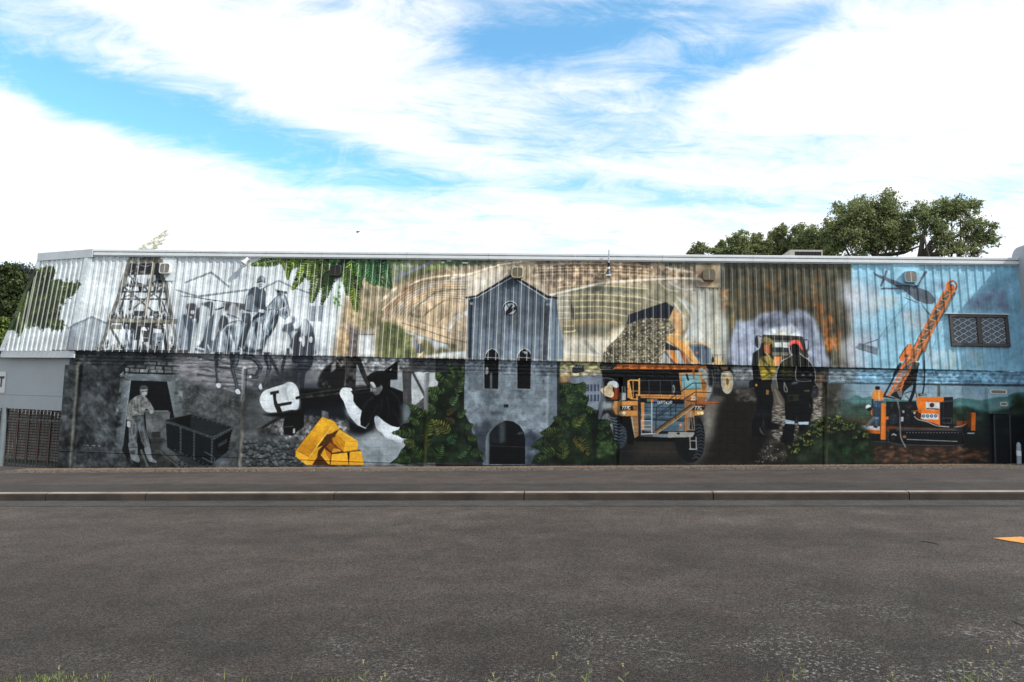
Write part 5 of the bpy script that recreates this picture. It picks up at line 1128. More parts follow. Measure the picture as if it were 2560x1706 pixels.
def paint_tower():
    frame(960, 630, 5.6)
    T1, T2, TD = (96, 110, 124), (60, 72, 84), (36, 43, 52)
    poly('1175,640 1300,620 1780,330 1870,380 2300,640 2352,660 2420,660 2440,900 2500,1240 2500,1510 1160,1490', ('v', (62, 72, 84), (112, 126, 140)), tex=[('mid', .06)]); poly('2380,700 2420,900 2510,1290 2510,1510 2330,1510', (112, 130, 146), .9, 2)
    mottle('1200,660 1780,420 2330,700 2300,1450 1200,1450', 120, 20, 70, [(52, 62, 74), (84, 96, 110), (70, 82, 94)], .3, .6); poly('1700,420 1780,350 1900,420 1880,460 1720,460', (44, 58, 70), .8, 4)
    line('1160,645 1290,630 1780,335', 30, (34, 40, 48)); line('1870,370 2290,630 2420,650', 30, (34, 40, 48)); line('1190,662 1310,640 1790,360', 9, (196, 204, 210)); line('1870,400 2280,660 2352,672', 9, (196, 204, 210))
    line('1220,680 1205,1490', 50, (42, 48, 58), .9); line('2265,720 2245,1510', 60, (52, 56, 64), .9, tex=[('fine', .1)]); line('1175,660 1165,1490', 8, (170, 180, 188), .8); line('2340,680 2300,1510', 12, (206, 212, 216), .9); poly('1205,710 1250,710 1250,745 1215,745', (150, 160, 168)); poly('2275,725 2325,725 2325,752 2275,752', (130, 142, 152))
    ell(1770, 795, 106, 106, (196, 202, 206)); ell(1770, 800, 101, 101, (26, 28, 34)); ell(1770, 802, 80, 80, (150, 160, 168)); line('1730,880 1700,760', 0.1, TD); poly('1700,850 1790,735 1815,750 1740,860', (26, 28, 34)); line('1705,870 1840,790', 44, (26, 28, 34)); line('1730,750 1745,780', 14, (26, 28, 34))
    for cx in (1517, 1970):
        poly([cx - 108, 1500, cx - 98, 1440, cx - 60, 1380, cx, 1352, cx + 60, 1380, cx + 95, 1440, cx + 98, 1500], (186, 192, 198), sm=False); poly([cx - 98, 1510, cx - 88, 1445, cx - 50, 1388, cx, 1362, cx + 52, 1388, cx + 90, 1445, cx + 92, 1510], (16, 17, 20)); line([cx - 95, 1480, cx + 90, 1492], 8, (176, 182, 186))
    smo('1940,1400 1990,1400 2010,1420 1980,1435', (140, 150, 156))
    frame(960, 880, 5.226)
    poly('1070,90 2260,115 2260,1000 2150,1010 1960,1480 1300,1480 1180,1100 1080,830 1042,820', (116, 130, 142), tex=[('mid', .07), ('fine', .04)]); poly('2150,300 2260,300 2260,1000 2150,1000', (100, 116, 130), .9, 1); line('2145,290 2130,980', 26, (166, 178, 186), .7, 5); poly('1070,90 2260,115 2260,290 1062,270', (96, 106, 118), .8, 2, tex=[('fine', .16)])
    mottle('1080,300 2140,300 2140,900 1100,820', 90, 24, 80, [(140, 154, 164), (98, 110, 120), (84, 96, 106)], .35); mottle('1300,520 1600,520 1500,700 1280,720', 10, 20, 50, [(64, 74, 84)], .45); mottle('1740,500 1900,500 1850,650 1740,640', 8, 20, 44, [(56, 66, 76)], .45); mottle('2050,130 2120,130 2120,440 2060,440', 10, 20, 44, [(54, 64, 76)], .6, .5); mottle('1090,280 1160,280 1130,500 1100,500', 8, 18, 40, [(70, 82, 92)], .5, .5); mottle('1400,780 1560,780 1560,860 1440,880', 10, 20, 50, [(56, 62, 70)], .5); mottle('1180,960 1400,920 1340,1300 1240,1300', 50, 24, 70, [(58, 68, 78), (44, 52, 62)], .6); mottle('1860,1040 2050,1080 2000,1470 1860,1470', 60, 24, 70, [(54, 66, 82), (44, 54, 66)], .7); mottle('1200,1000 1330,1100 1330,1470 1220,1470', 30, 24, 60, [(44, 52, 64), (50, 58, 68)], .7)
    for x0, x1 in ((1312, 1505), (1742, 1925)):
        poly([x0, 90, x1, 95, x1 - 8, 490, x0 + 2, 482], (14, 15, 18)); line([x0 - 2, 90, x0, 484], 8, (166, 174, 180), .8); line([x0, 486, x1 - 8, 492], 7, (150, 160, 166), .8); line([x1 + 2, 100, x1 - 6, 490], 6, (130, 140, 146), .7)
    smo('1330,290 1335,210 1350,195 1368,230 1362,290', (130, 140, 144)); line('1404,285 1404,480', 30, (84, 94, 100)); poly('1570,688 1630,688 1630,730 1570,730', (30, 36, 44))
    poly('1330,1470 1340,1150 1380,1040 1450,960 1530,910 1610,900 1700,915 1780,970 1830,1050 1850,1140 1850,1470', (14, 16, 19)); line('1345,1470 1348,1150 1400,1030 1480,950 1560,910', 20, (120, 130, 138), .9, 1, sm=True); poly('1335,1470 1340,1110 1385,1060 1378,1470', (104, 114, 124), .9, 1); poly('1505,930 1588,910 1585,1180 1510,1200', (64, 74, 82), .9, 3); poly('1390,1060 1500,940 1500,1200 1390,1200', (28, 34, 40), .9, 4); line('1330,1225 1850,1248', 4, (90, 96, 100), .7); smo('1750,1060 1800,1045 1840,1060 1760,1085', (56, 64, 70), .9, 1)


def paint_ferns():
    DG, MG, LGr, OL = (20, 30, 20), (66, 86, 46), (84, 104, 52), (96, 104, 46)
    global FN
    FN = 0.85
    # hanging ferns at the top
    frame(600, 630, 5.6)
    top = '230,75 2060,90 2100,230 2060,420 1950,430 1880,400 1700,360 1660,560 1640,700 1560,640 1500,560 1460,380 1280,420 1180,560 1140,600 1000,500 980,330 860,360 800,300 700,240 600,250 450,190'
    poly('560,75 2060,90 2080,230 1980,360 1700,330 1560,420 1460,330 1280,400 1180,420 1010,330 900,250 760,180 640,140', (24, 44, 32), 1, 2, tex=[('mid', .15)])
    V1, V2, V3, V4 = (26, 44, 26), (124, 148, 50), (84, 132, 66), (66, 116, 72)
    for q, W, c, n in (('600,110 400,140 150,190', 110, V2, 14), ('780,90 690,230 670,400', 90, V2, 13), ('560,90 620,160 660,300', 70, (128, 142, 44), 9), ('1000,90 880,300 730,540', 130, V2, 17), ('1180,100 1100,350 1000,720', 170, (104, 116, 54), 20), ('1300,150 1240,450 1140,755', 120, (84, 100, 48), 18), ('1560,120 1590,420 1630,850', 160, V2, 24),
                       ('1720,100 1780,300 1900,480', 150, V3, 16), ('1880,100 1900,300 1960,420', 150, V4, 14), ('2040,130 2060,330 2130,520', 100, V4, 14), ('1420,120 1350,110 1250,200', 90, (84, 140, 72), 8), ('1700,240 1660,400 1720,520', 90, (100, 130, 58), 10), ('1480,250 1520,430 1500,620', 120, (98, 124, 60), 14), ('900,100 830,130 780,180', 70, V2, 7), ('1960,380 2040,460 2130,520', 70, V3, 10), ('2080,100 2200,110 2330,100', 50, (88, 132, 66), 9), ('1060,100 1000,260 950,400', 130, V2, 14), ('1250,300 1220,430 1160,600', 110, (84, 108, 52), 13), ('1650,120 1690,300 1700,430', 120, V3, 13), ('1800,150 1850,320 1990,480', 130, V4, 15), ('870,90 760,180 640,250', 90, V2, 11)):
        frond(q, W, V1, c, n)
    for x, y in ((1380, 560), (1370, 640), (1375, 700), (1390, 740), (1340, 690), (1410, 600), (1345, 620), (1440, 380), (1420, 470)):
        leaf(x - 20, y, PR.uniform(0.3, 2.2), 60, 40, vary((96, 140, 72), .15))
    line('1375,450 1370,700 1355,870', 9, (96, 140, 76)); 
    for x0, y0 in ((1650, 170), (1640, 250), (1700, 330), (1160, 560), (1720, 360), (1010, 290)):
        line([x0, y0 + 60, x0 + 40, y0], 9, (196, 204, 204), .6, taper=3)
    FN = 0.62
    # bush left of the tower
    frame(960, 880, 5.226)
    bush = '870,170 960,200 1050,190 1055,820 1085,870 1160,965 1140,1060 1220,1140 1240,1290 1310,1440 80,1460 180,1380 230,1290 310,1200 330,1140 240,1130 160,1070 250,940 340,930 330,860 360,790 340,690 450,730 560,760 570,540 620,590 605,490 760,440 700,370 720,290 880,290'
    poly(bush, (24, 34, 24), tex=[('mid', .2)])
    for x, y, dx, dy, W, c in ((800, 520, -190, -30, 70, MG), (760, 400, -60, -110, 70, MG), (900, 350, -40, -160, 70, MG), (1000, 330, 30, -130, 60, MG), (700, 640, -120, -110, 60, MG), (480, 860, -130, -160, 70, MG), (540, 860, -20, -110, 60, MG), (460, 960, -110, -80, 60, MG), (420, 1060, -250, 0, 80, (54, 70, 36)), (700, 1100, -60, -180, 110, (84, 86, 38)), (860, 1060, -150, -130, 110, (90, 88, 38)), (560, 1180, 40, -220, 100, (72, 80, 34)), (880, 700, 90, -140, 70, (64, 88, 58)), (960, 560, 60, -150, 70, MG), (980, 860, 80, -80, 60, MG), (1060, 1000, 90, -40, 60, MG), (1100, 1120, 100, 10, 70, (60, 74, 36)), (1140, 1300, 130, 40, 80, (44, 70, 38)), (960, 1380, 150, -120, 90, (40, 66, 40)), (700, 1400, 60, -160, 100, (50, 72, 36)), (520, 1400, -120, -140, 100, (54, 74, 36)), (360, 1400, -150, 30, 90, (46, 64, 36)), (420, 1240, -120, -60, 90, (74, 84, 36)), (840, 1220, 100, -120, 90, (44, 80, 52)), (660, 820, -60, -120, 70, MG), (820, 820, 100, -60, 60, (70, 60, 36)), (920, 940, -80, -60, 60, (80, 62, 36)), (880, 460, -90, -90, 60, (56, 74, 40)), (1000, 450, 40, -100, 60, MG), (300, 1300, -60, 20, 60, MG)):
        frond(f'{x},{y} {x+dx*.6},{y+dy*.7} {x+dx*1.25},{y+dy*1.2}', W * 1.15, DG, tuple(min(255, v * 1.12) for v in c), 12)
    mottle(bush, 90, 12, 36, [(10, 15, 12), (16, 24, 18), (60, 80, 42)], .45)

    # bush right of the tower
    frame(1300, 890, 5.406)
    bush2 = '545,380 650,370 760,380 870,355 840,470 860,520 940,570 900,690 960,730 1050,740 1060,860 1190,860 1240,1000 1280,1160 1320,1250 1340,1470 160,1460 200,1340 300,1300 160,1230 240,1140 330,1080 270,1040 400,960 500,840 545,820'
    poly(bush2, (24, 34, 24), tex=[('mid', .2)])
    for q, W, c, n in (('700,420 620,400 548,400', 60, MG, 9), ('640,500 590,470 548,500', 60, MG, 8), ('840,500 880,440 870,360', 60, MG, 9), ('900,700 960,740 1050,760', 60, MG, 9), ('480,1120 380,1060 270,1040', 80, MG, 12), ('560,900 500,860 450,830', 70, MG, 10), ('1180,1180 1260,1160 1330,1250', 70, MG, 9), ('1150,950 1190,900 1250,900', 60, MG, 8), ('650,980 580,900 470,830', 100, (66, 84, 40), 16), ('720,960 790,880 900,790', 110, (96, 106, 54), 16), ('580,1080 480,1020 350,1000', 100, (84, 98, 46), 16), ('420,1200 320,1170 180,1220', 90, (52, 74, 40), 14), ('575,1400 580,1250 600,1140', 150, (78, 94, 44), 16), ('480,1280 360,1330 240,1430', 110, (66, 84, 40), 14), ('740,1170 840,1200 940,1340', 140, (92, 88, 42), 16), ('720,1160 780,1130 840,1120', 90, (96, 84, 42), 9), ('730,480 800,420 870,360', 70, (60, 88, 48), 11), ('780,640 850,610 930,570', 80, (52, 80, 44), 11), ('660,640 690,560 620,540', 60, (64, 96, 54), 9), ('1080,1000 1120,920 1180,870', 80, (48, 76, 46), 10), ('1060,1120 1140,1050 1230,1010', 80, (46, 70, 40), 10), ('640,1020 540,1000 450,1080', 70, (44, 62, 36), 10), ('880,860 940,980 900,1060', 70, (50, 70, 36), 10), ('620,700 560,760 600,880', 70, (44, 62, 36), 10), ('460,1080 380,1090 300,1110', 60, (50, 70, 40), 9)):
        frond(q, W, DG, c, n)
    mottle('560,400 850,400 900,700 700,820 560,800', 70, 12, 30, [(64, 94, 56), (28, 44, 28), (52, 80, 48), (84, 108, 66)], .55); mottle('1030,1150 1250,1200 1300,1330 1040,1360', 50, 12, 36, [(70, 100, 54), (40, 66, 40), (96, 116, 64)], .55); mottle(bush2, 60, 12, 36, [(10, 15, 12), (16, 24, 18)], .45); line('1005,760 1010,1440', 26, (12, 16, 14), .6, 8)
    # plaster patch on the truck bay
    line('1120,300 1230,310 1280,340', 12, (110, 112, 114), .8, sm=True); smo('1270,420 1340,430 1330,580 1230,580 1280,500', (132, 62, 32)); poly('1340,300 1370,300 1370,600 1340,600', (24, 26, 26), .6); smo('1180,400 1210,350 1290,345 1335,390 1325,430 1280,430 1230,400', (196, 204, 212)); smo('1090,460 1150,420 1200,390 1250,400 1255,470 1270,500 1260,550 1220,565 1140,530', (212, 192, 158), tex=[('fine', .08)]); line('1140,310 1140,560 1230,590 1340,590', 12, (54, 56, 62), .8, sm=True)
    # shrub right of the miners
    frame(1800, 890, 5.406)
    sh = '900,1200 1000,1170 1080,1060 1180,990 1250,900 1350,850 1450,790 1560,780 1620,830 1700,880 1838,900 1960,960 2060,1080 2080,1460 900,1460'
    poly(sh, (28, 36, 26), 1, 6, tex=[('mid', .2)]); poly('1440,380 1640,420 1640,800 1440,800', (64, 58, 52), .85, 10, tex=[('fine', .15)]); poly('1600,480 1720,420 1838,560 1838,800 1560,780', (66, 86, 88), .5, 14); line('1450,420 1600,560 1660,700', 12, (96, 88, 78), .5, 4, sm=True); line('1440,520 1560,640 1600,760', 10, (90, 82, 72), .4, 4, sm=True)

    def tuft(x, y):
        q = PR.uniform(22, 46); c = PR.choice(((110, 122, 60), (92, 106, 52), (126, 134, 70), (66, 84, 46)))
        blob(x, y + q * .5, q * 1.2, q * .9, (16, 22, 16), .8)
        for _ in range(9):
            ell(x + PR.uniform(-q, q), y + PR.uniform(-q * .5, q * .5), q * .28, q * .22, vary(c, .25), .8, PR.uniform(0, 3))
    scatter('930,1200 1080,1080 1250,920 1450,800 1600,800 1640,900 1640,1010 1300,1150 1000,1330 920,1300', 46, tuft)
    scatter('1560,880 1838,920 1960,980 2040,1100 1700,1100', 16, tuft)
    mottle('1400,1150 1980,1150 2060,1430 1400,1430', 90, 16, 44, [(36, 66, 40), (24, 40, 28), (52, 86, 50), (18, 26, 22)], .5); line('1415,800 1410,1440', 9, (96, 110, 66), .45, 3)


def paint_all():
    paint_left(); paint_mine(); paint_horse(); paint_forge()
    keep = CV.copy()
    paint_pit(); paint_sky_right()
    gy, gx = np.mgrid[0:CH, 0:CW]
    low = (gy + CY0) > 876 + (gx - 187) * (53 / 2373)
    pit = (~low) & (gx > 840) & (gx < 1800)
    w_ = (np.clip((gx - 860) / 60, 0, 1) * np.clip((1790 - gx) / 40, 0, 1))[pit][:, None]
    lum = CV[pit].mean(1, keepdims=True)
    CV[pit] = CV[pit] * (1 - w_) + np.clip((CV[pit] * .70 + lum * .30) * 1.15, 0, 255) * w_
    CV[low] = keep[low]
    paint_truck(); paint_rig(); paint_tower(); paint_miners(); paint_ferns()
    # paler, mottled strokes along the piers
    frame(0, 0, 1)
    for q, cs in (('199,910 193,1000 187,1080 180,1168', [(150, 150, 142), (112, 112, 104), (128, 124, 110), (96, 96, 90)]), ('613,922 610,1000', [(226, 228, 230)]), ('610,990 606,1080 602,1164', [(150, 148, 138), (106, 106, 100), (170, 166, 150)]), ('1068,936 1066,1030', [(236, 238, 238)]), ('1066,1030 1064,1160', [(62, 66, 40), (40, 48, 30)]), ('2065,960 2063,1160', [(70, 70, 54), (44, 48, 36)])):
        line(q, 10, cs[0], .75 if len(cs) == 1 else .2, 3)
        a_ = pts(q) + [0, CY0]
        if len(cs) > 1:
            for t in np.linspace(0, 1, 70):
                i = t * (len(a_) - 1); k = min(int(i), len(a_) - 2); p_ = a_[k] + (a_[k + 1] - a_[k]) * (i - k)
                blob(p_[0] + PR.uniform(-2, 2), p_[1], PR.uniform(2.5, 5), PR.uniform(4, 9), PR.choice(cs), .4)
    tw = (gx > 1135) & (gx < 1425) & (gy + CY0 > 660)
    lum = CV[tw].mean(1, keepdims=True)
    CV[tw] = CV[tw] * .84 + lum * .16
    CV[:] *= (1 + 0.025 * NZ['mid'] + 0.02 * NZ['streak'])[..., None]
    CV[:] *= (1 + 0.02 * NZ['grit'] + 0.02 * NZ['fine'])[..., None]
    # the odd pale drips and chalky courses
    np.clip(CV, 4, 245, out=CV)
paint_all()


# ------------------------------------------------------------------ mural -> wall colours (flat paint, wall coordinates)
def srgb_lin(c):
    c = c / 255.0
    return np.where(c <= 0.04045, c / 12.92, ((c + 0.055) / 1.055) ** 2.4)


def bake(name, o, ea, eb, a0, a1, b0, b1, w, h, gain):
    """resample the painting into a plane o + a*ea + b*eb"""
    A, B = np.meshgrid(np.linspace(a0, a1, w), np.linspace(b0, b1, h))
    P = o + A[..., None] * ea + B[..., None] * eb
    v = P - CAM; dp = v @ DF
    x = 1280 + F_PX * (v @ CR) / dp; y = 853 - F_PX * (v @ CU) / dp - CY0
    x = np.clip(x, 0, CW - 2); y = np.clip(y, 0, CH - 2)
    xi, yi = x.astype(int), y.astype(int); fx, fy = (x - xi)[..., None], (y - yi)[..., None]
    c = (CV[yi, xi] * (1 - fx) + CV[yi, xi + 1] * fx) * (1 - fy) + (CV[yi + 1, xi] * (1 - fx) + CV[yi + 1, xi + 1] * fx) * fy
    lin = np.clip(srgb_lin(c) * gain, 0.004, 0.86)
    px = np.ones((h, w, 4), np.float32); px[..., :3] = lin
    im = bpy.data.images.new(name, w, h, alpha=False, float_buffer=True)
    im.colorspace_settings.name = 'Non-Color'
    im.pixels.foreach_set(px.ravel())
    im.update()
    im.pack()
    return im


def mural_mat(name, im, o, ea, eb, a0, a1, b0, b1, rough, bump=0.0, bscale=120.0, spec=0.12, grime=0.12, pale=0.0):
    mt, nt, bs = material(name)
    nd, lk = nt.nodes, nt.links
    g = nd.new('ShaderNodeNewGeometry')
    sb = nd.new('ShaderNodeVectorMath'); sb.operation = 'SUBTRACT'; sb.inputs[1].default_value = tuple(o)
    lk.new(g.outputs['Position'], sb.inputs[0])
    cb = nd.new('ShaderNodeCombineXYZ')
    for k, (e, q0, q1) in enumerate(((ea, a0, a1), (eb, b0, b1))):
        dt = nd.new('ShaderNodeVectorMath'); dt.operation = 'DOT_PRODUCT'; dt.inputs[1].default_value = tuple(e)
        lk.new(sb.outputs[0], dt.inputs[0])
        mr = nd.new('ShaderNodeMapRange'); mr.clamp = False
        mr.inputs['From Min'].default_value = q0; mr.inputs['From Max'].default_value = q1
        lk.new(dt.outputs['Value'], mr.inputs['Value']); lk.new(mr.outputs[0], cb.inputs[k])
    ti = nd.new('ShaderNodeTexImage'); ti.image = im; ti.extension = 'EXTEND'; ti.interpolation = 'Linear'
    lk.new(cb.outputs[0], ti.inputs[0])
    nz = nd.new('ShaderNodeTexNoise'); nz.inputs['Scale'].default_value = 1.7; nz.inputs['Detail'].default_value = 9; nz.inputs['Roughness'].default_value = 0.7
    lk.new(g.outputs['Position'], nz.inputs['Vector'])
    mr = nd.new('ShaderNodeMapRange'); mr.inputs['From Min'].default_value = 0.3; mr.inputs['From Max'].default_value = 0.7
    mr.inputs['To Min'].default_value = 1 - grime; mr.inputs['To Max'].default_value = 1 + grime * 0.6
    lk.new(nz.outputs[0], mr.inputs['Value'])
    mx = nd.new('ShaderNodeVectorMath'); mx.operation = 'SCALE'
    lk.new(ti.outputs[0], mx.inputs[0]); lk.new(mr.outputs[0], mx.inputs['Scale'])
    if pale:  # mixes in pale grey: a bright highlight put into the colour
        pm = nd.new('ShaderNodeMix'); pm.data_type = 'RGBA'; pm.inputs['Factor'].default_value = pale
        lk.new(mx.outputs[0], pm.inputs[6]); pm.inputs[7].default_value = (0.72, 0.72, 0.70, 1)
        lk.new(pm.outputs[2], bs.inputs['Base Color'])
    else:
        lk.new(mx.outputs[0], bs.inputs['Base Color'])
    bs.inputs['Roughness'].default_value = rough
    bs.inputs['Specular IOR Level'].default_value = spec
    if bump:
        n2 = nd.new('ShaderNodeTexNoise'); n2.inputs['Scale'].default_value = bscale; n2.inputs['Detail'].default_value = 4
        lk.new(g.outputs['Position'], n2.inputs['Vector'])
        bp = nd.new('ShaderNodeBump'); bp.inputs['Strength'].default_value = bump; bp.inputs['Distance'].default_value = 0.01
        lk.new(n2.outputs[0], bp.inputs['Height']); lk.new(bp.outputs[0], bs.inputs['Normal'])
    return mt


ZB, ZT, ZL, LEAN, COFF = 2.69, 5.375, 2.31, 0.108, 0.06     # cladding foot/top, ledge, slope, overhang
UL, UR = -11.93, 12.53
GAIN_U, GAIN_L = 0.92, 0.92
up_o = WO + COFF * EN + LEAN * ZB * EN
up_b = EZ - LEAN * EN
im_up = bake('mural_cladding', up_o, EU, up_b, -12.2, 12.9, 2.6, 5.5, 2800, 330, GAIN_U)
M_UP = mural_mat('painted_cladding', im_up, up_o, EU, EZ, -12.2, 12.9, 2.6, 5.5, 0.42, grime=0.055)
M_UPF = mural_mat('painted_highlight_rib_flank', im_up, up_o, EU, EZ, -12.2, 12.9, 2.6, 5.5, 0.35, grime=0.055, pale=0.34)  # right rib flanks lightened, their sunlit glint painted into the colour
im_lo = bake('mural_blockwork', WO, EU, EZ, -12.6, 13.2, -0.9, 2.75, 2900, 420, GAIN_L)
M_LO = mural_mat('painted_blockwork', im_lo, WO, EU, EZ, -12.6, 13.2, -0.9, 2.75, 0.55, 0.25, 90.0)
M_SPLIT = mural_mat('painted_split_stone', im_lo, WO, EU, EZ, -12.6, 13.2, -0.9, 2.75, 0.6, 0.35, 34.0)
# the end panel turns away from the street
PHI = math.radians(17)
EW = -math.cos(PHI) * EU - math.sin(PHI) * EN         # to the left and back
NW = -(-math.sin(PHI) * EU + math.cos(PHI) * EN) * -1
NW = math.cos(PHI) * EN - math.sin(PHI) * EU
corner0 = wp(UL, 0, COFF)                              # foot of the hip line at z=ZB, projected to z=0
wg_o = corner0 + LEAN * ZB * NW
wg_b = EZ - LEAN * NW


def on_plane(x, y, o, n):
    d = ray(x, y); t = ((o - CAM) @ n) / (d @ n)
    return CAM + t * d


n_wg = NW + LEAN * EZ
im_wg = bake('mural_end_panel', wg_o, EW, wg_b, -0.6, 3.2, 2.5, 5.6, 620, 340, GAIN_U)
M_WG = mural_mat('painted_end_panel', im_wg, wg_o, EW, EZ, -0.6, 3.2, 2.5, 5.6, 0.42, grime=0.06)
M_WGF = mural_mat('painted_highlight_end_flank', im_wg, wg_o, EW, EZ, -0.6, 3.2, 2.5, 5.6, 0.35, grime=0.06, pale=0.34)  # same painted highlight for the end panel's rib flanks

M_WHITE = simple('white_trim', (0.60, 0.62, 0.64), 0.35, 0.06, 3.0)
M_WHITE2 = simple('pale_flashing', (0.50, 0.53, 0.55), 0.38, 0.08, 2.0)
M_GREY = simple('grey_panel', (0.31, 0.335, 0.36), 0.5, 0.06, 1.2)
M_DARK = simple('dark_gap', (0.015, 0.015, 0.016), 0.8)
M_GALV = simple('galvanised_steel', (0.36, 0.38, 0.40), 0.45, 0.12, 8.0, metal=0.5)
M_BLACK = simple('black_print', (0.012, 0.012, 0.013), 0.5)
M_VENTD = simple('vent_inside', (0.03, 0.03, 0.032), 0.8)

# ------------------------------------------------------------------ ground, road, path, kerb
KERB = 0.135


def gz(x):
    return GS * x


def strip(name, off0, off1, x0, x1, up0, up1, mat, nx=24, cuts=1):
    """band parallel to the wall; offsets measured from the wall towards the camera"""
    vs, fs = [], []
    for i in range(nx + 1):
        u = x0 + (x1 - x0) * i / nx
        for j in range(cuts + 1):
            t = j / cuts
            p = WO + u * EU + (off0 + (off1 - off0) * t) * EN
            vs.append((p[0], p[1], gz(p[0]) + up0 + (up1 - up0) * t))
    for i in range(nx):
        for j in range(cuts):
            a = i * (cuts + 1) + j
            fs.append((a, a + 1, a + cuts + 2, a + cuts + 1))
    return link(name, vs, fs, mat)


def asphalt(name, c0, c1, coarse, speck, white, bumpd, scale=1.0):
    mt, nt, bs = material(name)
    nd, lk = nt.nodes, nt.links
    g = nd.new('ShaderNodeNewGeometry')

    def noise(sc, det, ro, vec=None, dist=0.0):
        z = nd.new('ShaderNodeTexNoise'); z.inputs['Scale'].default_value = sc; z.inputs['Detail'].default_value = det
        z.inputs['Roughness'].default_value = ro; z.inputs['Distortion'].default_value = dist
        lk.new(vec or g.outputs['Position'], z.inputs['Vector'])
        return z.outputs[0]

    def ramp(src, a, b, pa, pb):
        r = nd.new('ShaderNodeValToRGB'); r.color_ramp.elements[0].position = pa; r.color_ramp.elements[1].position = pb
        r.color_ramp.elements[0].color = (*a, 1); r.color_ramp.elements[1].color = (*b, 1)
        lk.new(src, r.inputs[0]); return r.outputs[0]

    def mix(f_, a, b, mode='MIX'):
        x = nd.new('ShaderNodeMix'); x.data_type = 'RGBA'; x.blend_type = mode
        for sk, v in ((x.inputs['Factor'], f_), (x.inputs[6], a), (x.inputs[7], b)):
            if isinstance(v, (int, float)): sk.default_value = v
            elif isinstance(v, tuple): sk.default_value = (*v, 1)
            else: lk.new(v, sk)
        return x.outputs[2]
    mp = nd.new('ShaderNodeMapping'); mp.inputs['Scale'].default_value = (0.35, 1.0, 1.0); mp.inputs['Rotation'].default_value = (0, 0, -0.1)
    lk.new(g.outputs['Position'], mp.inputs[0])
    base = ramp(noise(0.45, 7, 0.6, mp.outputs[0], 0.4), c0, c1, 0.32, 0.68)
    wear = ramp(noise(1.9, 8, 0.7), (0.62, 0.61, 0.60), (1.34, 1.32, 1.30), 0.3, 0.72)
    col = mix(1.0, base, wear, 'MULTIPLY')
    if white:
        dsub = nd.new('ShaderNodeVectorMath'); dsub.operation = 'SUBTRACT'; dsub.inputs[1].default_value = tuple(WO)
        lk.new(g.outputs['Position'], dsub.inputs[0])
        dd = nd.new('ShaderNodeVectorMath'); dd.operation = 'DOT_PRODUCT'; dd.inputs[1].default_value = tuple(EN)
        lk.new(dsub.outputs[0], dd.inputs[0])
        wob = nd.new('ShaderNodeMath'); wob.operation = 'MULTIPLY_ADD'; wob.inputs[1].default_value = 2.6
        lk.new(noise(0.5, 5, 0.6), wob.inputs[0]); lk.new(dd.outputs['Value'], wob.inputs[2])
        ln = nd.new('ShaderNodeMapRange'); ln.inputs['From Min'].default_value = 7.4; ln.inputs['From Max'].default_value = 14.8
        lk.new(wob.outputs[0], ln.inputs['Value'])
        lr = nd.new('ShaderNodeValToRGB')
        for ps, vv in ((0.0, 1.0), (0.16, 1.28), (0.36, 1.1), (0.48, 0.9), (0.6, 1.02), (0.8, 0.78), (1.0, 0.64)):
            el = lr.color_ramp.elements[0] if ps == 0.0 else (lr.color_ramp.elements[-1] if ps == 1.0 else lr.color_ramp.elements.new(ps))
            el.position = ps; el.color = (vv, vv * .99, vv * .985, 1)
        lk.new(ln.outputs[0], lr.inputs[0])
        col = mix(1.0, col, lr.outputs[0], 'MULTIPLY')
    vo = nd.new('ShaderNodeTexVoronoi'); vo.inputs['Scale'].default_value = coarse
    lk.new(g.outputs['Position'], vo.inputs['Vector'])
    vs_ = nd.new('ShaderNodeSeparateColor'); lk.new(vo.outputs['Color'], vs_.inputs[0])
    stones = ramp(vs_.outputs[0], (1 - speck, 1 - speck, 1 - speck), (1 + speck * 1.4, 1 + speck * 1.35, 1 + speck * 1.3), 0.15, 0.95)
    col = mix(1.0, col, stones, 'MULTIPLY')
    gap = nd.new('ShaderNodeMapRange'); gap.inputs['From Min'].default_value = 0.30; gap.inputs['From Max'].default_value = 0.62
    gap.inputs['To Min'].default_value = 1.0; gap.inputs['To Max'].default_value = 0.45
    lk.new(vo.outputs['Distance'], gap.inputs['Value'])
    col = mix(1.0, col, gap.outputs[0], 'MULTIPLY')
    red = ramp(noise(3.3, 5, 0.7), (1.0, 1.0, 1.0), (1.12, 0.95, 0.9), 0.5, 0.7)
    col = mix(1.0, col, red, 'MULTIPLY')
    if white:
        w1 = ramp(noise(34.0, 6, 0.75), (0, 0, 0), (1, 1, 1), 0.55, 0.60)
        w2 = ramp(noise(1.1, 4, 0.6), (0, 0, 0), (1, 1, 1), 0.44, 0.60)
        # lichen specks sit where the seal is worn, nearest the verge
        sx = nd.new('ShaderNodeSeparateXYZ'); lk.new(g.outputs['Position'], sx.inputs[0])
        mr = nd.new('ShaderNodeMapRange'); mr.inputs['From Min'].default_value = 6.6; mr.inputs['From Max'].default_value = 3.6
        mad = nd.new('ShaderNodeMath'); mad.operation = 'MULTIPLY_ADD'; mad.inputs[1].default_value = -0.28
        lk.new(sx.outputs[0], mad.inputs[0]); lk.new(sx.outputs[1], mad.inputs[2])
        lk.new(mad.outputs[0], mr.inputs['Value'])
        fac = mix(1.0, mix(1.0, w1, w2, 'MULTIPLY'), mr.outputs[0], 'MULTIPLY')
        fm = nd.new('ShaderNodeMath'); fm.operation = 'MULTIPLY'; fm.inputs[1].default_value = white
        lk.new(fac, fm.inputs[0])
        col = mix(fm.outputs[0], col, (0.34, 0.34, 0.32))
        p1 = ramp(noise(160.0, 2, 0.5), (0, 0, 0), (1, 1, 1), 0.705, 0.72)
        col = mix(p1, col, (0.26, 0.25, 0.24))
    lk.new(col, bs.inputs['Base Color'])
    bs.inputs['Roughness'].default_value = 0.85
    bs.inputs['Specular IOR Level'].default_value = 0.3
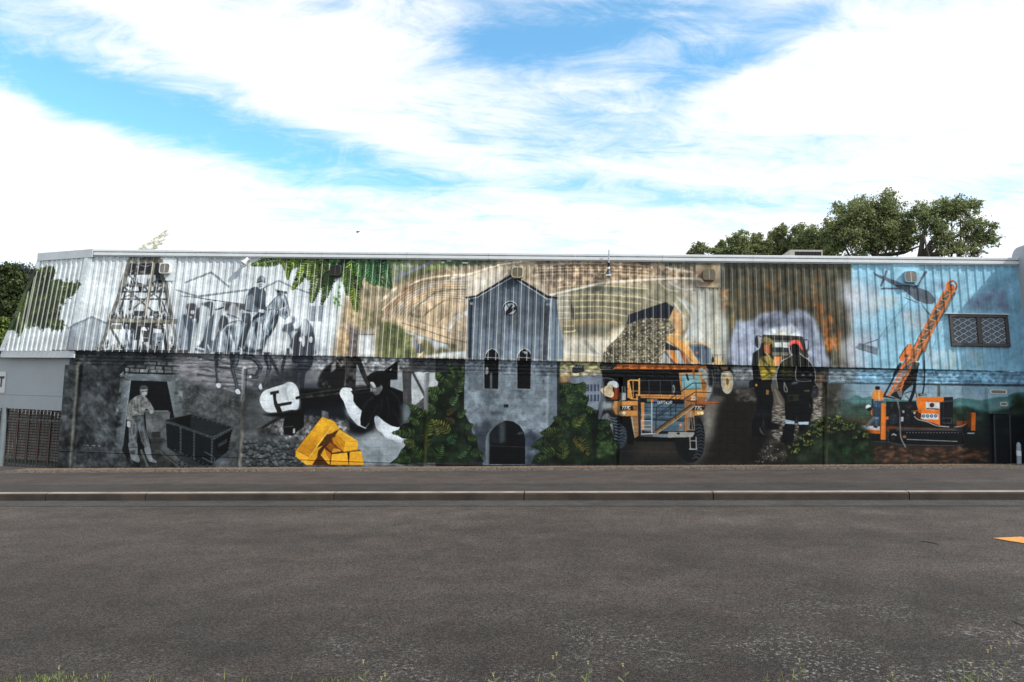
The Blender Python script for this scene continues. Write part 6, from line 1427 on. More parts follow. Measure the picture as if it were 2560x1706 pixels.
    bp = nd.new('ShaderNodeBump'); bp.inputs['Strength'].default_value = 0.9; bp.inputs['Distance'].default_value = bumpd; bp.invert = True
    lk.new(vo.outputs['Distance'], bp.inputs['Height'])
    bp2 = nd.new('ShaderNodeBump'); bp2.inputs['Strength'].default_value = 0.35; bp2.inputs['Distance'].default_value = 0.05
    lk.new(noise(5.0, 6, 0.7), bp2.inputs['Height']); lk.new(bp.outputs[0], bp2.inputs['Normal'])
    lk.new(bp2.outputs[0], bs.inputs['Normal'])
    return mt


M_ROAD = asphalt('road_seal', (0.044, 0.0385, 0.0345), (0.094, 0.083, 0.075), 92.0, 0.6, 0.75, 0.012)
M_GUTTER = asphalt('gutter_seal', (0.055, 0.054, 0.055), (0.075, 0.073, 0.072), 70.0, 0.3, 0.0, 0.006)
M_PATH = asphalt('path_seal', (0.058, 0.049, 0.046), (0.094, 0.080, 0.075), 90.0, 0.28, 0.0, 0.004)
M_PATCH = asphalt('patch_seal', (0.040, 0.037, 0.036), (0.055, 0.051, 0.049), 90.0, 0.3, 0.0, 0.005)
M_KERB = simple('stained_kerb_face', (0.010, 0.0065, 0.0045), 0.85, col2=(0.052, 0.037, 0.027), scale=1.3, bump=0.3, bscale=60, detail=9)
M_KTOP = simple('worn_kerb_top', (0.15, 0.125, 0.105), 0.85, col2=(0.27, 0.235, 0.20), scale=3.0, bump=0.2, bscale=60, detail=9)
M_SOIL = simple('verge_soil', (0.03, 0.035, 0.015), 0.95, col2=(0.055, 0.06, 0.025), scale=3)

KW = 6.14          # face of the kerb from the wall line
tag(strip('ground', 60, -900, -900, 900, -0.06, -0.06, M_SOIL, 40, 24), kind='structure')
tag(strip('road', KW, 14.0, -60, 60, 0.0, 0.0, M_ROAD, 24, 2), kind='structure')
tag(strip('road_gutter', KW + 0.0, KW + 0.62, -60, 60, 0.006, 0.006, M_GUTTER), kind='structure')
tag(strip('footpath', -1.2, KW - 0.13, -60, 60, -0.035, KERB - 0.006, M_PATH, 24, 2), kind='structure')
tag(strip('footpath_edge_strip', KW - 1.55, KW - 0.16, -60, 60, KERB - 0.032, KERB - 0.0025, M_PATCH), kind='structure')
tag(strip('verge', 13.95, 22, -60, 60, 0.012, 0.03, M_SOIL, 24, 2), kind='structure')

kerb = empty('kerb', tuple(wp(0, 0, KW))); kerb['kind'] = 'structure'
joint_px = [-330, 130, 375, 840, 1311, 1782, 2273, 2720]
ju = []
for x in joint_px:
    p = on_ground(x, 1240, 0.07); ju.append((p - WO) @ EU)
ju = [ju[0] - 3.1 * k for k in (5, 4, 3, 2, 1)] + ju + [ju[-1] + 3.1 * k for k in (1, 2, 3, 4)]
kprof = [(0.0, -0.1), (0.0, 0.105), (0.012, 0.128), (0.035, KERB), (0.155, KERB + 0.002), (0.155, -0.1)]
for a, b in zip(ju[:-1], ju[1:]):
    vs, fs = [], []
    n = len(kprof)
    for u in (a + 0.008, (a + b) / 2, b - 0.008):
        for (q, z) in kprof:
            p = WO + u * EU + (KW - q) * EN
            vs.append((p[0], p[1], gz(p[0]) + z))
    for k in range(2):
        for i in range(n):
            j = (i + 1) % n
            fs.append((k * n + i, k * n + j, (k + 1) * n + j, (k + 1) * n + i))
    fs += [tuple(range(n)), tuple(range(2 * n, 3 * n))[::-1]]
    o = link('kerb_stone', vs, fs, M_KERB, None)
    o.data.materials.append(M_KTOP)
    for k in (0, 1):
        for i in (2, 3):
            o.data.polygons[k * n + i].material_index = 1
    o.parent = kerb; o.matrix_parent_inverse = kerb.matrix_world.inverted() if False else Matrix.Translation(-Vector(kerb.location))


def under(o, p):
    o.parent = p
    o.matrix_parent_inverse = Matrix.Translation(-Vector(p.location))
    return o


# old patches on path and road
def patch(name, pxs, up, mat, off_slope=True):
    vs = []
    for x, y in pxs:
        p = on_ground(x, y, up); vs.append(p)
    c = sum(vs) / len(vs)
    return link(name, vs, [tuple(range(len(vs)))], mat)


def path_up(u_off):
    t = (u_off + 1.2) / (KW - 0.13 + 1.2)
    return -0.035 + (KERB - 0.006 + 0.035) * t


def wobble(cx, cy, rx, ry, n=18, a=0.18):
    return [(cx + rx * math.cos(t) * (1 + PR.uniform(-a, a)), cy + ry * math.sin(t) * (1 + PR.uniform(-a, a))) for t in np.linspace(0, 2 * math.pi, n, endpoint=False)]


M_CRACK = simple('road_crack', (0.012, 0.011, 0.010), 0.95)


def ribbon(name, path, w, up, mat, jag=0.25):
    q = spl(np.array(path, float), False, 6); L_, R_ = [], []
    for i in range(len(q)):
        t = q[min(i + 1, len(q) - 1)] - q[max(i - 1, 0)]; nn = np.array([-t[1], t[0]]) / (np.hypot(*t) + 1e-6)
        f_ = math.sin(math.pi * (i + .4) / len(q)) ** 0.4
        L_.append(q[i] + nn * w * f_ * (1 + PR.uniform(-jag, jag))); R_.append(q[i] - nn * w * f_ * (1 + PR.uniform(-jag, jag)))
    vs = [on_ground(x, y, up) for x, y in L_ + R_]; n = len(q)
    return tag(link(name, vs, [(i, n + i, n + i + 1, i + 1) for i in range(n - 1)], mat), kind='structure')


for q in ([(2300, 1352), (2325, 1355), (2348, 1361)], [(2530, 1550), (2555, 1562), (2600, 1578)]):
    ribbon('road_crack', q, 1.1, 0.006, M_CRACK, .6)
M_ARROW = simple('orange_road_paint', (0.30, 0.14, 0.04), 0.8, col2=(0.72, 0.28, 0.05), scale=34, detail=9)
arrow = [(2482, 1345), (2553, 1342), (2600, 1352), (2620, 1366), (2560, 1358), (2520, 1352)]
tag(patch('road_marking', arrow, 0.008, M_ARROW), kind='structure')

# leaf litter and gravel along the foot of the wall
M_LIT = simple('litter', (0.09, 0.04, 0.018), 0.9, col2=(0.19, 0.125, 0.07), scale=40)
M_GRAV = simple('gravel', (0.075, 0.065, 0.055), 0.9, col2=(0.19, 0.175, 0.155), scale=60)


def chips(name, n, mat, mnoff, mxoff, smin, smax, u0=-13.0, u1=13.0, pw=2.0):
    vs, fs = [], []
    for _ in range(n):
        u = PR.uniform(u0, u1); of = mnoff + (mxoff - mnoff) * PR.random() ** pw
        s_ = PR.uniform(smin, smax)
        p = WO + u * EU + of * EN
        z = gz(p[0]) + path_up(of) + 0.002
        a = PR.uniform(0, 6.28); k = len(vs)
        for q in range(4):
            t = a + q * 1.57 + PR.uniform(-.3, .3)
            vs.append((p[0] + s_ * math.cos(t), p[1] + s_ * math.sin(t) * .8, z))
        vs.append((p[0], p[1], z + s_ * PR.uniform(.3, .7)))
        fs += [(k, k + 1, k + 4), (k + 1, k + 2, k + 4), (k + 2, k + 3, k + 4), (k + 3, k, k + 4)]
    return tag(link(name, vs, fs, mat), kind='stuff')


tag(chips('leaf_litter', 9000, M_LIT, 0.05, 0.5, 0.010, 0.026, pw=1.3), 'rusty brown leaf litter along the foot of the mural wall', 'leaf litter')
tag(chips('loose_gravel', 12000, M_GRAV, 0.08, 1.5, 0.007, 0.02, pw=1.5), 'pale loose gravel strewn on the footpath below the mural', 'gravel')

# ------------------------------------------------------------------ the mural building
bld = empty('mural_building', tuple(wp(0, 0, 0)))
tag(bld, 'long low building whose ribbed cladding and block wall carry a mining mural', 'building')

# body behind the faces (keeps light out, roof slightly sloped)
b = wallMB(0, 0)
b.add([(-12.12, .06, -1.2), (12.6, .06, -1.2), (12.6, 9, -1.2), (-12.12, 9, -1.2), (-12.12, .06, 2.68), (12.6, .06, 2.68), (12.6, 9, 2.68), (-12.12, 9, 2.68)],
      [(0, 1, 5, 4), (1, 2, 6, 5), (2, 3, 7, 6), (3, 0, 4, 7), (4, 5, 6, 7), (3, 2, 1, 0)])
under(b.build('inner_wall', M_LO), bld)
b = wallMB(0, 0)
b.add([(-11.75, .62, 2.6), (12.55, .62, 2.6), (12.55, 9, 2.6), (-11.75, 9, 2.6), (-11.7, .62, 5.42), (12.55, .62, 5.42), (12.55, 9, 5.30), (-11.7, 9, 5.30)],
      [(0, 1, 5, 4), (1, 2, 6, 5), (2, 3, 7, 6), (3, 0, 4, 7), (4, 5, 6, 7), (3, 2, 1, 0)])
under(b.build('flat_roof', M_WHITE2), bld)

# concrete blocks: joints recessed, faces proud of the mortar (mortar face at off 0.05)
MORT = 0.045
b = wallMB(0, 0, MORT)
b.box(-12.16, 12.9, 0, 0.1, -1.3, ZL - 0.008)
under(b.build('mortar', M_LO), bld)
BW, BH, JW = 0.40, 0.1955, 0.006
proto = wallMB(0, 0, MORT + 0.008)
proto = MB((0, 0, 0), EU, -EN, EZ); proto.box(-BW / 2 + JW / 2, BW / 2 - JW / 2, -0.0045, 0.02, JW / 2, BH - JW / 2, 0.002)
blk_me = link('concrete_block', proto.v, proto.f, M_LO).data
bpy.data.objects.remove(bpy.data.objects['concrete_block'])
slots = []
for r in range(15):
    z = ZL - (r + 1) * BH
    u = -12.16 + (BW / 2 if r % 2 == 0 else BW)
    while u < 12.9:
        if z + BH > gz(wp(u, 0)[0]) + 0.03:
            slots.append((u, z))
        u += BW
slots.sort(key=lambda q: -q[0])
vis = [q for q in slots if q[0] < 12.4 and q[1] > gz(wp(q[0], 0)[0]) - 0.02]
solo = set(vis[:300])
rest_v, rest_f = [], []
for (u, z) in slots:
    p = wp(u, z, MORT)
    if (u, z) in solo:
        o = bpy.data.objects.new('concrete_block', blk_me); COL.objects.link(o)
        o.location = tuple(p); under(o, bld)
    else:
        k = len(rest_v)
        rest_v += [np.array(v) + p for v in proto.v]
        rest_f += [tuple(i + k for i in f) for f in proto.f]
# half blocks at the left end
for r in range(1, 15, 2):
    z = ZL - (r + 1) * BH; p = wp(-12.06, z, MORT)
    h = MB(p, EU, -EN, EZ); h.box(-0.1 + JW / 2, 0.1 - JW / 2, -0.0045, 0.02, JW / 2, BH - JW / 2, 0.002)
    k = len(rest_v); rest_v += h.v; rest_f += [tuple(i + k for i in f) for f in h.f]
tag(under(link('blockwork', rest_v, rest_f, M_LO), bld), kind='stuff')

# split-face stone band under the cladding
SH = (ZB - 0.0 - ZL) / 4
for r in range(4):
    u = -11.95 + PR.uniform(-.2, 0.0); z = ZL + r * SH
    while u < 12.7:
        L = PR.uniform(0.40, 0.5)
        a = max(u, -11.95); e = min(u + L, 12.7)
        if e - a > 0.06:
            nx, nz_ = 7, 3
            mb = wallMB(a, z, 0.02)
            g_ = 0.004
            vs, fs = [], []
            for i in range(nx + 1):
                for j in range(nz_ + 1):
                    edge = i in (0, nx) or j in (0, nz_)
                    y = -(0.006 if edge else PR.uniform(0.008, 0.017))
                    vs.append((g_ + (e - a - 2 * g_) * i / nx, y, g_ + (SH - 2 * g_) * j / nz_))
            for i in range(nx):
                for j in range(nz_):
                    q = i * (nz_ + 1) + j
                    fs.append((q, q + nz_ + 1, q + nz_ + 2, q + 1))
            k = len(vs)
            vs += [(g_, .02, g_), (e - a - g_, .02, g_), (e - a - g_, .02, SH - g_), (g_, .02, SH - g_)]
            c = [0, nx * (nz_ + 1), nx * (nz_ + 1) + nz_, nz_]
            for i in range(4):
                j = (i + 1) % 4
                fs.append((c[j], c[i], k + i, k + j))
            mb.add(vs, fs)
            under(mb.build('split_stone', M_SPLIT), bld)
        u += L
b = wallMB(0, 0, 0.02); b.box(-11.97, 12.7, 0.004, 0.06, ZL - 0.03, ZB)
under(b.build('band_mortar', M_SPLIT), bld)
# ledge on top of the block wall
b = wallMB(0, 0, MORT + 0.016)
b.prism([(0, -0.014), (0.0, 0.0), (0.05, 0.012), (0.075, 0.012), (0.075, -0.014)], -12.17, 12.9)
under(b.build('ledge', M_LO), bld)

# piers: rounded, catch the raking sun
for px0, py0 in ((193, 1040), (607, 1040), (1065, 1040), (1551, 1040), (2064, 1060)):
    u, _ = on_wall(px0, py0, MORT + 0.02)
    prof = []
    for t in np.linspace(0, math.pi, 9):
        prof.append((0.05 * math.cos(t), -0.030 * math.sin(t) ** 0.8))
    mb = wallMB(u, 0, MORT + 0.006)
    z0, z1 = gz(wp(u, 0)[0]) - 0.1, ZL + 0.004
    n = len(prof)
    vs = [(x, y, z0) for x, y in prof] + [(x, y, z1) for x, y in prof]
    fs = [(i, n + i, n + i + 1, i + 1) for i in range(n - 1)] + [tuple(range(n, 2 * n))]
    mb.add(vs, fs)
    under(mb.build('pier', M_LO, smooth=True), bld)

# ribbed cladding sheets
RIB = 0.2003


def rib_profile(u0, u1, first, rw=0.034, h=0.023):
    """(u, height) along a sheet from u0 to u1; ribs every RIB from `first`"""
    pr = [(u0, 0.0)]
    k = math.ceil((u0 - first + 0.04) / RIB)
    while True:
        c = first + k * RIB
        if c + 0.05 > u1:
            break
        if c - 0.05 > u0:
            pr += [(c - rw - 0.008, 0), (c - rw + 0.005, h), (c + rw - 0.005, h), (c + rw + 0.008, 0), (c + RIB / 2 - 0.004, 0), (c + RIB / 2, 0.004), (c + RIB / 2 + 0.004, 0)]
        k += 1
    pr = [q for q in pr if u0 <= q[0] <= u1] + [(u1, 0.0)]
    return pr


def sheet(u0, u1, z0, z1, first, o, ea, nrm, mat, name='cladding_sheet', cut=None):
    pr = rib_profile(u0, u1, first)
    vs, fs = [], []
    for (u, h) in pr:
        for z in (z0, z1):
            za = z
            if cut and z == z1:
                za = min(z1, cut(u))
            vs.append(o + u * ea + za * (EZ - LEAN * nrm) + h * nrm)
    for i in range(len(pr) - 1):
        fs.append((2 * i, 2 * i + 2, 2 * i + 3, 2 * i + 1))
    o_ = link(name, vs, fs, mat)
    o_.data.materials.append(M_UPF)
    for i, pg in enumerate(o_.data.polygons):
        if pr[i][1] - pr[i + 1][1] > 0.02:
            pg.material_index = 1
    return under(o_, bld)


first = on_wall(1629, 653, COFF, LEAN, ZB)[0] % RIB
nsh = 31
wd = (UR - UL) / nsh
for i in range(nsh):
    a = UL + i * wd
    a0 = first + round((a - first) / RIB) * RIB + RIB * 0.3 if i else UL
    a1 = first + round((a + wd - first) / RIB) * RIB + RIB * 0.3 if i < nsh - 1 else UR + 0.4
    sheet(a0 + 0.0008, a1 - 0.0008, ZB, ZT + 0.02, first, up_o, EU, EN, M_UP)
# closed foot of the cladding
b = wallMB(0, 0, COFF - 0.004); b.box(UL + .02, UR + .4, 0, 0.06, ZB + 0.004, ZB + 0.02)
under(b.build('cladding_foot', M_DARK), bld)

# end panel (turned away), its hip and flashings
pA = on_plane(2, 873, wg_o, n_wg); pB = on_plane(100, 640, wg_o, n_wg)
WA = (pA - wg_o) @ EW; WB = (pB - wg_o) @ EW
cutf = lambda u: ZT + 0.02 if u <= WB else ZB + (ZT + 0.02 - ZB) * max(0.0, (WA - u) / (WA - WB))
e_list = np.linspace(0.0, WA, 4)
for a, c in zip(e_list[:-1], e_list[1:]):
    # mirror the direction so that the profile runs left
    pr = rib_profile(a + 0.0008, c - 0.0008, 0.14)
    extra = [(WB, 0.0)] if a < WB < c else []
    pr = sorted(pr + extra)
    vs, fs = [], []
    for (u, h) in pr:
        for top in (0, 1):
            z = cutf(u) if top else ZB
            vs.append(wg_o + u * EW + z * (EZ - LEAN * NW) + h * NW)
    for i in range(len(pr) - 1):
        fs.append((2 * i + 2, 2 * i, 2 * i + 1, 2 * i + 3))
    o_ = link('cladding_sheet', vs, fs, M_WG)
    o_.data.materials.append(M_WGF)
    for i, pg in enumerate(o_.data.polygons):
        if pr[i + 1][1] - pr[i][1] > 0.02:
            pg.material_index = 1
    under(o_, bld)


def flash_strip(name, p0, p1, d, w, nrm, lift, mat):
    """flat strip from p0 (foot) to p1 (top), w wide along d"""
    n_ = nrm / np.linalg.norm(nrm)
    vs = []
    for p in (p0, p1):
        for q, l in ((0, lift), (w, lift), (w, 0), (0, 0)):
            vs.append(p + q * d + l * n_)
    fs = [(0, 1, 5, 4), (1, 2, 6, 5), (3, 0, 4, 7), (0, 3, 2, 1), (4, 5, 6, 7)]
    return under(link(name, vs, fs, mat), bld)


hip_top_main = up_o + (UL + 0.047) * EU + (ZT + .02) * up_b
hip_foot = up_o + UL * EU + ZB * up_b
flash_strip('hip_flashing', hip_foot, hip_top_main, EU, 0.10, EN, 0.036, M_UP)
flash_strip('hip_flashing', hip_foot - 0.02 * EU, hip_top_main - .005 * EU, EW, 0.16, NW, 0.036, M_WG)
foot_l = wg_o + WA * EW + ZB * wg_b; top_l = wg_o + WB * EW + (ZT + .02) * wg_b
flash_strip('hip_flashing', foot_l - 0.15 * EW, top_l - 0.15 * EW, EW, 0.16, NW, 0.036, M_WG)
# left return face behind the hip
back = -NW * 3 - EW * 0.4
vs = [foot_l, top_l, top_l + back, foot_l + back]
under(link('return_cladding', vs, [(0, 1, 2, 3)], M_WHITE2), bld)

# gutter / capping in lengths
gj = [-11.72] + [on_wall(x, 640, COFF, LEAN, ZB)[0] for x in (420, 612, 807, 1018, 1222, 1438, 1655, 1880, 2115, 2345)] + [UR + 0.02]
offt = COFF - LEAN * (ZT - ZB)
for a, c in zip(gj[:-1], gj[1:]):
    mb = wallMB(0, ZT, offt)
    # y is into the wall: negative = proud
    mb.prism([(0.03, -0.03), (-0.045, -0.03), (-0.045, -0.012), (-0.06, -0.004), (-0.095, -0.002), (-0.095, 0.064), (-0.085, 0.070), (-0.03, 0.072), (-0.03, 0.098), (-0.085, 0.10), (-0.09, 0.106), (-0.09, 0.155), (-0.08, 0.162), (0.16, 0.162), (0.16, -0.03)], a + 0.003, c - 0.003)
    under(mb.build('gutter_length', M_WHITE), bld)
# deeper fascia over the end panel
o_w = wg_o + (ZT) * wg_b
mb = MB(o_w, -EW, -NW, EZ)
mb.prism([(0.0, -0.06), (-0.05, -0.06), (-0.05, 0.165), (-0.03, 0.175), (0.3, 0.175), (0.3, -0.06)], -(WB + 0.02), 0.10)
under(mb.build('end_fascia', M_WHITE2), bld)

# soffit board and plain wall under the end panel
o_s = corner0
mb = MB(o_s + (ZB) * EZ, -EW, -NW, EZ)
mb.box(-WA + 0.04, 0.02, 0.0, 0.05, -0.19, -0.004)
under(mb.build('eaves_board', M_WHITE2), bld)
mb = MB(o_s + (ZB) * EZ, -EW, -NW, EZ)
mb.box(-WA - .4, 0.0, 0.052, 0.30, -0.18, -0.10)
under(mb.build('soffit', M_GREY), bld)

# window in the cladding
c4 = [on_wall(2180 + x / 4.9, 620 + y / 4.9, COFF, LEAN, ZB) for x, y in ((932, 820), (1655, 828), (1700, 1218), (955, 1212))]
wu0 = (c4[0][0] + c4[3][0]) / 2; wu1 = (c4[1][0] + c4[2][0]) / 2 - 0.03; wz0 = (c4[2][1] + c4[3][1]) / 2; wz1 = (c4[0][1] + c4[1][1]) / 2
print('window', wu0, wu1, wz0, wz1)
M_BROWN = simple('brown_window_frame', (0.030, 0.020, 0.017), 0.45, 0.1)
M_PANE, ntp, bsp = material('frosted_pane')
bsp.inputs['Base Color'].default_value = (0.055, 0.075, 0.10, 1); bsp.inputs['Roughness'].default_value = 0.3; bsp.inputs['Specular IOR Level'].default_value = 0.35
M_GRILLE = simple('security_grille', (0.62, 0.64, 0.66), 0.4)
win = empty('window', tuple(up_o + wu0 * EU + wz0 * up_b)); under(win, bld)
win.matrix_parent_inverse = Matrix.Translation(-Vector(bld.location))


def leanMB(u, z, lift=0.0):
    ezl = up_b / np.linalg.norm(up_b)
    return MB(up_o + u * EU + z * up_b + lift * EN, EU, -(EN + LEAN * EZ) / math.sqrt(1 + LEAN ** 2), ezl)


W_, H_ = wu1 - wu0, (wz1 - wz0) * math.sqrt(1 + LEAN ** 2)
t_ = 0.075
fr = leanMB(wu0, wz0)
for x0, x1, z0, z1 in ((0, W_, 0, t_), (0, W_, H_ - t_, H_), (0, t_, t_, H_ - t_), (W_ - t_, W_, t_, H_ - t_), (W_ / 2 - 0.05, W_ / 2 + 0.05, t_, H_ - t_)):
    fr.box(x0, x1, -0.075, 0.02, z0, z1, 0.006)


def under2(o, p):
    o.parent = p
    o.matrix_parent_inverse = (Matrix.Translation(Vector(p.location))).inverted()
    return o


under2(fr.build('frame', M_BROWN), win)
hd = leanMB(wu0, wz0); hd.box(-0.10, W_ + 0.03, -0.09, 0.02, H_ + 0.002, H_ + 0.022)
under2(hd.build('head_flashing', M_WHITE2), win)
for k in (0, 1):
    x0 = t_ if k == 0 else W_ / 2 + 0.05; x1 = W_ / 2 - 0.05 if k == 0 else W_ - t_
    pn = leanMB(wu0, wz0); pn.box(x0, x1, -0.036, -0.03, t_, H_ - t_)
    under2(pn.build('pane', M_PANE), win)
    gr = leanMB(wu0, wz0)
    cw, chh = 0.235, 0.138
    nrow = int((H_ - 2 * t_) / (chh / 2)) + 1
    for r in range(-1, nrow):
        zc = t_ + 0.03 + r * chh / 2 + chh / 4
        for q in range(-1, 6):
            xc = x0 + q * cw + (cw / 2 if r % 2 else 0)
            wav = [(xc + cw * k_, zc + chh / 4 * s_) for k_, s_ in ((-.5, -1), (-.45, -1), (-.3, -.25), (-.15, .5), (-.05, 1), (.05, 1), (.15, .5), (.3, -.25), (.45, -1), (.5, -1))]
            wav = [w_ for w_ in wav if x0 + .003 < w_[0] < x1 - .003 and t_ + .003 < w_[1] < H_ - t_ - .003]
            if len(wav) > 1:
                gr.tube([(a, -0.052, z) for a, z in wav], 0.0048, 4, False)
    under2(gr.build('grille', M_GRILLE), win)
# ------------------------------------------------------------------ vents on the cladding
def vent(px, py, label, body, slat, plate=None, first_group='louvred wall vents on the mural cladding'):
    u, z = on_wall(px, py, COFF + 0.05, LEAN, ZB)
    P0 = up_o + u * EU + z * up_b
    root = empty('wall_vent', tuple(P0)); tag(root, label, 'vent', first_group)
    S, Dp = 0.155, 0.15
    if plate:
        x0, x1, z0, z1 = plate
        mb = leanMB(u, z); mb.box(x0, x1, -0.040, -0.034, z0, z1)
        under2(mb.build('backing_plate', M_UP), root)
        mb = leanMB(u, z)
        for x in (x0 + .03, x1 - .03):
            for zz_ in (z1 - .04, z1 - .25, z0 + .04):
                mb.box(x - .008, x + .008, -0.046, -0.04, zz_ - .008, zz_ + .008)
        under2(mb.build('screws', M_UP), root)
    # rounded square hood
    sh = []
    for k in range(24):
        t = 2 * math.pi * k / 24; c, s = math.cos(t), math.sin(t); n = 5.0
        q = (abs(c) ** n + abs(s) ** n) ** (-1 / n)
        sh.append((S * q * c, S * 0.97 * q * s))
    mb = leanMB(u, z); y0 = -Dp; n = 24
    vs = [(x, -0.03, zz_) for x, zz_ in sh] + [(x, y0 + 0.012, zz_) for x, zz_ in sh] + [(x * .95, y0, zz_ * .95) for x, zz_ in sh] + [(x * .87, y0, zz_ * .87) for x, zz_ in sh] + [(x * .87, y0 + .04, zz_ * .87) for x, zz_ in sh]
    fs = []
    for r in range(4):
        for i in range(n):
            j = (i + 1) % n; fs.append((r * n + i, r * n + j, (r + 1) * n + j, (r + 1) * n + i))
    mb.add(vs, fs)
    under2(mb.build('hood', body), root)
    mb = leanMB(u, z); mb.add([(x * .88, y0 + .035, zz_ * .88) for x, zz_ in sh], [tuple(range(n))]); under2(mb.build('back', M_VENTD), root)
    for k in range(11):
        zz_ = -0.115 + 0.023 * k
        w = 0.132 * (1 - (abs(zz_) / 0.155) ** 6 * .6)
        mb = leanMB(u, z); mb.box(-w, w, y0 + .002, y0 + .012, zz_ - .0026, zz_ + .0026)
        under2(mb.build('slat', slat), root)
    mb = leanMB(u, z); mb.box(-.005, .005, y0 - .002, y0 + .008, -.13, .13); under2(mb.build('mullion', slat), root)
    return root


M_V_WHITE = simple('vent_white', (0.62, 0.62, 0.60), 0.4, 0.05)
M_V_CREAM = simple('vent_cream', (0.46, 0.40, 0.28), 0.5, 0.12)
M_V_BLACK = simple('vent_dark_green', (0.022, 0.024, 0.018), 0.5, 0.2)
M_V_BROWN = simple('vent_brown', (0.12, 0.09, 0.06), 0.5, 0.25, 20)
M_V_BLUE = simple('vent_blue', (0.18, 0.30, 0.38), 0.5, 0.1)
M_SL_W = simple('slat_pale', (0.55, 0.54, 0.50), 0.5, 0.08)
M_SL_B = simple('slat_dark', (0.06, 0.055, 0.04), 0.5, 0.2)
M_SL_C = simple('slat_cream', (0.42, 0.38, 0.27), 0.5, 0.08)
vent(416, 674, 'white louvred vent on a pale plate beside the painted headframe', M_V_WHITE, M_SL_W, (-0.28, 0.25, -0.32, 0.33))
vent(841, 679, 'dark louvred vent among the painted hanging ferns', M_V_BLACK, M_SL_B)
vent(1294, 684, 'cream louvred vent over the peak of the painted tower', M_V_CREAM, M_SL_C)
vent(1771, 690, 'brown louvred vent between the painted pit and rock face', M_V_BROWN, M_SL_C, (-0.32, 0.31, -0.31, 0.345))
vent(2273, 695, 'blue louvred vent above the painted helicopter', M_V_BLUE, M_SL_W, (-0.36, 0.27, -0.2, 0.36))


# ------------------------------------------------------------------ lamps
def lathe(prof, n=16):
    """profile (r, t) -> local verts with axis +t"""
    vs, fs = [], []
    for r, t in prof:
        for k in range(n):
            a = 2 * math.pi * k / n; vs.append((r * math.cos(a), r * math.sin(a), t))
    for i in range(len(prof) - 1):
        for k in range(n):
            j = (k + 1) % n; fs.append((i * n + k, i * n + j, (i + 1) * n + j, (i + 1) * n + k))
    return vs, fs


def axisMB(P, ax):
    ax = np.array(ax, float); ax /= np.linalg.norm(ax)
    a = np.cross(ax, (0, 1.0, 0.2)); a /= np.linalg.norm(a); b_ = np.cross(ax, a)
    return MB(P, a, b_, ax)


M_LAMPW = simple('lamp_white', (0.55, 0.53, 0.50), 0.45, 0.08)
M_LAMPD = simple('lamp_dark', (0.03, 0.03, 0.032), 0.4)
M_CHROME = simple('lamp_chrome', (0.6, 0.62, 0.64), 0.18, 0.05, metal=0.9)
M_GLASSD = simple('lamp_lens', (0.12, 0.13, 0.13), 0.12)
u, z = on_wall(612, 652, COFF + 0.2, LEAN, ZB)
P = up_o + u * EU + z * up_b + 0.16 * EN
lamp = empty('spot_lamp', tuple(P)); tag(lamp, 'small white spot lamp hanging under the gutter left of the painted ferns', 'lamp')
ax = -0.30 * EU - 0.55 * EZ + 0.25 * EN
mb = axisMB(P, ax); mb.add(*lathe([(0.0, -0.10), (0.04, -0.10), (0.045, -0.02), (0.06, 0.03), (0.085, 0.08), (0.088, 0.10), (0.07, 0.105), (0.0, 0.09)])); under2(mb.build('shade', M_LAMPW, None, True), lamp)
mb = MB(); mb.tube([P - 0.08 * ax / np.linalg.norm(ax), P - 0.1 * EN + 0.06 * EU + 0.02 * EZ, P - 0.19 * EN + 0.07 * EU], 0.016, 8); under2(mb.build('arm', M_GALV), lamp)
mb = MB(P - 0.19 * EN + 0.07 * EU, EU, -EN, EZ); mb.box(-.04, .04, -.03, .02, -.05, .05); under2(mb.build('wall_plate', M_LAMPW), lamp)

u, z = on_wall(1522, 660, COFF + 0.2, LEAN, ZB)
P = up_o + u * EU + z * up_b + 0.17 * EN
z_top = on_wall(1522, 626, COFF + .15, LEAN, ZB)[1]
lamp = empty('flood_lamp', tuple(P)); tag(lamp, 'chrome bulb shaped lamp on a thin rod over the painted pit', 'lamp')
mb = MB(); mb.tube([P + 0.02 * EZ, np.array([P[0], P[1], z_top])], 0.017, 8); under2(mb.build('rod', M_GALV), lamp)
mb = MB(); mb.tube([P + .02 * EZ, P + .05 * EZ - .12 * EN, P + .06 * EZ - .3 * EN], .013, 6); under2(mb.build('bracket', M_GALV), lamp)
mb = axisMB(P + .03 * EZ, -EZ); mb.add(*lathe([(0, 0), (.05, 0), (.05, .014), (.026, .02), (.026, .10), (.0, .10)])); under2(mb.build('collar', M_LAMPD, None, True), lamp)
mb = axisMB(P - .07 * EZ, -EZ); mb.add(*lathe([(0, 0), (.03, 0), (.045, .03), (.045, .07), (.035, .09), (0, .09)])); under2(mb.build('neck', M_CHROME, None, True), lamp)
mb = axisMB(P - .15 * EZ, -EZ); mb.add(*lathe([(0, 0), (.045, 0), (.06, .06), (.075, .12), (.085, .15), (.07, .15)])); under2(mb.build('reflector', M_LAMPD, None, True), lamp)
mb = axisMB(P - .29 * EZ, -EZ); mb.add(*lathe([(.092, -.01), (.098, .02), (.085, .06), (.05, .09), (0, .10)])); under2(mb.build('lens', M_CHROME, None, True), lamp)

# ------------------------------------------------------------------ meter box and duct at the right end of the block wall
bu0, bz1 = on_wall(2470, 969, .16); bu1, bz0 = on_wall(2523, 1037, .16)
mbx = empty('meter_box', tuple(wp((bu0 + bu1) / 2, bz0, 0.1))); tag(mbx, 'painted meter box with two oval openings at the right end of the wall', 'meter box')
mb = wallMB(bu0, bz0, .16); mb.box(0, bu1 - bu0, 0, .115, 0, bz1 - bz0, .006); under2(mb.build('cabinet', M_LO), mbx)
M_METER = simple('meter_glass', (0.10, 0.095, 0.085), 0.2)


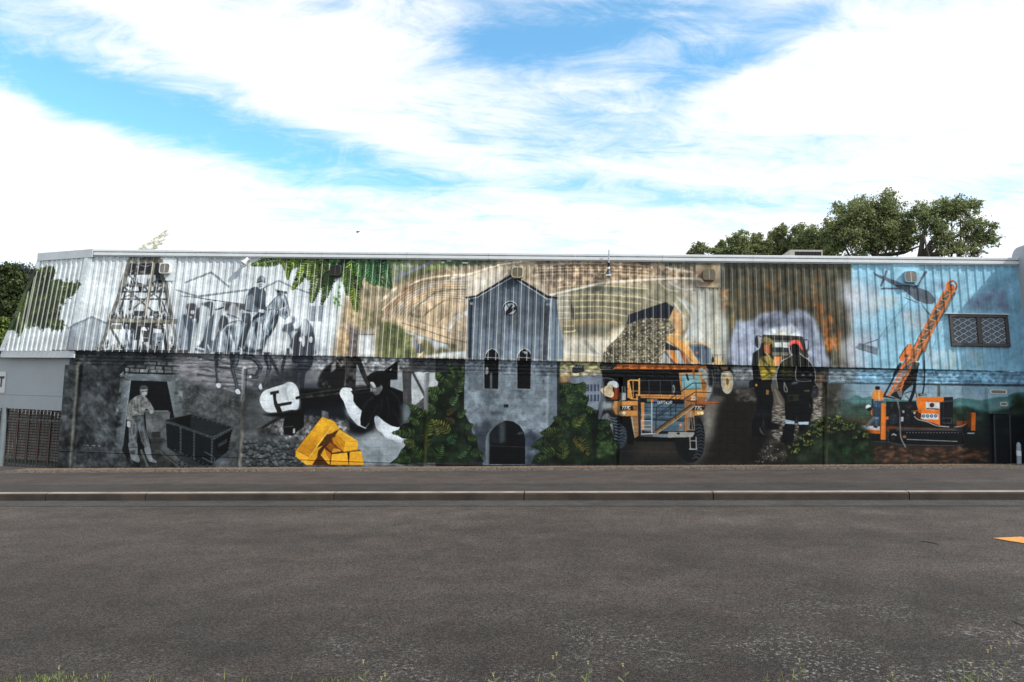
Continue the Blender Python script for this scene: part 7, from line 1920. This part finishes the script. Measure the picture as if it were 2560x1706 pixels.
def oval(cx, cz, rx, rz, y, n=5.0, N=24):
    o_ = []
    for k in range(N):
        t = 2 * math.pi * k / N; c, s = math.cos(t), math.sin(t); q = (abs(c) ** n + abs(s) ** n) ** (-1 / n)
        o_.append((cx + rx * q * c, y, cz + rz * q * s))
    return o_


W_b, H_b = bu1 - bu0, bz1 - bz0
for cx, cz, rx, rz, nm in ((.5 * W_b, .84 * H_b, .42 * W_b, .085 * H_b, 'meter_window'), (.74 * W_b, .39 * H_b, .17 * W_b, .075 * H_b, 'meter_window')):
    mb = wallMB(bu0, bz0, .16)
    a, b_, c_ = oval(cx, cz, rx, rz, -.014), oval(cx, cz, rx * .86, rz * .7, -.014), oval(cx, cz, rx * .86, rz * .7, -.002)
    n = len(a); d_ = oval(cx, cz, rx, rz, 0.0)
    mb.add(d_ + a + b_ + c_, [(r * n + i, r * n + (i + 1) % n, (r + 1) * n + (i + 1) % n, (r + 1) * n + i) for r in range(3) for i in range(n)])
    fo = under2(mb.build(nm, M_LAMPW), mbx)
    mb = wallMB(bu0, bz0, .16); mb.add(c_, [tuple(range(n))]); g_o = mb.build('glass', M_METER); g_o.parent = fo
du0, dz1 = on_wall(2484, 1040, .10); du1, _ = on_wall(2524, 1040, .10); _, dz0 = on_wall(2500, 1165, .10)
duct = empty('cable_duct', tuple(wp((du0 + du1) / 2, dz0, .06))); tag(duct, 'black painted cable duct running from the meter box to the ground', 'duct')
mb = wallMB(du0, dz0, .105); mb.box(0, du1 - du0, 0, .055, 0, bz0 - dz0 - .004, .005); under2(mb.build('cover', M_LO), duct)
mb = wallMB(du0, dz0, .118); mb.box(-.012, .02, 0, .06, 0, bz0 - dz0 - .008, .003); mb.box(du1 - du0 - .02, du1 - du0 + .012, 0, .06, 0, bz0 - dz0 - .008, .003); under2(mb.build('edge_trim', M_BLACK), duct)

# ------------------------------------------------------------------ fin wall at the right end, bollard, post
M_FIN = simple('fin_render', (0.30, 0.33, 0.37), 0.6, 0.05, 1.5)
fu = UR + 0.02
mb = wallMB(fu, 0, 0)
prof = [(-.75, -.4), (-.75, 5.80)] + [(.42 - .25 + .25 * math.sin(t), 5.80 - .25 + .25 * math.cos(t)) for t in np.linspace(0, math.pi / 2, 7)] + [(.42, -.4)]
mb.prism(prof, 0.0, 0.28)
tag(mb.build('fin_wall', M_FIN), 'pale grey fin wall with rounded top closing the right end of the cladding', 'wall')
M_BOL = simple('bollard_paint', (0.22, 0.26, 0.32), 0.5, 0.1)
p = on_ground(2548, 1161, path_up(.5))
bol = empty('bollard', tuple(p)); tag(bol, 'short blue grey bollard with domed head and white band near the meter box', 'bollard')
mb = MB(p); mb.add(*lathe([(.05, -.05), (.05, .40), (.046, .46), (.03, .505), (0, .52)], 14)); under2(mb.build('post', M_BOL, None, True), bol)
mb = MB(p); mb.add(*lathe([(.0515, .20), (.0515, .32)], 14)); under2(mb.build('band', M_WHITE), bol)
p = on_ground(2562, 1154, path_up(.35))
gp = empty('gate_post', tuple(p)); tag(gp, 'square white post behind the bollard at the right edge', 'post')
mb = MB(p); mb.box(-.10, .12, -.08, .10, -.1, .70); under2(mb.build('shaft', M_WHITE2), gp)
mb = MB(p); mb.box(-.108, .128, -.088, .108, .702, .725); under2(mb.build('cap', M_WHITE2), gp)
mb = MB(); q = on_ground(2535, 1170, path_up(.55)); mb.add([(q[0] + .17 * math.cos(t), q[1] + .13 * math.sin(t), q[2] + .004) for t in np.linspace(0, 6.283, 18, endpoint=False)], [tuple(range(18))])
o = mb.build('drain_cover', M_WHITE2); tag(o, 'small pale round cover set in the path beside the bollard', 'drain cover')

# ------------------------------------------------------------------ rooftop unit
u, z = on_wall(2016, 640, -1.2)
P = wp(u, 5.36, -1.2)
ac = empty('rooftop_unit', tuple(P)); tag(ac, 'low cream air conditioner with dark slatted front on the roof', 'air conditioner')
_, zt = on_wall(2016, 625, -1.2); hA = zt - 5.36; wA = on_wall(2057, 632, -1.2)[0] - on_wall(1976, 632, -1.2)[0]
M_CREAM = simple('cream_casing', (0.30, 0.285, 0.25), 0.5, 0.05)
mb = MB(P, EU, -EN, EZ)
mb.box(-wA / 2, wA / 2, 0, .8, hA - .05, hA); mb.box(-wA / 2, -wA / 2 + .12, 0, .8, 0, hA - .05); mb.box(wA / 2 - .03, wA / 2, 0, .8, 0, hA - .05); mb.box(-wA / 2 + .12, wA / 2 - .03, .06, .8, 0, hA - .05)
under2(mb.build('casing', M_CREAM), ac)
M_ACD = simple('dark_coil', (0.018, 0.024, 0.030), 0.5)
mb = MB(P, EU, -EN, EZ); mb.box(-wA / 2 + .12, wA / 2 - .03, .05, .058, 0, hA - .05); under2(mb.build('coil', M_ACD), ac)
for k in range(9):
    x = -wA / 2 + .16 + k * (wA - .22) / 8.4
    mb = MB(P, EU, -EN, EZ); mb.box(x, x + .012, .02, .04, 0, hA - .05); under2(mb.build('fin', M_BROWN), ac)

# ------------------------------------------------------------------ neighbour at the left: plain grey wall, sign, fence
ann = empty('grey_annex', tuple(wp(-13.5, -.5, -0.4))); tag(ann, 'plain grey panel wall under the left end of the mural building', 'building')
o_a = corner0 - 0.22 * NW
ZA0 = (on_plane(100, 1025, o_a, NW))[2]
mb = MB(o_a, -EW, -NW, EZ); mb.box(-4.2, -.02, 0, .12, ZA0, ZB - .08)
under2(mb.build('wall_panel', M_GREY), ann)
mb = MB(o_a, -EW, -NW, EZ); mb.box(-4.2, -.02, -.012, 0.0, ZA0 + .40, ZA0 + .408); under2(mb.build('panel_joint', M_GREY), ann)
pt = on_plane(14, 1025, o_a, NW); ua = (pt - o_a) @ EW
gpost = gz(pt[0]) - .3
mb = MB(o_a, -EW, -NW, EZ); mb.tube([(-ua, -.02, gpost), (-ua, -.02, ZA0 + .02)], .07, 14); under2(mb.build('support_post', simple('post_paint', (.14, .17, .19), .5)), ann)
# sign
s0 = on_plane(17, 930, o_a, NW); s1 = on_plane(16, 983, o_a, NW)
us = (s0 - o_a) @ EW; sz1, sz0 = s0[2], s1[2]
sg = empty('wall_sign', tuple(s1)); tag(sg, 'white sign with a bold black letter T on the grey wall', 'sign')
mb = MB(o_a, -EW, -NW, EZ); mb.box(-us - 2.0, -us, -.02, -.001, sz0, sz1, .004); under2(mb.build('board', simple('sign_white', (.55, .55, .57), .4, .03)), sg)
t0 = on_plane(0.5, 941, o_a, NW); t1 = on_plane(11, 968, o_a, NW)
ut = (t1 - o_a) @ EW; tz1, tz0 = t0[2], t1[2]; hh = tz1 - tz0
mb = MB(o_a, -EW, -NW, EZ); mb.box(-ut - .24, -ut, -.0265, -.022, tz1 - .22 * hh, tz1); mb.box(-ut - .15, -ut - .09, -.0265, -.022, tz0, tz1 - .22 * hh)
under2(mb.build('letter', M_BLACK), sg)
# fence: round pickets with spear tips, rails
o_f = o_a - 0.10 * NW
M_FEN = simple('fence_steel', (.085, .095, .10), .5, .15, 10)
M_TIP = simple('spear_tips', (.55, .56, .56), .4)
fen = empty('steel_fence', tuple(on_plane(80, 1172, o_f, NW))); tag(fen, 'dark steel picket fence with pale spear tips below the grey wall', 'fence')
r1 = on_plane(80, 1050, o_f, NW)[2]; r0 = on_plane(80, 1171, o_f, NW)[2]
for zr, nm in ((r1, 'top_rail'), (r0 + .06, 'bottom_rail')):
    mb = MB(o_f, -EW, -NW, EZ); mb.box(-4.0, -.04, -.02, .02, zr - .022, zr + .022); under2(mb.build(nm, M_FEN), fen)
x = 144.0; k = 0
while x > -30:
    P = on_plane(x, 1100, o_f, NW); up_ = (P - o_f) @ EW
    tip = r1 + .13 + .06 * abs(math.sin(k * .35 + .2)) + .10 * (k / 18)
    mb = MB(o_f, -EW, -NW, EZ); mb.tube([(-up_, -.03, gz(P[0]) - .05), (-up_, -.03, tip)], .011, 6); pk = under2(mb.build('picket', M_FEN), fen)
    mb = MB(o_f, -EW, -NW, EZ)
    mb.add([(-up_, -.045, tip + .10), (-up_ - .028, -.036, tip + .045), (-up_ + .028, -.036, tip + .045), (-up_, -.02, tip + .045), (-up_ - .010, -.045, tip + .045), (-up_ + .010, -.045, tip + .045), (-up_ - .010, -.045, tip - .035), (-up_ + .010, -.045, tip - .035)], [(0, 1, 2), (0, 2, 3), (0, 3, 1), (4, 6, 7, 5)])
    t_o = mb.build('spear_tip', M_TIP); t_o.parent = pk; t_o.matrix_parent_inverse = Matrix.Translation(-Vector(fen.location)) @ Matrix.Identity(4)
    t_o.matrix_parent_inverse = Matrix.Identity(4)
    x -= 9.1; k += 1
# slatted timber screen behind the fence
o_sc = o_a - 1.3 * NW
M_SLT = simple('weathered_slats', (.12, .092, .075), .8, col2=(.24, .19, .16), scale=5)
M_SLB = simple('rusty_uprights', (.11, .05, .032), .8, .25, 6)
scr = empty('slatted_screen', tuple(on_plane(80, 1165, o_sc, NW))); tag(scr, 'brown slatted timber screen behind the steel fence', 'screen')
zs0 = gz(o_sc[0]) - .15; zs1 = 2.2
for k in range(26):
    z = zs0 + .06 + k * .085
    mb = MB(o_sc, -EW, -NW, EZ); mb.box(-7.5, -.1, 0, .02, z, z + .052); under2(mb.build('slat', M_SLT), scr)
for k in range(14):
    mb = MB(o_sc, -EW, -NW, EZ); mb.box(-.35 - k * .5, -.29 - k * .5, -.04, -.002, zs0, zs1); under2(mb.build('upright', M_SLB), scr)
mb = MB(o_sc - .9 * NW, -EW, -NW, EZ); mb.box(-10, 1.0, 0, .1, zs0, 3.0); tag(mb.build('yard_wall', M_DARK), 'dark yard wall seen through the slatted screen', 'wall')

# ------------------------------------------------------------------ house roof showing over the gutter
ho = at_depth(410, 640, 34.0)
hs = empty('white_roofed_house', (ho[0], ho[1], gz(ho[0]))); tag(hs, 'white gable roof with yellow lichen peeking over the gutter', 'house')
M_ROOFW = simple('chalky_roof', (.88, .89, .9), .5, .02)
M_LICH, ntl, bsl = material('lichen_roof')
g = ntl.nodes.new('ShaderNodeNewGeometry'); nz = ntl.nodes.new('ShaderNodeTexNoise'); nz.inputs['Scale'].default_value = 5; nz.inputs['Detail'].default_value = 8; nz.inputs['Roughness'].default_value = .75
ntl.links.new(g.outputs['Position'], nz.inputs['Vector']); rp = ntl.nodes.new('ShaderNodeValToRGB'); rp.color_ramp.elements[0].position = .44; rp.color_ramp.elements[0].color = (.36, .35, .20, 1); rp.color_ramp.elements[1].position = .57; rp.color_ramp.elements[1].color = (.88, .89, .88, 1)
ntl.links.new(nz.outputs[0], rp.inputs[0]); ntl.links.new(rp.outputs[0], bsl.inputs['Base Color'])
A = at_depth(344, 624, 34); B = at_depth(420, 577, 34); Cc = at_depth(455, 578, 34); Dd = at_depth(482, 626, 34)
dv = np.array([0, 6.0, 0]); dn = np.array([0, 0, -3.0]) * .8
A2, D2 = A + (A - B) * .6, Dd + (Dd - Cc) * .6
fr_ = np.array([0, -0.0, 0])
under2(link('lichen_slope', [A2, B, B + dv, A2 + dv], [(0, 1, 2, 3)], M_ROOFW), hs)
under2(link('roof_end', [A2, B, Cc, D2], [(0, 3, 2, 1)], M_ROOFW), hs)
lf = [A + fr_, B + (A - B) * .02, B + (Cc - B) * .30 + np.array([0, 0, -.06]), B + (Cc - B) * .25 + (D2 - Cc) * .28, A + (Dd - A) * .42]
lpx = [(345, 623), (356, 612), (368, 609), (380, 598), (396, 590), (402, 583), (410, 577), (420, 575), (414, 582), (424, 584), (408, 594), (414, 598), (402, 604), (408, 610), (392, 612), (398, 619), (382, 623)]
under2(link('lichen_patch', [at_depth(x, y, 33.98) for x, y in lpx], [tuple(range(len(lpx)))], M_LICH), hs)
under2(link('roof_slope', [Cc, D2, D2 + dv, Cc + dv], [(0, 1, 2, 3)], M_ROOFW), hs)
under2(link('roof_flat', [B, Cc, Cc + dv, B + dv], [(0, 1, 2, 3)], M_ROOFW), hs)
mb = MB((A2[0], A2[1] + .1, 0)); mb.box(.2, D2[0] - A2[0] - .2, 0, 5.5, -1, A2[2]); under2(mb.build('wall', M_WHITE2), hs)

# ------------------------------------------------------------------ bird
bp_ = at_depth(895, 581, 26.0)
M_BIRD = simple('bird_feathers', (.03, .028, .026), .7)
bird = empty('bird', tuple(bp_)); tag(bird, 'small dark bird gliding in the white sky above the gutter', 'bird')
mb = MB(bp_, (.93, 0, .37), (0, 1, 0), (-.37, 0, .93))
mb.tube([(-.075, 0, 0), (-.04, 0, .006), (.0, 0, .01), (.045, 0, .008), (.07, 0, .004), (.085, 0, 0)], [.006, .016, .022, .018, .012, .002], 8)
mb.add([(-.075, 0, 0), (-.115, -.018, .002), (-.115, .018, .002), (-.075, 0, .008)], [(0, 1, 2), (3, 2, 1)])
mb.add([(.035, -.015, .012), (-.03, -.015, .012), (-.045, -.15, .022), (.0, -.12, .026), (.035, .015, .012), (-.03, .015, .012), (-.045, .15, .022), (.0, .12, .026)], [(0, 1, 2, 3), (4, 7, 6, 5)])
under2(mb.build('body', M_BIRD), bird)

# ------------------------------------------------------------------ trees
def leaf_mat(name, c0, c1, tr=0.25):
    mt, nt, bs = material(name)
    nd, lk = nt.nodes, nt.links
    g = nd.new('ShaderNodeNewGeometry')
    rp = nd.new('ShaderNodeValToRGB'); rp.color_ramp.elements[0].color = (*c0, 1); rp.color_ramp.elements[1].color = (*c1, 1)
    lk.new(g.outputs['Random Per Island'], rp.inputs[0]); lk.new(rp.outputs[0], bs.inputs['Base Color'])
    bs.inputs['Roughness'].default_value = .6; bs.inputs['Specular IOR Level'].default_value = .25
    tl = nd.new('ShaderNodeBsdfTranslucent'); lk.new(rp.outputs[0], tl.inputs[0])
    mx = nd.new('ShaderNodeMixShader'); mx.inputs[0].default_value = tr
    lk.new(bs.outputs[0], mx.inputs[1]); lk.new(tl.outputs[0], mx.inputs[2]); lk.new(mx.outputs[0], nd['Material Output'].inputs[0])
    return mt


M_BARK = simple('bark', (.05, .04, .03), .9, .3, 8)
M_LF1 = leaf_mat('broad_leaves', (.08, .105, .042), (.34, .38, .18), .42)
M_LF2 = leaf_mat('dark_leaves', (.022, .034, .013), (.095, .125, .045), .25)
M_LF3 = leaf_mat('lime_leaves', (.07, .11, .02), (.16, .22, .05))
M_LF4 = leaf_mat('hill_leaves', (.020, .028, .026), (.045, .058, .048), .1)


def leaf_cloud(clumps, n, size, seed, droop=0.0):
    """leaf-shaped quads in many little clumps; clumps = [(centre, radius xyz)]"""
    r = np.random.default_rng(seed)
    w = np.array([c[1][0] * c[1][2] for c in clumps]); w = w / w.sum()
    idx = r.choice(len(clumps), n, p=w)
    C0 = np.array([clumps[i][0] for i in idx]); Rr = np.array([clumps[i][1] for i in idx])
    P = C0 + np.clip(r.normal(size=(n, 3)), -2.1, 2.1) * Rr * .58
    a = r.normal(size=(n, 3)); a[:, 2] -= droop; a /= np.linalg.norm(a, axis=1)[:, None]
    b_ = np.cross(a, r.normal(size=(n, 3))); b_ /= np.linalg.norm(b_, axis=1)[:, None]
    s = size * r.uniform(.6, 1.3, n)[:, None]
    V = np.stack([P - a * s * .5, P + b_ * s * .32 + a * s * .05, P + a * s * .5, P - b_ * s * .32 + a * s * .05], 1).reshape(-1, 3)
    F = np.arange(4 * n).reshape(-1, 4)
    return V, F


def mesh_np(name, V, F, mat):
    me = bpy.data.meshes.new(name)
    me.vertices.add(len(V)); me.vertices.foreach_set('co', V.astype(np.float32).ravel())
    me.loops.add(F.size); me.loops.foreach_set('vertex_index', F.astype(np.int32).ravel())
    me.polygons.add(len(F)); me.polygons.foreach_set('loop_start', np.arange(0, F.size, F.shape[1], dtype=np.int32))
    try:
        me.polygons.foreach_set('loop_total', np.full(len(F), F.shape[1], np.int32))
    except Exception:
        pass
    me.update(calc_edges=True); me.validate()
    me.materials.append(mat)
    o = bpy.data.objects.new(name, me); COL.objects.link(o)
    return o


def tree(name, label, outline, depth, mat, n, size, seed, group=None, trunk=None, limbs=(), gaps=0.0, thick=0.7, cl=26, droop=.2):
    """outline: list of (px,py,rx,ry) crown lobes in the photo, set at `depth`"""
    r = random.Random(seed)
    k = depth / F_PX
    x_m = sum(o_[0] for o_ in outline) / len(outline)
    base = at_depth(trunk or x_m, 1000, depth); gb = gz(base[0]) - .1
    root = empty(name, (base[0], base[1], gb)); tag(root, label, 'tree', group)
    clumps = []; cents = []
    lobes = []
    for (px, py, rx, ry) in outline:
        lobes.append((px, py, rx * .82, ry * .82, 1))
        for _ in range(7):
            t = r.uniform(0, 6.283); q = r.uniform(.62, .98); s = r.uniform(.22, .42)
            lobes.append((px + rx * q * math.cos(t), py + ry * q * math.sin(t), rx * s, ry * s, 0))
    for (px, py, rx, ry, main) in lobes:
        c = at_depth(px, py, depth) + np.array([0, 0 if main else r.uniform(-1, 1) * rx * k * 2, 0])
        if main: cents.append(c)
        R_ = np.array([rx * k, rx * k * thick, ry * k])
        for _ in range(cl if main else max(5, cl // 6)):
            d = np.array([r.gauss(0, 1) for _ in range(3)]); d /= np.linalg.norm(d)
            q = c + d * R_ * r.uniform(.35, 1.22)
            s = r.uniform(.10, .26) * min(R_[0], R_[2])
            clumps.append((q, (s * 1.2, s * 1.2, s)))
        clumps.append((c, tuple(R_ * .8)))
    V, F = leaf_cloud(clumps, n, size, seed, droop)
    cr = mesh_np('crown', V, F, mat); under2(cr, root)
    mb = MB()
    top = np.mean(cents, 0)
    tb = np.array([base[0], base[1], gb - .3])
    f0 = tb + (top - tb) * .62
    mb.tube([tb, tb + (f0 - tb) * .5 + np.array([.15, 0, 0]), f0], [.2, .16, .12], 10)
    for c in cents:
        for _ in range(2):
            e = c + np.array([r.uniform(-1, 1), r.uniform(-1, 1), r.uniform(-.2, 1)]) * .5 * min(outline[0][2], outline[0][3]) * k
            m_ = f0 + (e - f0) * .5 + np.array([r.uniform(-.4, .4), r.uniform(-.4, .4), .2])
            mb.tube([f0 - np.array([0, 0, .3]), m_, e], [.10, .06, .02], 6)
    for pl in limbs:
        mb.tube([at_depth(x, y, depth) for x, y in pl], list(np.linspace(.16, .05, len(pl))), 6)
    under2(mb.build('trunk', M_BARK, None, True), root)
    return root


GRP = 'broadleaf trees behind the building'
tree('broadleaf_tree', 'largest rounded broadleaf tree behind the building', [(2180, 540, 62, 62), (2110, 560, 50, 50), (2230, 560, 56, 62), (2185, 600, 90, 50), (2270, 590, 30, 50), (2090, 610, 44, 40)], 42, M_LF1, 46000, .135, 3, GRP, 2185, [[(2185, 660), (2200, 620), (2230, 600), (2270, 590)], [(2190, 650), (2170, 600), (2150, 560)], [(2200, 640), (2260, 632), (2300, 615)]], cl=60)
tree('broadleaf_tree', 'airy broadleaf tree with bare limbs showing, apart from the big tree', [(2340, 540, 44, 44), (2400, 530, 50, 40), (2440, 570, 44, 36), (2360, 600, 50, 36), (2470, 600, 34, 20), (2420, 625, 50, 20), (2310, 560, 20, 30)], 40, M_LF1, 18000, .13, 4, GRP, 2310, [[(2305, 645), (2325, 610), (2345, 585), (2370, 555)], [(2310, 645), (2340, 612), (2390, 592), (2430, 570)], [(2330, 640), (2380, 622), (2450, 612)], [(2320, 640), (2360, 628), (2400, 632)], [(2300, 645), (2308, 590), (2318, 560)]], cl=44)
tree('broadleaf_tree', 'rounded mid sized broadleaf tree beside the biggest one', [(2030, 600, 48, 42), (2060, 620, 40, 36), (2000, 625, 36, 26)], 44, M_LF1, 18000, .135, 5, GRP)
tree('broadleaf_tree', 'low bushy broadleaf treetop left of the rooftop unit', [(1945, 605, 32, 34), (1925, 628, 34, 22), (1965, 625, 26, 26)], 45, M_LF1, 14000, .135, 6, GRP)
tree('broadleaf_tree', 'twin headed bushy treetop farther left of the rooftop unit', [(1855, 612, 34, 34), (1895, 612, 20, 32), (1850, 632, 40, 18), (1900, 634, 26, 16)], 45, M_LF1, 14000, .135, 7, GRP)
tree('broadleaf_tree', 'thin low treetop at the left end of the tree row', [(1750, 622, 24, 18), (1790, 630, 26, 12), (1735, 632, 16, 10)], 45, M_LF1, 4000, .13, 8, GRP, cl=14)
tree('broadleaf_tree', 'narrow low treetop between the thin and the twin headed ones', [(1805, 618, 14, 16), (1815, 632, 20, 14)], 46, M_LF1, 3500, .13, 9, GRP, cl=14)
tree('dark_tree', 'dark dense tree behind the left end of the building', [(28, 690, 26, 34), (12, 740, 44, 50), (45, 745, 30, 50), (20, 810, 60, 50), (60, 790, 20, 40)], 36, M_LF2, 14000, .17, 10, None, 20)
tree('lime_shrub', 'bright lime green shrub below the dark tree', [(2, 815, 24, 26), (-12, 850, 40, 50), (8, 870, 18, 30), (-5, 930, 30, 50)], 31, M_LF3, 6000, .13, 11, None, 0)

# wooded hill beyond
hv, hf = [], []
N = 60
HD = 240.0
rr = random.Random(3)
for i in range(N + 1):
    x = -260 + (420) * i / N
    yt = 672 + 10 * math.sin(i * .9) * .4 + max(0, (x - 60)) * .18
    for t in (0, .35, .7, 1.0):
        P = at_depth(x, 1010 + (yt - 1010) * t, HD - 60 + 60 * t)
        hv.append(P)
for i in range(N):
    for j in range(3):
        a = i * 4 + j; hf.append((a, a + 4, a + 5, a + 1))
M_HILL = simple('forested_slope', (.020, .028, .024), .95, col2=(.045, .055, .042), scale=.3, detail=9)
tag(link('hill', hv, hf, M_HILL), kind='structure')
cl_ = []
for _ in range(420):
    x = rr.uniform(-260, 150); yt = 672 + max(0, (x - 60)) * .18
    t = rr.uniform(.72, 1.0) if rr.random() < .7 else 1.0
    P = at_depth(x, 1010 + (yt - 1010) * t, HD - 62 + 60 * t); s = rr.uniform(.9, 1.9)
    cl_.append((P, (s, s, s * 1.1)))
V, F = leaf_cloud(cl_, 16000, .7, 21)
tag(mesh_np('hill_forest', V, F, M_LF4), 'dark native forest covering the hill behind the dark tree', 'forest', kind='stuff')

# ------------------------------------------------------------------ verge grass and weeds
M_GRS = leaf_mat('grass_blades', (.10, .16, .03), (.30, .36, .10), .3)
M_WEED = simple('weed_stems', (.10, .12, .05), .7, .2, 30)
M_SEED = simple('seed_heads', (.36, .30, .15), .8, .2, 60)


def blades(cnt, seed):
    r = random.Random(seed); vs, fs = [], []
    for (px, py, w, n, h0, h1) in cnt:
        c = on_ground(px, py + 6)
        for _ in range(n):
            x = c[0] + r.uniform(-1, 1) * w; y = c[1] + r.uniform(-.25, .18)
            h = r.uniform(h0, h1) * .5; lx, ly = r.uniform(-.5, .5) * h, r.uniform(-.35, .35) * h; a = r.uniform(0, 6.28); q = .0022
            z = gz(x) + .005; k = len(vs); dx, dy = q * math.cos(a), q * math.sin(a)
            vs += [(x - dx, y - dy, z), (x + dx, y + dy, z), (x + lx * .45 + dx * .8, y + ly * .45 + dy * .8, z + h * .6), (x + lx * .45 - dx * .8, y + ly * .45 - dy * .8, z + h * .6), (x + lx, y + ly, z + h)]
            fs += [(k, k + 1, k + 2, k + 3), (k + 3, k + 2, k + 4)]
    return vs, fs


vs, fs = blades([(40, 1716, .16, 150, .03, .07), (110, 1716, .16, 170, .03, .075), (180, 1718, .14, 100, .03, .07), (350, 1722, .03, 14, .08, .16), (375, 1724, .05, 14, .07, .11), (520, 1722, .06, 16, .06, .13), (590, 1722, .06, 22, .05, .10), (720, 1726, .05, 16, .08, .14), (800, 1722, .05, 16, .05, .09), (850, 1722, .05, 20, .04, .08), (1360, 1724, .05, 12, .10, .2), (1480, 1724, .03, 8, .06, .14), (1950, 1722, .06, 14, .08, .15), (2000, 1724, .05, 14, .1, .18), (2430, 1724, .08, 22, .1, .24), (2300, 1724, .1, 14, .05, .10), (1150, 1724, .2, 20, .03, .06)], 4)
tag(link('verge_grass', vs, fs, M_GRS), 'short green grass blades along the near edge of the road', 'grass', kind='stuff')


def weed(px, py, tx, ty, lab, heads=1):
    c = on_ground(px, py); d = c[1]
    t = at_depth(tx, ty, d)
    root = empty('weed', tuple(c)); tag(root, lab, 'weed', 'seeding weeds on the near verge')
    mb = MB(); mid = c + (t - c) * .5 + np.array([.012, 0, 0]); mb.tube([c, mid, t], [.0020, .0016, .0011], 5); under2(mb.build('stem', M_WEED), root)
    for k in range(heads):
        q = t + np.array([.02 * k * (-1) ** k, 0, -.02 * k])
        vs, fs = lathe([(0, -.004), (.003, -.0035), (.0042, .001), (.003, .004), (.0, .006)], 7)
        mb = MB(q); mb.add(vs, fs)
        for a in range(6):
            an = a * 1.047; mb.add([(0, 0, 0), (.0065 * math.cos(an) - .002, .0065 * math.sin(an), .016), (.0065 * math.cos(an) + .002, .0065 * math.sin(an), .016)], [(0, 1, 2)])
        under2(mb.build('seed_head', M_SEED), root)
    # a couple of stem leaves
    mb = MB()
    for f_ in (.25, .5):
        p_ = c + (t - c) * f_; s = (-1) ** int(f_ * 4)
        mb.add([tuple(p_), tuple(p_ + np.array([s * .03, 0, .02])), tuple(p_ + np.array([s * .035, .004, .035])), tuple(p_ + np.array([0, .003, .008]))], [(0, 1, 2, 3)])
    under2(mb.build('leaf', M_WEED), root)


for a in ((2502, 1716, 2522, 1610, 'tall weed with one upright pale seed head at the verge end', 1), (2470, 1716, 2478, 1622, 'weed with two open seed heads beside the tallest one', 2), (2425, 1716, 2427, 1664, 'thin weed with a small tan head near the crack', 1), (1390, 1716, 1391, 1638, 'leafy weed with a pale head in a grass clump', 2), (1465, 1718, 1470, 1660, 'short tan headed weed beside the leafy clump', 1), (1560, 1720, 1557, 1666, 'single bare weed stem with brown tip', 1), (1995, 1718, 1999, 1654, 'weed with small yellow head amid sparse blades', 1), (910, 1720, 908, 1657, 'lone weed with yellow flower standing over a dark patch', 1), (145, 1712, 147, 1672, 'weed with cream flower over thick grass', 1), (1235, 1722, 1233, 1690, 'tiny cream headed weed low on the verge', 1), (960, 1722, 962, 1690, 'tiny twin headed weed low on the verge', 2), (2230, 1722, 2231, 1688, 'tiny dark centred weed low on the verge', 1)):
    weed(*a)
print('tris', sum(len(o.data.polygons) for o in bpy.data.objects if o.type == 'MESH'))
